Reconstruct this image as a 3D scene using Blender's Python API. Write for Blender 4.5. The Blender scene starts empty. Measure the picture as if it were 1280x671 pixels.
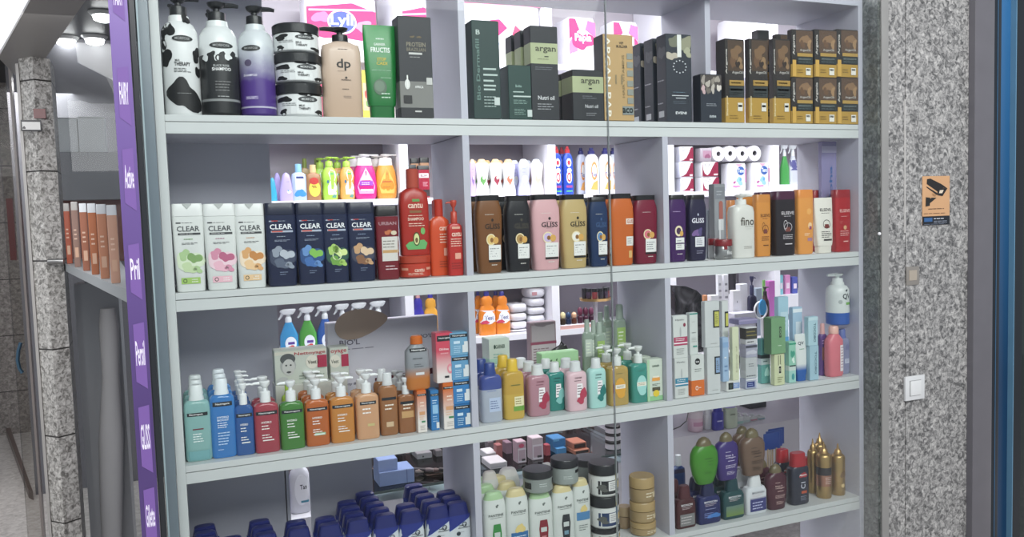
import bpy, bmesh, math, random
from mathutils import Matrix, Vector
random.seed(7)
S = bpy.context.scene
COL = S.collection
ZF = 0.95                      # height of the third shelf's edge above the floor
# ------------------------------------------------------------------ camera
FPX = 1022.13
CAM = Vector((0.0131, -2.0442, 0.5839 + ZF))
RX, RY, RZ = -0.0671, 0.0317, -0.3862
Rm = Matrix.Rotation(RZ, 3, 'Z') @ Matrix.Rotation(RX, 3, 'X') @ Matrix.Rotation(RY, 3, 'Y')
def ray(px, py): return Rm @ Vector(((px - 640) / FPX, 1, -(py - 335.5) / FPX))
def at(px, py, Y):             # the point seen at a pixel, on the upright plane y = Y
    d = ray(px, py); return CAM + d * ((Y - CAM.y) / d.y)
def atz(px, py, Z):
    d = ray(px, py); return CAM + d * ((Z - CAM.z) / d.z)
def pix(P):
    q = Rm.transposed() @ (Vector(P) - CAM); return 640 + FPX * q.x / q.y, 335.5 - FPX * q.z / q.y
cd = bpy.data.cameras.new('camera'); cam = bpy.data.objects.new('camera', cd); COL.objects.link(cam)
cd.sensor_width = 36; cd.lens = 36 * FPX / 1280; cd.clip_start = .02
cam.matrix_world = Matrix.Translation(CAM) @ (Rm @ Matrix(((1, 0, 0), (0, 0, -1), (0, 1, 0)))).to_4x4()
S.camera = cam
S.view_settings.view_transform = 'Standard'
# ------------------------------------------------------------------ materials
def lin(h):
    h = h.lstrip('#')
    if len(h) == 3: h = ''.join(c * 2 for c in h)
    v = [int(h[i:i + 2], 16) / 255 for i in (0, 2, 4)]
    g_ = .3 * v[0] + .59 * v[1] + .11 * v[2]; v = [c + (g_ - c) * .13 for c in v]
    return tuple((c / 12.92 if c <= .04045 else ((c + .055) / 1.055) ** 2.4) for c in v) + (1,)
_m = {}
def M(c, kind='p'):
    """c = hex colour; kind p plastic, c carton, m metal, l liquid in clear plastic, w painted board, e light, t clear film"""
    k = (c, kind)
    if k in _m: return _m[k]
    m = bpy.data.materials.new('%s_%s' % ({'p': 'plastic', 'c': 'carton', 'm': 'metal', 'l': 'liquid', 'w': 'board', 'e': 'light', 't': 'film', 'i': 'ink', 'g': 'glass'}[kind], c.strip('#')))
    m.use_nodes = True; nt = m.node_tree; b = nt.nodes['Principled BSDF']; out = nt.nodes['Material Output']
    b.inputs['Base Color'].default_value = lin(c)
    b.inputs['Roughness'].default_value = {'p': .3, 'c': .5, 'm': .32, 'l': .12, 'w': .42, 'e': 1, 't': .1, 'i': .55, 'g': .05}[kind]
    if kind == 'm': b.inputs['Metallic'].default_value = .85
    if kind in 'pcw':
        n = nt.nodes.new('ShaderNodeTexNoise'); n.inputs['Scale'].default_value = 14 if kind != 'w' else 3
        tc = nt.nodes.new('ShaderNodeTexCoord'); nt.links.new(tc.outputs['Object'], n.inputs['Vector'])
        mr = nt.nodes.new('ShaderNodeMapRange'); mr.inputs['To Min'].default_value = .9; mr.inputs['To Max'].default_value = 1.08
        nt.links.new(n.outputs['Fac'], mr.inputs['Value'])
        mx = nt.nodes.new('ShaderNodeVectorMath'); mx.operation = 'SCALE'; mx.inputs[0].default_value = lin(c)[:3]
        nt.links.new(mr.outputs['Result'], mx.inputs['Scale']); nt.links.new(mx.outputs['Vector'], b.inputs['Base Color'])
    if kind == 'e':
        b.inputs['Emission Color'].default_value = lin(c); b.inputs['Emission Strength'].default_value = 14
    if kind == 'l':
        q = lin(c); b.inputs['Base Color'].default_value = tuple(min(1, v * 1.12 + .03) for v in q[:3]) + (1,); b.inputs['Coat Weight'].default_value = .5
        b.inputs['Subsurface Weight'].default_value = .25; b.inputs['Subsurface Radius'].default_value = (.03, .03, .03); b.inputs['Subsurface Scale'].default_value = .5
    if kind in 'lt':
        t = nt.nodes.new('ShaderNodeBsdfTransparent'); x = nt.nodes.new('ShaderNodeMixShader')
        t.inputs['Color'].default_value = tuple(.45 + .55 * v for v in lin(c)[:3]) + (1,)
        lw = nt.nodes.new('ShaderNodeLayerWeight'); lw.inputs['Blend'].default_value = .35
        mr = nt.nodes.new('ShaderNodeMapRange'); mr.inputs['To Min'].default_value = .68 if kind == 'l' else .18; mr.inputs['To Max'].default_value = .98 if kind == 'l' else .7
        nt.links.new(lw.outputs['Facing'], mr.inputs['Value']); nt.links.new(mr.outputs['Result'], x.inputs['Fac'])
        nt.links.new(t.outputs[0], x.inputs[1]); nt.links.new(b.outputs[0], x.inputs[2]); nt.links.new(x.outputs[0], out.inputs['Surface'])
    _m[k] = m; return m
def MG(c1, c2, z0, z1, kind='p', noise=0.0):
    """vertical blend from c1 (at height z0, metres, object space) to c2 (at z1)"""
    k = (c1, c2, round(z0, 3), round(z1, 3), kind, noise)
    if k in _m: return _m[k]
    m = bpy.data.materials.new('blend_%s_%s' % (c1.strip('#'), c2.strip('#'))); m.use_nodes = True; nt = m.node_tree; b = nt.nodes['Principled BSDF']
    tc = nt.nodes.new('ShaderNodeTexCoord'); sp = nt.nodes.new('ShaderNodeSeparateXYZ'); nt.links.new(tc.outputs['Object'], sp.inputs[0])
    mr = nt.nodes.new('ShaderNodeMapRange'); mr.inputs['From Min'].default_value = z0; mr.inputs['From Max'].default_value = z1
    src = sp.outputs['Z']
    if noise:
        n = nt.nodes.new('ShaderNodeTexNoise'); n.inputs['Scale'].default_value = 60; nt.links.new(tc.outputs['Object'], n.inputs['Vector'])
        a = nt.nodes.new('ShaderNodeMath'); a.operation = 'MULTIPLY_ADD'; a.inputs[1].default_value = noise
        nt.links.new(n.outputs['Fac'], a.inputs[0]); nt.links.new(src, a.inputs[2]); src = a.outputs[0]
    nt.links.new(src, mr.inputs['Value'])
    mx = nt.nodes.new('ShaderNodeMix'); mx.data_type = 'RGBA'; mx.inputs[6].default_value = lin(c1); mx.inputs[7].default_value = lin(c2)
    nt.links.new(mr.outputs['Result'], mx.inputs[0]); nt.links.new(mx.outputs[2], b.inputs['Base Color'])
    b.inputs['Roughness'].default_value = .3 if kind != 'l' else .12
    _m[k] = m; return m
def MN(name, ramp, scale, rough=.4, detail=4, seams=0, stretch=(1, 1, 1), seamoff=0, rampw=None):
    """speckled stone: noise through a colour ramp; seams > 0 adds thin dark joints every `seams` metres of height"""
    m = bpy.data.materials.new(name); m.use_nodes = True; nt = m.node_tree; b = nt.nodes['Principled BSDF']
    tc = nt.nodes.new('ShaderNodeTexCoord'); mp = nt.nodes.new('ShaderNodeMapping'); mp.inputs['Scale'].default_value = stretch
    nt.links.new(tc.outputs['Object'], mp.inputs['Vector'])
    n = nt.nodes.new('ShaderNodeTexNoise'); n.inputs['Scale'].default_value = scale; n.inputs['Detail'].default_value = detail; n.inputs['Distortion'].default_value = .8; n.inputs['Roughness'].default_value = .62
    nt.links.new(mp.outputs['Vector'], n.inputs['Vector'])
    cr = nt.nodes.new('ShaderNodeValToRGB'); cr.color_ramp.elements.remove(cr.color_ramp.elements[0])
    for i, (p, c) in enumerate(ramp):
        e = cr.color_ramp.elements[0] if i == 0 else cr.color_ramp.elements.new(p)
        e.position = p; e.color = lin(c)
    nt.links.new(n.outputs['Fac'], cr.inputs['Fac']); col = cr.outputs['Color']
    if seams:
        sp = nt.nodes.new('ShaderNodeSeparateXYZ'); nt.links.new(tc.outputs['Object'], sp.inputs[0])
        a = nt.nodes.new('ShaderNodeMath'); a.operation = 'ADD'; a.inputs[1].default_value = seamoff + 10 * seams; nt.links.new(sp.outputs['Z'], a.inputs[0])
        mo = nt.nodes.new('ShaderNodeMath'); mo.operation = 'MODULO'; mo.inputs[1].default_value = seams; nt.links.new(a.outputs[0], mo.inputs[0])
        lt = nt.nodes.new('ShaderNodeMath'); lt.operation = 'LESS_THAN'; lt.inputs[1].default_value = .006; nt.links.new(mo.outputs[0], lt.inputs[0])
        mx = nt.nodes.new('ShaderNodeMix'); mx.data_type = 'RGBA'; mx.inputs[7].default_value = lin('#33302e'); nt.links.new(lt.outputs[0], mx.inputs[0]); nt.links.new(col, mx.inputs[6]); col = mx.outputs[2]
    nt.links.new(col, b.inputs['Base Color']); b.inputs['Roughness'].default_value = rough
    bp = nt.nodes.new('ShaderNodeBump'); bp.inputs['Strength'].default_value = .12; nt.links.new(n.outputs['Fac'], bp.inputs['Height']); nt.links.new(bp.outputs[0], b.inputs['Normal'])
    return m
def glass_mat(name, tint='#f4fbfa', refl=.05):
    m = bpy.data.materials.new(name); m.use_nodes = True; nt = m.node_tree; nt.nodes.remove(nt.nodes['Principled BSDF'])
    t = nt.nodes.new('ShaderNodeBsdfTransparent'); t.inputs['Color'].default_value = lin(tint); g = nt.nodes.new('ShaderNodeBsdfGlossy'); g.inputs['Roughness'].default_value = .02
    x = nt.nodes.new('ShaderNodeMixShader'); lw = nt.nodes.new('ShaderNodeFresnel'); lw.inputs['IOR'].default_value = 1.35
    mm = nt.nodes.new('ShaderNodeMath'); mm.operation = 'MULTIPLY'; mm.inputs[1].default_value = refl / .05; nt.links.new(lw.outputs[0], mm.inputs[0])
    nt.links.new(mm.outputs[0], x.inputs[0]); nt.links.new(t.outputs[0], x.inputs[1]); nt.links.new(g.outputs[0], x.inputs[2])
    nt.links.new(x.outputs[0], nt.nodes['Material Output'].inputs['Surface']); return m
# ------------------------------------------------------------------ mesh helpers
def link(name, bm_or_me, mats, parent=None, loc=None, smooth=True, kind=None, ang=38):
    if isinstance(bm_or_me, bmesh.types.BMesh):
        me = bpy.data.meshes.new(name); bmesh.ops.recalc_face_normals(bm_or_me, faces=bm_or_me.faces) if smooth != 'decal' else None
        bm_or_me.to_mesh(me); bm_or_me.free()
    else: me = bm_or_me
    for m in (mats if isinstance(mats, (list, tuple)) else [mats]): me.materials.append(m)
    if smooth is True:
        me.polygons.foreach_set('use_smooth', [True] * len(me.polygons)); me.set_sharp_from_angle(angle=math.radians(ang))
    o = bpy.data.objects.new(name, me); COL.objects.link(o)
    if parent: o.parent = parent
    if loc: o.location = loc
    if kind: o['kind'] = kind
    return o
def ring(hw, hd, e, n=28, cx=0, cy=0):
    if e == 'b':
        c = min(.0012, hw * .2, hd * .2)
        return [(cx + x, cy + y) for x, y in ((-hw + c, -hd), (hw - c, -hd), (hw, -hd + c), (hw, hd - c), (hw - c, hd), (-hw + c, hd), (-hw, hd - c), (-hw, -hd + c))]
    r = []
    for i in range(n):
        t = 2 * math.pi * i / n + .001
        c, s = math.cos(t), math.sin(t)
        r.append((cx + hw * math.copysign(abs(c) ** (2 / e), c), cy + hd * math.copysign(abs(s) ** (2 / e), s)))
    return r
def loft(bm, prof, n=28, mi=0, bands=None):
    """prof: (z, hw, hd, e[, cx, cy]); bands: list of (z_top, material index) from below"""
    prev = None; pz = 0
    first = None
    for p in prof:
        z, hw, hd, e = p[:4]; cx = p[4] if len(p) > 4 else 0; cy = p[5] if len(p) > 5 else 0
        vs = [bm.verts.new((x, y, z)) for x, y in ring(max(hw, 1e-4), max(hd, 1e-4), e, n, cx, cy)]
        if prev:
            k = len(vs)
            mm = mi
            if bands:
                zm = (z + pz) / 2
                for zt, bi in bands:
                    if zm <= zt: mm = bi; break
            for i in range(k):
                f = bm.faces.new((prev[i], prev[(i + 1) % k], vs[(i + 1) % k], vs[i])); f.material_index = mm
        else: first = vs
        prev = vs; pz = z
    f = bm.faces.new(list(reversed(first))); f.material_index = bands[0][1] if bands else mi
    f = bm.faces.new(prev); f.material_index = bands[-1][1] if bands else mi
def box(bm, x0, x1, y0, y1, z0, z1, mi=0, bev=0):
    g = bmesh.ops.create_cube(bm, size=1, matrix=Matrix.Translation(((x0 + x1) / 2, (y0 + y1) / 2, (z0 + z1) / 2)) @ Matrix.Diagonal((x1 - x0, y1 - y0, z1 - z0, 1)))
    fs = {f for v in g['verts'] for f in v.link_faces}
    for f in fs: f.material_index = mi
    if bev:
        bmesh.ops.bevel(bm, geom=list({e for f in fs for e in f.edges}), offset=bev, segments=2, affect='EDGES', profile=.6)
def tube(bm, pts, r, n=8, mi=0):
    pts = [Vector(p) for p in pts]; prev = None; r = r if isinstance(r, (list, tuple)) else [r] * len(pts)
    for i, p in enumerate(pts):
        d = (pts[min(i + 1, len(pts) - 1)] - pts[max(i - 1, 0)]).normalized()
        a = d.cross(Vector((0, 1, 0)) if abs(d.y) < .9 else Vector((1, 0, 0))).normalized(); b = d.cross(a)
        vs = [bm.verts.new(p + (a * math.cos(t) + b * math.sin(t)) * r[i]) for t in [2 * math.pi * k / n for k in range(n)]]
        if prev:
            for k in range(n):
                f = bm.faces.new((prev[k], prev[(k + 1) % n], vs[(k + 1) % n], vs[k])); f.material_index = mi
        else:
            f = bm.faces.new(vs); f.material_index = mi
        prev = vs
    f = bm.faces.new(list(reversed(prev))); f.material_index = mi
_t = {}
def text_verts(s):
    if s not in _t:
        c = bpy.data.curves.new('t', 'FONT'); c.body = s; c.resolution_u = 2; c.offset = .018; o = bpy.data.objects.new('t', c)
        me = bpy.data.meshes.new_from_object(o)
        vs = [v.co.copy() for v in me.vertices]; fs = [tuple(p.vertices) for p in me.polygons]
        bpy.data.objects.remove(o); bpy.data.meshes.remove(me); bpy.data.curves.remove(c)
        if vs:
            x0 = min(v.x for v in vs); x1 = max(v.x for v in vs); y0 = min(v.y for v in vs); y1 = max(v.y for v in vs)
            vs = [((v.x - x0) / max(x1 - x0, 1e-6) - .5, (v.y - y0) / max(y1 - y0, 1e-6) - .5) for v in vs]
        _t[s] = (vs, fs)
    return _t[s]
def decals(decs, w, h, surf, side=None, dep=0):
    """printed marks as one thin mesh that follows the surface. surf(x, z) -> y of the front face"""
    bm = bmesh.new(); mats = []; ly = 0
    def mi(c):
        m = M(c, 'i') if isinstance(c, str) else c
        if m not in mats: mats.append(m)
        return mats.index(m)
    def putc(pts, faces, c):
        if side == 'L' or max(p[0] for p in pts) - min(p[0] for p in pts) < w * .14: return put(pts, faces, c)
        tb = bmesh.new(); tv = [tb.verts.new((x, z, 0)) for x, z in pts]
        for f in faces:
            try: tb.faces.new([tv[i] for i in f])
            except ValueError: pass
        for k in range(-9, 10): bmesh.ops.bisect_plane(tb, geom=tb.verts[:] + tb.edges[:] + tb.faces[:], plane_co=(k * W / 20, 0, 0), plane_no=(1, 0, 0))
        tb.verts.index_update(); put([(q.co.x, q.co.y) for q in tb.verts], [tuple(q.index for q in f.verts) for f in tb.faces], c); tb.free()
    def put(pts, faces, c):
        nonlocal ly
        eps = .0005 + .00014 * min(ly, 8); ly += 1
        k = mi(c); vs = []
        for x, z in pts:
            if side == 'L': vs.append(bm.verts.new((-w / 2 - eps, -x, z)))
            else: vs.append(bm.verts.new((x, surf(x, z) - eps, z)))
        for f in faces:
            try: bm.faces.new([vs[i] for i in f]).material_index = k
            except ValueError: pass
    W = w if side != 'L' else dep
    for d in decs:
        t = d[0]
        if t == 'R':      # R u0 u1 v0 v1 col [shear]
            _, u0, u1, v0, v1, c = d[:6]; sh = d[6] if len(d) > 6 else 0
            n, m = 8, 3
            pts = [((u0 + (u1 - u0) * i / n) * W / 2, (v0 + (v1 - v0) * j / m + sh * (i / n - .5)) * h) for j in range(m + 1) for i in range(n + 1)]
            put(pts, [(j * (n + 1) + i, j * (n + 1) + i + 1, (j + 1) * (n + 1) + i + 1, (j + 1) * (n + 1) + i) for j in range(m) for i in range(n)], c)
        elif t == 'E':    # E u v ru rv col
            _, u, v, ru, rv, c = d[:6]; n = 20
            pts = [(u * W / 2, v * h)] + [((u + ru * q * math.cos(2 * math.pi * i / n)) * W / 2, (v + rv * q * math.sin(2 * math.pi * i / n)) * h) for q in (.6, 1) for i in range(n)]
            putc(pts, [(0, 1 + i, 1 + (i + 1) % n) for i in range(n)] + [(1 + i, 1 + n + i, 1 + n + (i + 1) % n, 1 + (i + 1) % n) for i in range(n)], c)
        elif t == 'O':    # ring: u v ru rv col thick
            _, u, v, ru, rv, c, th = d; n = 24
            pts = [((u + ru * q * math.cos(2 * math.pi * i / n)) * W / 2, (v + rv * q * math.sin(2 * math.pi * i / n)) * h) for q in (1 - th, 1) for i in range(n)]
            put(pts, [(i, n + i, n + (i + 1) % n, (i + 1) % n) for i in range(n)], c)
        elif t == 'P':    # polygon: list of (u, v), convex, col
            _, ps, c = d
            putc([(u * W / 2, v * h) for u, v in ps], [tuple(range(len(ps)))], c)
        elif t == 'T':    # text u v wu hv col [rot90]
            _, s, u, v, wu, hv, c = d[:7]; ro = d[7] if len(d) > 7 else 0
            vs, fs = text_verts(s)
            if ro: pts = [((u - y * wu * ro) * W / 2, (v + x * hv * ro) * h) for x, y in vs]
            else: pts = [((u + x * wu) * W / 2, (v + y * hv) * h) for x, y in vs]
            put(pts, fs, c)
        elif t == 'L':    # fine print: n thin lines
            _, u0, u1, v0, v1, n, c = d; pts = []; fs = []
            rr = random.Random(int((u0 + v0 + v1) * 1000))
            for k in range(n):
                v = v1 - (v1 - v0) * (k + .5) / n; hh = (v1 - v0) / n * .17; a = u0; e = u1 - (u1 - u0) * rr.random() * .35
                while a < e:
                    b = min(e, a + (u1 - u0) * (.12 + .2 * rr.random())); q = len(pts)
                    pts += [(a * W / 2, (v - hh) * h), (b * W / 2, (v - hh) * h), (b * W / 2, (v + hh) * h), (a * W / 2, (v + hh) * h)]
                    fs.append((q, q + 1, q + 2, q + 3)); a = b + (u1 - u0) * .04
            put(pts, fs, c)
        elif t == 'B':    # blotches: irregular rounded patches: u v ru rv col seed
            _, u, v, ru, rv, c, sd = d; n = 28; rr = random.Random(sd); ph = [rr.random() * 6.28 for _ in range(3)]
            f = lambda a: 1 + .25 * math.sin(2 * a + ph[0]) + .16 * math.sin(3 * a + ph[1]) + .08 * math.sin(5 * a + ph[2])
            q = [(u + ru * f(6.2832 * i / n) * math.cos(6.2832 * i / n), v + rv * f(6.2832 * i / n) * math.sin(6.2832 * i / n)) for i in range(n)]
            q = [(max(-.97, min(.97, a)), max(.01, min(.99, b))) for a, b in q]
            putc([(u * W / 2, v * h)] + [(a * W / 2, b * h) for a, b in q], [(0, 1 + i, 1 + (i + 1) % n) for i in range(n)], c)
    return bm, mats
# ------------------------------------------------------------------ things
def empty(name, label, cat, loc=(0, 0, 0), group=None, rot=0):
    o = bpy.data.objects.new(name, None); COL.objects.link(o); o.location = loc; o.rotation_euler = (0, 0, rot); o.empty_display_size = .02
    o['label'] = label; o['category'] = cat
    if group: o['group'] = group
    return o
def tag(o, label, cat, group=None):
    o['label'] = label; o['category'] = cat
    if group: o['group'] = group
    return o
def dup(root, loc, label=None, group=None):
    r = root.copy(); COL.objects.link(r); r.location = loc
    if label: r['label'] = label
    if group: r['group'] = group
    for ch in list(root.children):
        c = ch.copy(); COL.objects.link(c); c.parent = r
        for g in list(ch.children):
            k = g.copy(); COL.objects.link(k); k.parent = c
    return r
ZS = {1: .835 + ZF, 2: .4236 + ZF, 3: .015 + ZF, 4: -.393 + ZF}
LIFT = .0008
class Rec: pass
def solve(x0, x1, yt, z0, f, dep=None, ratio=.55, sq=2):
    """position and size of a thing from where its silhouette is seen; f = y of its front face (cartons) or its middle"""
    xm = (x0 + x1) / 2; r = Rec(); r.z = z0
    bp = pix((at(xm, yt, f).x, f, z0))[1]; ym = (yt + bp) / 2
    if dep is not None:
        a, b = at(x0, ym, f + dep), at(x1, ym, f)
        if a.x < CAM.x: a = at(x0, ym, f)
        while b.x - a.x < .6 * (b.x - at(x0, ym, f).x) and dep > .006:
            dep *= .85; a = at(x0, ym, f + dep)
        r.x = (a.x + b.x) / 2; r.w = b.x - a.x; r.y = f + dep / 2; r.d = dep
    else:
        a, b = at(x0, ym, f), at(x1, ym, f); Sx = (b.x - a.x) / 2; r.x = (a.x + b.x) / 2
        t = abs((r.x - CAM.x) / (f - CAM.y))
        hw = Sx / (1 + .5 * ratio * t) if sq > 3 else Sx / math.sqrt(1 + (ratio * t) ** 2)
        r.w = 2 * hw; r.d = r.w * ratio; r.y = f
    r.h = at(pix((r.x, f, z0))[0], yt, f).z - z0
    xb = pix((r.x, f, z0)); 
    r.top = z0 + r.h
    return r
def interp(prof, v, k):
    for a, b in zip(prof, prof[1:]):
        if a[0] <= v <= b[0]:
            t = (v - a[0]) / max(b[0] - a[0], 1e-9); return a[k] + (b[k] - a[k]) * t
    return prof[0][k] if v < prof[0][0] else prof[-1][k]
# every kind: list of (part name, colour slot, profile of (v, half width, half depth, exponent)); 'pump' adds a dispenser
KINDS = {
 'flat': dict(ratio=.5, sq=5, parts=[('body', 0, [(0, .84, .85, 5), (.015, .9, .93, 5), (.5, .97, 1, 5), (.855, 1, 1, 5)]), ('cap', 1, [(.858, .99, .98, 5), (.985, .97, .98, 5), (1, .93, .9, 5)])]),
 'gliss': dict(ratio=.55, sq=4, parts=[('body', 0, [(0, .8, .82, 4), (.02, .86, .9, 4), (.3, .93, .97, 4), (.7, 1, 1, 4), (.82, .97, .98, 4), (.93, .8, .84, 4)]), ('cap', 1, [(.93, .82, .84, 5), (.995, .82, .84, 5), (1, .8, .8, 5)])]),
 'round': dict(ratio=1, sq=2, parts=[('body', 0, [(0, .9, .9, 2), (.02, 1, 1, 2), (.6, 1, 1, 2), (.7, .95, .95, 2), (.755, .78, .78, 2), (.78, .58, .58, 2), (.83, .54, .54, 2)])], pump=(.83, 1, .3)),
 'softpump': dict(ratio=.62, sq=4, parts=[('body', 0, [(0, .95, .95, 4), (.02, 1, 1, 4), (.6, 1, 1, 4), (.655, .95, .97, 4), (.685, .74, .85, 3), (.695, .42, .65, 2), (.71, .38, .6, 2)])], pump=(.71, 1, .3)),
 'dp': dict(ratio=.6, sq=3, parts=[('body', 0, [(0, .95, .95, 3.5), (.02, 1, 1, 3.5), (.72, 1, 1, 3.5), (.8, .93, .96, 3), (.83, .6, .8, 2.5), (.845, .35, .6, 2)])], pump=(.845, 1, .3)),
 'domecap': dict(ratio=.6, sq=3, parts=[('body', 0, [(0, .85, .85, 3.2), (.03, .97, .97, 3.2), (.5, 1, 1, 3.2), (.72, .97, .97, 3), (.81, .62, .75, 2.4), (.85, .45, .7, 2)]), ('cap', 1, [(.85, .52, .8, 2), (.97, .5, .78, 2), (1, .38, .6, 2)])]),
 'micellar': dict(ratio=.62, sq=3.5, parts=[('body', 0, [(0, .9, .9, 3.6), (.03, 1, 1, 3.6), (.7, 1, 1, 3.6), (.76, .94, .95, 3), (.79, .78, .85, 2.6), (.8, .58, .75, 2.4)]), ('cap', 1, [(.8, .58, .8, 2), (.83, .56, .78, 2), (.86, .5, .7, 2), (.98, .48, .68, 2), (1, .4, .55, 2)])]),
 'tube': dict(ratio=.42, sq=4, parts=[('body', 0, [(.13, .8, .95, 4), (.2, .86, 1, 3.6), (.6, .96, .75, 3), (.93, 1, .3, 3), (1, .98, .1, 4)]), ('cap', 1, [(0, .72, .85, 4), (.13, .74, .88, 4)])]),
 'elseve': dict(ratio=.5, sq=5, parts=[('body', 0, [(0, .88, .85, 4.5), (.02, .94, .93, 4.5), (.5, 1, 1, 4.5), (.87, 1, .96, 4.5)]), ('cap', 1, [(.87, .99, .96, 5), (.99, .97, .9, 5), (1, .93, .84, 5)])]),
 'neck': dict(ratio=.5, sq=3, parts=[('body', 0, [(0, .93, .9, 4), (.02, .98, .97, 4), (.6, 1, 1, 3.6), (.72, .93, .95, 3), (.76, .6, .8, 2.4), (.78, .4, .7, 2)]), ('cap', 1, [(.78, .44, .8, 2), (.99, .42, .78, 2), (1, .36, .6, 2)])]),
 'hs': dict(ratio=.5, sq=4, parts=[('body', 0, [(0, .88, .88, 4), (.02, .94, .95, 4), (.5, 1, 1, 4), (.7, 1, 1, 4), (.8, .92, .98, 4)]), ('cap', 1, [(.8, .93, .99, 4), (.92, .8, .92, 4), (.985, .72, .88, 4), (1, .6, .7, 4)])]),
 'pantene': dict(ratio=.6, sq=3, parts=[('body', 0, [(0, .9, .9, 3.2), (.02, 1, 1, 3.2), (.78, 1, 1, 3), (.86, .95, .95, 2.8), (.9, .88, .86, 2.6)]), ('cap', 1, [(.9, .86, .84, 2.5), (.97, .7, .74, 2.4), (.985, .64, .68, 2.2), (1, .5, .5, 2.2)])]),
 'ogx': dict(ratio=.5, sq=2, parts=[('body', 0, [(0, .52, .6, 2.4), (.03, .62, .72, 2.4), (.2, .84, .92, 2.2), (.45, 1, 1, 2.2), (.65, .96, .98, 2.2), (.78, .76, .86, 2.2), (.83, .56, .75, 2)]), ('cap', 1, [(.82, .56, .75, 2), (.88, .5, .7, 2), (.96, .34, .5, 2), (1, .14, .2, 2)])]),
 'ogxsq': dict(ratio=.5, sq=3, parts=[('body', 0, [(0, .72, .8, 3), (.03, .8, .9, 3), (.4, .98, 1, 2.8), (.66, 1, 1, 2.6), (.76, .86, .92, 2.4), (.82, .55, .75, 2)]), ('cap', 1, [(.82, .55, .75, 2), (.9, .5, .7, 2), (.96, .36, .5, 2), (1, .14, .2, 2)])]),
 'bioxcin': dict(ratio=.45, sq=5, parts=[('body', 0, [(0, .94, .9, 5), (.03, 1, 1, 5), (.58, .98, 1, 5), (.68, .82, .9, 4), (.7, .6, .8, 3)]), ('cap', 1, [(.7, .58, .85, 3), (.95, .46, .72, 3), (1, .38, .6, 3)])]),
 'redcap': dict(ratio=.6, sq=3, parts=[('body', 0, [(0, .92, .92, 3.2), (.03, 1, 1, 3.2), (.7, .98, .98, 3), (.74, .8, .85, 3)]), ('cap', 1, [(.74, .74, .82, 3), (.985, .66, .76, 3), (1, .6, .66, 3)])]),
 'can': dict(ratio=1, sq=2, parts=[('body', 0, [(0, .93, .93, 2), (.015, 1, 1, 2), (.74, 1, 1, 2), (.78, .85, .85, 2), (.8, .6, .6, 2)]), ('nozzle', 1, [(.8, .55, .55, 2), (.87, .45, .45, 2), (.9, .2, .2, 2), (1, .08, .08, 2)])]),
 'jar': dict(ratio=1, sq=2, parts=[('body', 0, [(0, .88, .88, 2), (.06, .98, .98, 2), (.62, .98, .98, 2), (.68, .9, .9, 2)]), ('lid', 1, [(.68, 1, 1, 2), (.96, 1, 1, 2), (1, .95, .95, 2)])]),
 'goldjar': dict(ratio=1, sq=2, parts=[('body', 0, [(0, .9, .9, 2), (.08, 1, 1, 2), (.55, 1, 1, 2)]), ('lid', 1, [(.58, 1, 1, 2), (.94, 1, 1, 2), (1, .93, .93, 2)])]),
 'waist': dict(ratio=.5, sq=3, parts=[('body', 0, [(0, .95, .9, 3), (.04, 1, 1, 3), (.2, .95, 1, 3), (.4, .7, .9, 3), (.7, .92, 1, 3), (.82, .98, 1, 3), (.9, .8, .9, 3)]), ('cap', 1, [(.84, .7, .8, 2), (.94, .62, .8, 2), (1, .4, .5, 2)])]),
 'detergent': dict(ratio=.5, sq=3, parts=[('body', 0, [(0, .95, .9, 3), (.03, 1, 1, 3), (.5, 1, 1, 3), (.62, .82, .9, 3), (.68, .6, .8, 2), (.72, .72, .85, 2), (.84, .66, .8, 2), (.9, .3, .5, 2)]), ('cap', 1, [(.9, .34, .6, 2), (.99, .3, .5, 2), (1, .25, .4, 2)])]),
 'domestos': dict(ratio=.6, sq=3, parts=[('body', 0, [(0, .95, .95, 3), (.03, 1, 1, 3), (.7, 1, 1, 3), (.8, .85, .9, 2.6), (.86, .5, .7, 2)]), ('cap', 1, [(.86, .5, .7, 2), (.93, .5, .7, 2), (.95, .3, .4, 2), (1, .28, .4, 2)])]),
 'spray': dict(ratio=.55, sq=3, parts=[('body', 0, [(0, .95, .95, 3), (.03, 1, 1, 3), (.4, .95, 1, 3), (.6, .55, .75, 2.5), (.7, .35, .6, 2)])], trig=1),
 'babypump': dict(ratio=.6, sq=3, parts=[('body', 0, [(0, .75, .8, 3), (.04, .9, .95, 3), (.3, 1, 1, 3), (.6, .88, .95, 3), (.75, .68, .8, 2.4)]), ('collar', 1, [(.75, .66, .85, 2), (.9, .6, .8, 2), (.92, .5, .7, 2)])], pump=(.92, 1, .25, 'slim')),
 'wavy': dict(ratio=.6, sq=3, parts=[('body', 0, [(0, .85, .9, 3), (.04, .95, 1, 3), (.2, 1, 1, 3), (.36, .86, 1, 3), (.52, .98, 1, 3), (.66, .85, .95, 3), (.76, .5, .7, 2)]), ('collar', 1, [(.76, .5, .8, 2), (.88, .48, .76, 2), (.9, .4, .6, 2)])], pump=(.9, 1, .25, 'slim')),
 'spout': dict(ratio=.6, sq=3, parts=[('body', 0, [(0, .7, .8, 3), (.05, .9, 1, 3), (.35, 1, 1, 3), (.6, .8, .9, 3), (.85, .5, .7, 2.4), (1, .2, .4, 2)])]),
}
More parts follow.
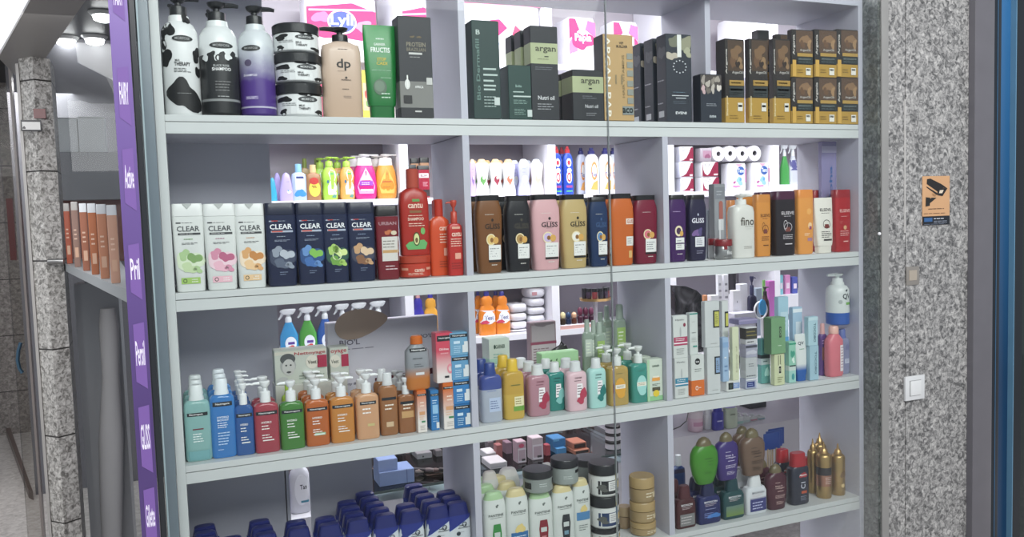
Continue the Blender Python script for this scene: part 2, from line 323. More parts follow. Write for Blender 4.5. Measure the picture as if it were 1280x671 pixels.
def make(kind, r, cols, name, label, cat, decs=(), group=None, pdir=1, bands=None, rot=0, pcol=None, mk=None, lname='label'):
    K = KINDS[kind]; root = empty(name, label, cat, (r.x, r.y, r.z), group, rot)
    w, h, d = r.w, r.h, r.d; bodyprof = None
    for i, (pn, ci, prof) in enumerate(K['parts']):
        P_ = [(v * h, hw * w / 2, hd * d / 2, e) for v, hw, hd, e in prof]
        c = cols[min(ci, len(cols) - 1)]; ms = [c if not isinstance(c, (str, tuple)) else (M(c) if isinstance(c, str) else M(*c))]; bb = None
        if i == 0:
            bodyprof = P_
            if bands:
                zs = [p[0] for p in P_]
                for v0, cc in bands:
                    z = v0 * h
                    if all(abs(z - q) > 1e-4 for q in zs) and P_[0][0] < z < P_[-1][0]:
                        P_.append((z, interp(P_, z, 1), interp(P_, z, 2), interp(P_, z, 3))); P_.sort(); zs.append(z)
                bodyprof = P_; bb = []
                for v0, cc in bands: ms.append(M(cc) if isinstance(cc, str) else (M(*cc) if isinstance(cc, tuple) else cc)); bb.append((v0 * h, len(ms) - 1))
                bb.append((9, 0))
        bm = bmesh.new(); loft(bm, P_, 28 if w > .03 else 16, 0, bb); link(pn, bm, ms, root)
    pc = M(pcol) if isinstance(pcol, str) else (pcol or (M(cols[1]) if isinstance(cols[-1], str) and len(cols) > 1 and isinstance(cols[1], str) else (M(*cols[1]) if len(cols) > 1 and isinstance(cols[1], tuple) else (cols[1] if len(cols) > 1 else M('#f4f4f2')))))
    if 'pump' in K:
        v0, v1, rr = K['pump'][:3]; z0, z1 = v0 * h, v1 * h; H = z1 - z0; q = min(w, d * 1.5) / 2 * .42
        bm = bmesh.new()
        if len(K['pump']) > 3:
            loft(bm, [(z0, q * .5, q * .5, 2), (z1 - H * .4, q * .5, q * .5, 2)], 12); loft(bm, [(z1 - H * .45, q * 1.1, q * 1.1, 2), (z1 - H * .1, q * 1.2, q * 1.2, 2), (z1, q, q, 2)], 14)
            box(bm, min(0, pdir * q * 3.2), max(0, pdir * q * 3.2), -q * .4, q * .4, z1 - H * .35, z1 - H * .05, 0, .0006)
        else:
            loft(bm, [(z0 - H * .03, q * 1.12, q * 1.12, 2), (z0 + H * .45, q * 1.08, q * 1.08, 2), (z0 + H * .5, q * .8, q * .8, 2)], 18)
            loft(bm, [(z0 + H * .5, q * .42, q * .42, 2), (z0 + H * .72, q * .42, q * .42, 2)], 12)
            loft(bm, [(z0 + H * .68, q * .6, q * .6, 2), (z0 + H * .8, q * 1.0, q * 1.0, 2), (z1 - H * .05, q * 1.15, q * 1.15, 2), (z1, q * .95, q * .95, 2)], 18)
            for s_ in (-1,): tube(bm, [(0, 0, z1 - H * .11), (pdir * q * 2.1, 0, z1 - H * .1), (pdir * q * 2.7, 0, z1 - H * .14)], [q * .42, q * .3, q * .24], 8)
        link('pump', bm, pc, root)
    if 'trig' in K:
        bm = bmesh.new(); q = w * .17
        loft(bm, [(h * .7, q, q, 2), (h * .79, q, q, 2), (h * .82, q * .7, q * .7, 2), (h * .9, q * .8, q * .8, 2)], 12)
        loft(bm, [(h * .88, w * .3, q, 3, -w * .04), (h * .95, w * .42, q * 1.1, 3, -w * .02), (h * .985, w * .4, q, 3, w * .02), (h, w * .3, q * .7, 3, w * .06)], 14)
        tube(bm, [(-w * .3, 0, h * .9), (-w * .36, 0, h * .84), (-w * .5, 0, h * .77)], [q * .5, q * .4, q * .3], 6)
        link('trigger_head', bm, pc, root)
    def surf(x, z):
        hw = interp(bodyprof, z, 1); hd = interp(bodyprof, z, 2); e = interp(bodyprof, z, 3)
        t = min(abs(x) / max(hw, 1e-6), .995); return -hd * (1 - t ** e) ** (1 / e)
    if decs:
        bm, mats = decals(decs, w, h, surf); link(lname, bm, mats, root, smooth='decal')
    return root
def carton(r, col, name, label, cat='box', decs=(), side=(), group=None, bands=None, rot=0, top=None, kind='c'):
    """a folding carton: bevelled body with printed bands all round, a lid flap line on top, and printed front and left faces"""
    root = empty(name, label, cat, (r.x, r.y, r.z), group, rot); w, h, d = r.w, r.h, r.d
    ms = [M(col, kind) if isinstance(col, str) else col]; bb = None; P_ = [(0, w / 2 - .001, d / 2 - .001, 'b'), (.001, w / 2, d / 2, 'b'), (h - .001, w / 2, d / 2, 'b'), (h, w / 2 - .001, d / 2 - .001, 'b')]
    if bands:
        bb = []
        for v0, cc in bands:
            z = v0 * h; 
            if z < h - .002: P_.append((z, w / 2, d / 2, 'b'))
            ms.append(M(cc, kind) if isinstance(cc, str) else cc); bb.append((z, len(ms) - 1))
        P_.sort(key=lambda p: p[0]); bb.append((9, 0))
    bm = bmesh.new(); loft(bm, P_, 8, 0, bb); link('carton_body', bm, ms, root)
    bm = bmesh.new(); box(bm, -w / 2 + .002, w / 2 - .002, -d / 2 + .0015, d / 2 - .002, h - .0002, h + .0008)
    link('lid_flap', bm, M(top, kind) if top else ms[-1 if not bands else 0], root, smooth=False)
    if decs:
        bm, mats = decals(decs, w, h, lambda x, z: -d / 2); link('printed_front', bm, mats, root, smooth='decal')
    if side:
        bm, mats = decals(side, w, h, lambda x, z: -d / 2, 'L', d); link('printed_side', bm, mats, root, smooth='decal')
    return root
def clamp(r, row, f, dep):
    if f > D: return r
    walls = [(-.02, 0), (.7156, .7346), (1.514, 1.533) if row == 1 else (1.3272, 1.3462), (2.0703, 2.09)]
    for a, b in walls:
        if r.x > (a + b) / 2 and r.x - r.w / 2 < b + .0012: r.x = b + .0012 + r.w / 2
        if r.x < (a + b) / 2 and r.x + r.w / 2 > a - .0012: r.x = a - .0012 - r.w / 2
    return r
D = .285
def BT(kind, x0, x1, yt, f, row, cols, name, label, cat='bottle', z=None, **k):
    K = KINDS[kind]; r = solve(x0, x1, yt, ZS[row] + LIFT if z is None else z, f, None, K['ratio'], K['sq']); clamp(r, row, f, 0)
    o = make(kind, r, cols, name, label, cat, **k); o_rec[o.name] = r; return o
def CT(x0, x1, yt, f, row, col, name, label, dep=.05, z=None, **k):
    r = solve(x0, x1, yt, ZS[row] + LIFT if z is None else z, f, dep); clamp(r, row, f, dep)
    o = carton(r, col, name, label, **k); o_rec[o.name] = r; return o
o_rec = {}
def top(o): return o_rec[o.name].top + .0009
def clampx(x, w, z):
    for a, b in [(-.02, 0), (.7156, .7346), (1.514, 1.533) if z > ZS[1] - .02 else (1.3272, 1.3462), (2.0703, 2.09)]:
        if x > (a + b) / 2 and x - w / 2 < b + .0012: x = b + .0012 + w / 2
        if x < (a + b) / 2 and x + w / 2 > a - .0012: x = a - .0012 - w / 2
    return x
def clampb(r):                 # keep things inside one bay of the wall shelving
    if r.y < 1.85: return r
    xs = [.282, 1.038, 1.082, 1.841, 1.885, 2.578, 2.622, 3.315, 3.359, 4.078]
    for a, b in zip(xs[::2], xs[1::2]):
        if a - .05 < r.x < b + .05 and (a <= r.x <= b or min(abs(r.x - a), abs(r.x - b)) < .024):
            if r.w > b - a - .004: r.w = b - a - .004
            r.x = min(max(r.x, a + r.w / 2 + .001), b - r.w / 2 - .001); break
    return r
def behind(o, n, step, label, group=None, dx=0, dz=0):
    out = []; r = o_rec[o.name]
    if isinstance(label, str) and len(label.split()) > 15: label = ' '.join(label.split()[:15])
    for i in range(n):
        if o.location.y + step * (i + 1) + r.d / 2 > D and o.location.y < D: break
        nx = o.location.x + dx * (i + 1)
        if o.location.y < D: nx = clampx(nx, r.w, o.location.z)
        else:
            q = Rec(); q.x, q.w, q.y = nx, r.w, 2.0; nx = clampb(q).x
        c = dup(o, (nx, o.location.y + step * (i + 1), o.location.z + dz), label if isinstance(label, str) else label[i], group); o_rec[c.name] = r
        out.append(c)
    return out
# ================================================================== THE SETTING
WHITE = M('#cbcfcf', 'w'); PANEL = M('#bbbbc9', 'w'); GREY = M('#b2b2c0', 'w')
def slab(name, x0, x1, y0, y1, z0, z1, m, parent=None, kind='structure', bev=0, smooth=False):
    bm = bmesh.new(); box(bm, x0, x1, y0, y1, z0, z1, 0, bev); o = link(name, bm, m, parent, smooth=smooth)
    if kind and parent is None: o['kind'] = kind
    return o
granite = MN('granite', [(.32, '#484848'), (.42, '#6c6b6a'), (.5, '#8c8b89'), (.58, '#a3a19e'), (.7, '#c4c2be')], 75, .35, 3)
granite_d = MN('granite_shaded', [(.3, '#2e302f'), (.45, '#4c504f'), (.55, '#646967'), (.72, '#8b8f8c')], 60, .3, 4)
granite_t = MN('granite_tile', [(.32, '#66635f'), (.43, '#918e89'), (.5, '#b0ada8'), (.58, '#c4c1bc'), (.7, '#dcd9d4')], 62, .35, 3, seams=.36, seamoff=.04)
slab('floor', -4, 8, -3.5, 7, -.03, 0, MN('floor_terrazzo', [(.3, '#a8a29e'), (.5, '#c6c0bc'), (.7, '#dcd7d3')], 30, .3, 5))
slab('ceiling', 0.02, 5.2, .3, 2.6, 2.86, 2.9, M('#b9b8c2', 'w'))
slab('wall_back', 0.02, 5.2, 2.24, 2.28, 0, 2.86, M('#a49ca6', 'w'))
slab('wall_left', 0.0, .018, .3, 2.24, 0, 2.86, M('#8c8a94', 'w'))
slab('wall_right', 4.6, 4.64, .3, 2.24, 0, 2.86, M('#c6c2cc', 'w'))
# the display unit in the shop window
W = 2.0703; D = .285; zt = ZF + 1.212
unit = empty('shelving_unit', 'tall white open shelving unit filled with bottles behind the shop window', 'shelf unit', (0, 0, 0))
slab('side_panel', -.020, 0, 0, D, 0, zt + .2, WHITE, unit, bev=.0008)
slab('side_panel', W, W + .018, 0, D, 0, zt + .2, PANEL, unit, bev=.0008)
slab('top_board', 0, W, 0, D, zt, zt + .02, PANEL, unit, bev=.0008)
for k in (1, 2, 3, 4):
    z = ZS[k]; s = slab('shelf_board', .0003, W - .0003, .001, D, z - .0155, z, WHITE, unit, bev=.0008)
    slab('fascia', .0003, W - .0003, .0005, .016, z - .043, z - .017, WHITE, s)
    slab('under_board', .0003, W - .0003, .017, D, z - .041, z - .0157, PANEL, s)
s = slab('shelf_board', .0003, W - .0003, .001, D, ZF - .81, ZF - .79, WHITE, unit)
Z5 = ZF - .79
def divider(xr, za, zb, y0=.0008): slab('divider', xr - .019, xr, y0, D, za, zb, PANEL, unit, bev=.0008)
divider(.7346, ZS[1], zt); divider(1.533, ZS[1], zt, .046)
for a, b in ((2, 1), (3, 2), (4, 3)):
    divider(.7346, ZS[a], ZS[b] - .043); divider(1.3462, ZS[a], ZS[b] - .043)
divider(.7346, Z5, ZS[4] - .043); divider(1.3462, Z5, ZS[4] - .043)
for a, zz in ((1, zt), (2, ZS[1] - .041), (3, ZS[2] - .041), (4, ZS[3] - .041)):
    slab('back_panel', 0, .256, D, D + .012, ZS[a], zz, GREY, unit)
slab('back_panel', .321, .500, D, D + .012, ZS[4], ZS[3] - .041, GREY, unit)
slab('divider', .253, .265, D, D + .3, ZS[4], ZS[3] - .041, PANEL, unit)
# a second row of units along the shop's back wall, facing the street
YB = 1.9
LITE = M('#e9e7f0', 'w')
bu = empty('shelving_unit', 'bright white wall shelving at the back of the shop, seen through the window shelves', 'shelf unit', (0, 0, 0))
zb = {'a': .676 + ZF, 'b': 1.36 + ZF, 'm': 1.02 + ZF, 'c': -.049 + ZF, 'd': .31 + ZF}
for z in (zb['a'], zb['b'], zb['c'], zb['m'], zb['d']):
    slab('shelf_board', .26, 4.3, YB, 2.235, z - .03, z, LITE, bu)
slab('shelf_board', .26, 4.3, YB, 2.235, ZF - .45, ZF - .42, LITE, bu)
for x in (.26, 1.06, 1.863, 2.6, 3.337, 4.1):
    slab('divider', x - .022, x + .022, YB - .002, 2.2355, .02, 2.83, LITE, bu)
# windows: two glass panes with a seam, metal upright on the left
gm = glass_mat('window_glass', '#fafcfb', .018)
w1 = slab('window_1', -.047, 1.1125, -.066, -.060, .1, 2.6, gm)
w2 = slab('window_2', 1.1155, 2.094, -.066, -.060, .1, 2.6, gm)
slab('glass_seam', 1.1126, 1.1154, -.0665, -.0595, .1, 2.6, M('#6f7778', 'p'), w1)
al = M('#7f8b95', 'm'); alu = M('#6b7883', 'p')
t = slab('trim_1', -.046, -.0205, -.045, -.005, 0, 2.6, alu, bev=.004, smooth=True)
slab('trim_highlight', -.045, -.0415, -.047, -.0448, 0, 2.6, M('#a9bcc4', 'p'), t)
slab('trim_2', -.060, -.0475, -.062, -.03, 0, 2.6, M('#23272c', 'p'), bev=.002)
# purple banner strip
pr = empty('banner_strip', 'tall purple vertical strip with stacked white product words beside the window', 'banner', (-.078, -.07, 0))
bm = bmesh.new(); box(bm, -.0200, .0175, 0, .004, .0, 2.45); link('backing', bm, MG('#513a78', '#8566b8', 1.1, 2.15), pr, smooth=False)  # lavender glare towards the top is put into the colour blend
def pz(y): return at(150, y, -.07).z
for (ya, yb, tx, inv) in ((-30, 24, 'FAIRY', 1), (78, 155, 'FAIRY', 0), (180, 262, 'Active', 0), (300, 374, 'Pril', 0), (400, 487, 'Persil', 0), (505, 594, 'GLISS', 0), (610, 690, 'Gillette', 0)):
    za, zc = pz(yb), pz(ya)
    g = decals([('P', [(-.62, zc - .012), (-.62, za + .014), (.62, za - .004), (.62, zc - .008)][::1], '#7b56a8'),
                ('T', tx, .0, (za + zc) / 2, 1.0, (zc - za) * .36, '#eee6fa')] if tx else [], .036, 1, lambda x, z: -.0006)
    link('word_panel', g[0], g[1], pr, smooth='decal')
# granite pilaster, metal bead and door on the right
bm = bmesh.new(); box(bm, 2.0975, 2.2035, -.062, .29, 0, 2.75, 0, .0); box(bm, 2.2065, 2.489, -.062, .29, 0, 2.75, 0, 0); box(bm, 2.2035, 2.2065, -.055, .29, 0, 2.75, 0)
wr = link('wall_pilaster', bm, granite, smooth=False, kind='structure')
slab('pilaster_shaded_side', 2.0885, 2.0974, -.0605, .3, 0, 2.75, granite_d)  # pilaster's left face, its shade put into a darker granite
slab('trim_4', 2.0975, 2.1265, -.069, -.0625, 0, 2.75, M('#8f8e8b', 'p'), bev=.002, smooth=True)
slab('trim_5', 2.199, 2.2055, -.0635, -.0621, 1.43, 1.86, M('#b5b2ae', 'p'), bev=.0004)
slab('trim_6', 2.49, 2.583, -.085, .3, 0, 2.75, M('#66646a', 'p'), bev=.004, smooth=True)
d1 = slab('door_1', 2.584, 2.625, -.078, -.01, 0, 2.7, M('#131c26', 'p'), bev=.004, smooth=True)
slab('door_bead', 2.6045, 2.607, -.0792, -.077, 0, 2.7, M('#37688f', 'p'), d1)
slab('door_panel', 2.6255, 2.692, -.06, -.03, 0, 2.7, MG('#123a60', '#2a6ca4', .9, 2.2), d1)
slab('door_edge', 2.692, 2.6955, -.0805, -.03, 0, 2.7, M('#5f8fae', 'p'), d1)
slab('door_stile', 2.6956, 2.735, -.08, -.01, 0, 2.7, M('#0d1720', 'p'), d1)
slab('door_glass', 2.7355, 3.4, -.04, -.03, 0, 2.7, M('#142422', 'g'), d1)
# ------------------------------------------------ left side: passage, pillar, soffit, neighbouring shop
slab('wall_far', -4, -.05, 5.0, 5.05, 0, 3.1, MN('brown_granite', [(.3, '#6a6562'), (.5, '#948d88'), (.7, '#b8b0aa')], 40, .4, 4, seams=.42, seamoff=.1))
zs = ZF + 1.262
def quad_prism(name, pts, z0, z1, m, kind='structure'):
    bm = bmesh.new(); lo = [bm.verts.new((x, y, z0)) for x, y in pts]; hi = [bm.verts.new((x, y, z1)) for x, y in pts]
    bm.faces.new(lo); bm.faces.new(hi); n = len(pts)
    for i in range(n): bm.faces.new((lo[i], lo[(i + 1) % n], hi[(i + 1) % n], hi[i]))
    o = link(name, bm, m, smooth=False); o['kind'] = kind; return o
def gp(px, py, z): p = atz(px, py, z); return (p.x, p.y)
pts = [gp(-2, 72, zs), gp(28, 104, zs), gp(54, 77, zs), gp(106, 2, zs), gp(150, -70, zs), gp(75, -90, zs), gp(37, 2, zs)]
quad_prism('ceiling_soffit', pts, zs, zs + .12, M('#85827f', 'w'))
lp = [gp(-60, 60, zs + .01), gp(-4, 70, zs + .01), gp(36, 2, zs + .01), gp(70, -80, zs + .01), gp(-60, -80, zs + .01)]
wl_ = quad_prism('sign_lightbox', lp, zs + .01, zs + .08, MG('#ffffff', '#e8ecf4', 2.2, 2.3)); del wl_['kind']; tag(wl_, 'bright white lit panel beyond the dark soffit, top left', 'light panel')
lm = wl_.data.materials[0].node_tree.nodes['Principled BSDF']; lm.inputs['Emission Color'].default_value = (.9, .93, 1, 1); lm.inputs['Emission Strength'].default_value = .9
slab('ceiling_passage', -4, -.05, .4, 5, 3.1, 3.14, M('#4c4b4d', 'w'))
# pillar with two faces
P1, P2, P3 = at(33, 150, 1.75), at(57, 150, 1.62), at(93, 671, 1.72); P2b = at(70, 671, 1.62); P3b = at(92, 600, 1.72)
px0 = [(at(37, 300, 1.8).x, 1.8), (at(66, 300, 1.66).x, 1.66), (at(72 , 300, 1.74).x, 1.74)]
def pill(name, a, b, y0, y1, m):
    bm = bmesh.new(); box(bm, a, b, y0, y1, 0, zs); o = link(name, bm, m, smooth=False); o['kind'] = 'structure'; return o
xa, xc, xb = at(36, 300, 1.7).x, at(56, 300, 1.7).x, at(76, 300, 1.7).x
pil = quad_prism('pillar_granite', [(xa, 1.76), (xc, 1.70), (xb, 1.74), (xb - .01, 1.95), (xa, 1.95)], 0, zs, granite_t)
slab('trim_7', xa - .012, xa - .001, 1.755, 1.8, .2, zs - .02, M('#a9a6a2', 'p'))
# baseboard strip and kerb
pp = [gp(6, 538, .0), gp(12, 538, .0), gp(42, 625, .0), gp(36, 622, .0)]
quad_prism('baseboard_left', pp, 0, .05, M('#5b4a45', 'p'))
slab('wall_side', -1.9, -1.1, 3.4, 3.5, 0, 2.6, MN('granite_far', [(.3, '#6f6864'), (.5, '#98908b'), (.7, '#bab2ac')], 45, .4, 4, seams=.36, seamoff=.2))
# neighbour's display window beyond the pillar
nx0 = at(64, 300, 2.25).x
wn = slab('window_3', nx0, -.16, 2.0, 2.006, .1, 2.7, glass_mat('side_glass', '#f4f6f6', .05))
slab('wall_inner', nx0 - .3, -.06, 3.3, 3.34, 0, 3.1, M('#77777e', 'w'))
slab('trim_8', at(61, 300, 2.0).x, at(64, 300, 2.0).x, 1.99, 2.02, 0, 2.9, M('#55585c', 'p'))
# neighbour cabinet below the cartons and side counter
cz = at(90, 190, 2.3).z
c1 = empty('display_cabinet', 'grey wall cabinet under the two white cartons beyond the granite pillar', 'cabinet', (at(98, 230, 2.3).x, 2.4, 0))
bm = bmesh.new(); box(bm, -.17, .2, -.1, .1, at(90, 250, 2.3).z, cz, 0, .003); link('cabinet_body', bm, M('#a0a0a6', 'w'), c1)
bm = bmesh.new(); box(bm, -.17, .2, .0, .1, at(90, 330, 2.3).z, at(90, 250, 2.3).z, 0, .003); link('back_board', bm, M('#a06c64', 'w'), c1)
a = at(70, 325, 2.25); zsh = a.z; b = atz(158, 362, zsh)
side = quad_prism('side_shelf', [(a.x, a.y), (a.x + .25, a.y + .1), (b.x + .02, b.y + .1), (b.x, b.y)], zsh - .03, zsh, M('#9aa0a4', 'w'), 'thing')
tag(side, 'grey shelf running back along the side window under orange bottles', 'shelf'); del side['kind']
q = quad_prism('display_plinth', [(at(95, 400, 2.1).x, 2.1), (at(150, 400, 2.1).x, 2.1), (at(150, 400, 2.1).x, 2.3), (at(95, 400, 2.1).x, 2.3)], 0, at(100, 355, 2.1).z, M('#bcbac0', 'w'), 'thing')
tag(q, 'pale grey display plinth below the side shelf behind glass', 'plinth'); del q['kind']
# ------------------------------------------------ lights
def area(name, loc, size, power, rot=(0, 0, 0), col=(1, 1, 1), sy=None):
    l = bpy.data.lights.new(name, 'AREA'); l.energy = power; l.size = size; l.color = col
    if sy: l.shape = 'RECTANGLE'; l.size_y = sy
    o = bpy.data.objects.new(name, l); COL.objects.link(o); o.location = loc; o.rotation_euler = rot; return o
area('shop_light_and_fill', (1.3, 1.25, 2.84), 2.6, 62, sy=.9, col=(.97, .97, 1))
area('shop_light_and_fill', (3.4, 1.25, 2.84), 1.8, 46, sy=.9, col=(.97, .97, 1))
area('passage_light_and_fill', (1.0, -2.9, 3.35), 3.6, 128, (math.radians(52), 0, 0), (1, 1, 1), 1.2)
area('shop_light_and_fill', (1.6, .42, 2.8), 2.6, 26, (math.radians(32), 0, 0), sy=.2)  # added fill aimed backwards to brighten the counter fronts and rear wall
area('passage_light_and_fill', (-1.3, .3, 2.2), 1.2, 20, (0, math.radians(20), 0), (1, .98, .95), 1.2)
area('passage_light_and_fill', (-.6, .8, 2.1), .8, 8, (math.radians(35), 0, 0))  # added fill that lightens the white cartons beyond the pillar
area('passage_light_and_fill', (-.9, 3.2, 2.3), .8, 22)
wd = bpy.data.worlds.new('world'); S.world = wd; wd.use_nodes = True
wd.node_tree.nodes['Background'].inputs['Color'].default_value = (.62, .66, .72, 1); wd.node_tree.nodes['Background'].inputs['Strength'].default_value = .8
# ================================================================== ROW 1 (top shelf)
K_ = '#17181a'; DK = '#242629'
def cow(seed, jar=False):
    if jar: return [('R', -.95, .95, .08, .64, '#e4e6e6'), ('B', -.7, .5, .22, .1, K_, seed), ('B', .3, .66, .4, .08, K_, seed + 1), ('B', .75, .12, .2, .07, K_, seed + 2), ('B', -.75, .13, .14, .08, K_, seed + 3),
                    ('E', .25, .5, .42, .085, '#3a3c3e'), ('T', 'MORFOSE', .25, .5, .55, .07, '#c8caca'), ('L', -.8, -.2, .3, .4, 2, '#77797a'), ('T', 'MILK', -.02, .31, .25, .055, K_), ('T', 'THERAPY', .1, .22, .5, .075, K_)]
    return [('B', -.62, .7, .3, .07, K_, 3), ('B', -.9, .62, .18, .07, K_, 5), ('B', -.85, .47, .3, .085, K_, 8), ('B', .82, .5, .2, .06, K_, 2), ('B', .05, .16, .78, .13, K_, 11), ('B', .9, .36, .16, .05, K_, 4),
            ('B', .35, .8, .2, .045, K_, 9), ('E', .12, .625, .55, .026, '#2c2e30'), ('T', 'MORFOSE', .12, .625, .78, .022, '#9a9c9c'),
            ('T', 'MILK', -.2, .445, .25, .016, K_), ('T', 'THERAPY', .05, .415, .85, .032, K_), ('L', -.4, .5, .345, .385, 3, '#444'), ('L', -.3, .6, .17, .18, 1, '#999')]
c1 = BT('round', 201, 248, -4, .045, 1, ['#e6e8e8', DK], 'pump_bottle', 'white pump bottle with black cow patches and the word THERAPY', decs=cow(0), pdir=1, bands=None)
behind(c1, 1, .107, 'second cow patterned pump bottle standing behind the first, nozzle pointing left', dx=-.0)[0]
for o in [x for x in COL.objects if x.get('label', '').startswith('second cow')]: o.rotation_euler.z = -2.0
c2 = BT('round', 249, 298, 4, .045, 1, ['#e2e6e6', DK], 'pump_bottle', 'pump bottle fading from white to black, marked SHAMPOO, black pump', pdir=1,
   bands=[(.12, '#232527'), (.14, '#8d9090'), (.5, '#2a2c2e'), (.52, '#54585a')], decs=[('E', .1, .6, .6, .028, '#2c2e30'), ('T', 'MORFOSE', .1, .6, .85, .022, '#a0a2a2')] + [('B', -.7 + .28 * i, .5 + .02 * (i % 2), .16, .03, '#2a2c2e' if i % 2 else '#e2e6e6', i) for i in range(6)] + [('O', 0, .49, .24, .034, '#3a3c3e', .3), ('T', 'BLACK ROSE', .05, .425, .8, .02, '#b9bcbc'), ('T', 'SHAMPOO', .05, .395, .95, .028, '#f4f4f4'), ('L', -.3, .5, .2, .3, 4, '#777'), ('L', -.2, .5, .15, .17, 1, '#aaa')])
c2b = behind(c2, 1, .107, 'white pump bottle with white nozzle partly hidden behind the SHAMPOO one', dx=.0)[0]; c2b.rotation_euler.z = -1.9
c3 = BT('round', 298, 343, 9, .045, 1, [MG('#50328c', '#d2d8dc', .095, .185, 'p', .03), DK], 'pump_bottle', 'pump bottle fading from white to violet with a black pump', pdir=1,
   bands=[(.07, '#4b2f84'), (.085, '#b9b4cc')], decs=[('E', -.35, .6, .5, .027, '#2c2e30'), ('T', 'MORFOSE', -.35, .6, .7, .02, '#a0a2a2'), ('E', -.55, .47, .18, .03, '#5b5070'), ('T', 'SHAMPOO', -.45, .36, .7, .02, '#e8e4f4'), ('R', -.75, -.1, .145, .175, '#8878ae'), ('L', -.7, -.15, .15, .172, 2, '#e0daf0')])
jz = None
tubs = ['cow patterned hair mask tub at the bottom of its stack of three', 'cow patterned hair mask tub in the middle of its stack of three', 'cow patterned hair mask tub on top of its stack of three']
for i, (a, b, yt) in enumerate(((344, 403, 107), (342, 402, 70), (340, 399, 34))):
    o = BT('jar', a, b, yt, .055, 1, ['#e4e6e6', DK], 'hair_mask_tub', tubs[i], 'tub', z=jz, decs=cow(10 * i + 3, True), group='cow patterned tubs'); jz = top(o)
BT('dp', 402, 451, 35.5, .045, 1, [MG('#c9a98f', '#d2b8a4', 0, .2), '#1d1c1e'], 'pump_bottle', 'beige pump bottle with black pump and two big thin letters', pdir=-1,
   decs=[('L', -.25, .4, .735, .755, 1, '#6b5a4e'), ('T', 'dp', .02, .575, .72, .13, '#33302e'), ('L', -.3, .1, .5, .51, 1, '#6b5a4e'), ('E', .12, .435, .06, .012, '#4a403a'), ('T', 'PROFESSIONAL', .12, .41, .5, .016, '#4a403a'), ('L', -.1, .4, .3, .32, 1, '#6b5a4e'), ('L', -.05, .35, .21, .24, 2, '#8b7a6e')])
BT('tube', 454, 497, 32, .035, 1, [MG('#0e6b2a', '#1b8a3a', 0, .2), '#0f6a2b'], 'conditioner_tube', 'bright green tube standing on its cap beside the black carton', 'tube',
   decs=[('L', -.25, .35, .83, .87, 1, '#d8e8da'), ('T', 'GARNIER', -.05, .79, .7, .03, '#e8f2e8'), ('T', 'FRUCTIS', -.02, .73, 1.15, .055, '#f4faf4'), ('T', 'STOP', .02, .63, .55, .035, '#e0c23a'), ('T', 'CADI', .02, .585, .65, .035, '#e0c23a'), ('L', -.6, .6, .5, .52, 1, '#9cc8a4'), ('L', -.1, .6, .42, .44, 1, '#9cc8a4'), ('E', -.15, .33, .4, .085, '#57705a'), ('E', -.18, .34, .3, .06, '#6f8570'), ('L', -.1, .65, .2, .28, 2, '#b8d8be')])
CT(492, 540.5, 21, .0, 1, '#2b2d33', 'protein_box', 'tall black carton with PROTEIN lettering and a silver lower panel', dep=.055, bands=[(.1, '#26282d'), (.36, '#7c7c78')],
   decs=[('B', -.15, .8, .12, .012, '#6a5a3a', 1), ('B', .25, .8, .12, .012, '#6a5a3a', 3), ('T', 'PROTEIN', .05, .725, 1.15, .045, '#8c8470'), ('T', 'BRAZILIAN', .05, .675, 1.15, .035, '#7c7563'), ('R', -.4, .4, .625, .645, '#c9c9c6'), ('L', -.35, .5, .59, .61, 1, '#9a9a98'), ('E', -.55, .33, .16, .05, '#dcdcd8'), ('R', -.58, -.5, .3, .42, '#e8e8e4'), ('T', 'AFRICA', .15, .305, .5, .025, '#f0f0ee'), ('R', .6, .95, .33, .4, '#c4c4c0'), ('R', -.8, -.3, .14, .22, '#2a2a2c'), ('R', -.15, .25, .055, .07, '#c9c9c6')])
GRN = '#1d3a37'
CT(583, 625, 26, -.002, 1, GRN, 'green_box', 'tallest dark green carton with script along its left edge', dep=.05, decs=[('T', 'Bio Dermafill', -.62, .5, .28, .62, '#5d7c74', 1), ('T', 'B', -.55, .88, .3, .05, '#b9c8c2')] + [('R', -.25, q, v, v + .018, '#b4c6c0') for q, v in ((.7, .5), (.8, .44), (.5, .38), (.65, .33), (.6, .29))] + [('L', -.25, .75, .11, .24, 4, '#98aca6'), ('R', .5, .9, .14, .22, '#c5d0cc')])
CT(625.5, 667, 82, .002, 1, '#1c403a', 'green_box', 'short dark green carton between the tall green and the black green-banded one', dep=.06, decs=[('T', 'Bioblas', -.2, .62, .5, .05, '#8fb0a6'), ('R', -.65, .2, .5, .52, '#a9c0b8'), ('R', -.65, .75, .415, .44, '#c0d0ca'), ('L', -.65, .7, .28, .37, 3, '#84a49a'), ('L', -.6, .3, .08, .2, 4, '#84a49a'), ('R', .45, .85, .05, .18, '#c5d0cc')])
ar = CT(655.5, 698, 33, .0, 1, '#25282e', 'argan_box', 'tall black carton with a pale green argan band, front of its row', dep=.045, bands=[(.6, '#25282e'), (.82, '#a9b286')],
   decs=[('T', 'argan', .1, .745, 1.5, .065, '#4d4f3c'), ('R', 0, .3, .672, .682, '#2b2c26'), ('L', -.5, .6, .64, .66, 1, '#84896a'), ('L', -.7, .7, .53, .57, 2, '#6c7078'), ('T', 'Nutri oil', .05, .235, 1.2, .045, '#d0d2d4'), ('L', -.6, .6, .1, .18, 3, '#9a9ca0')], side=[('R', -.98, .98, .03, .57, '#30333a')])
behind(ar, 2, .062, ['tall black argan carton right behind the front one', 'tall black argan carton at the back of its row'], dx=-.002)
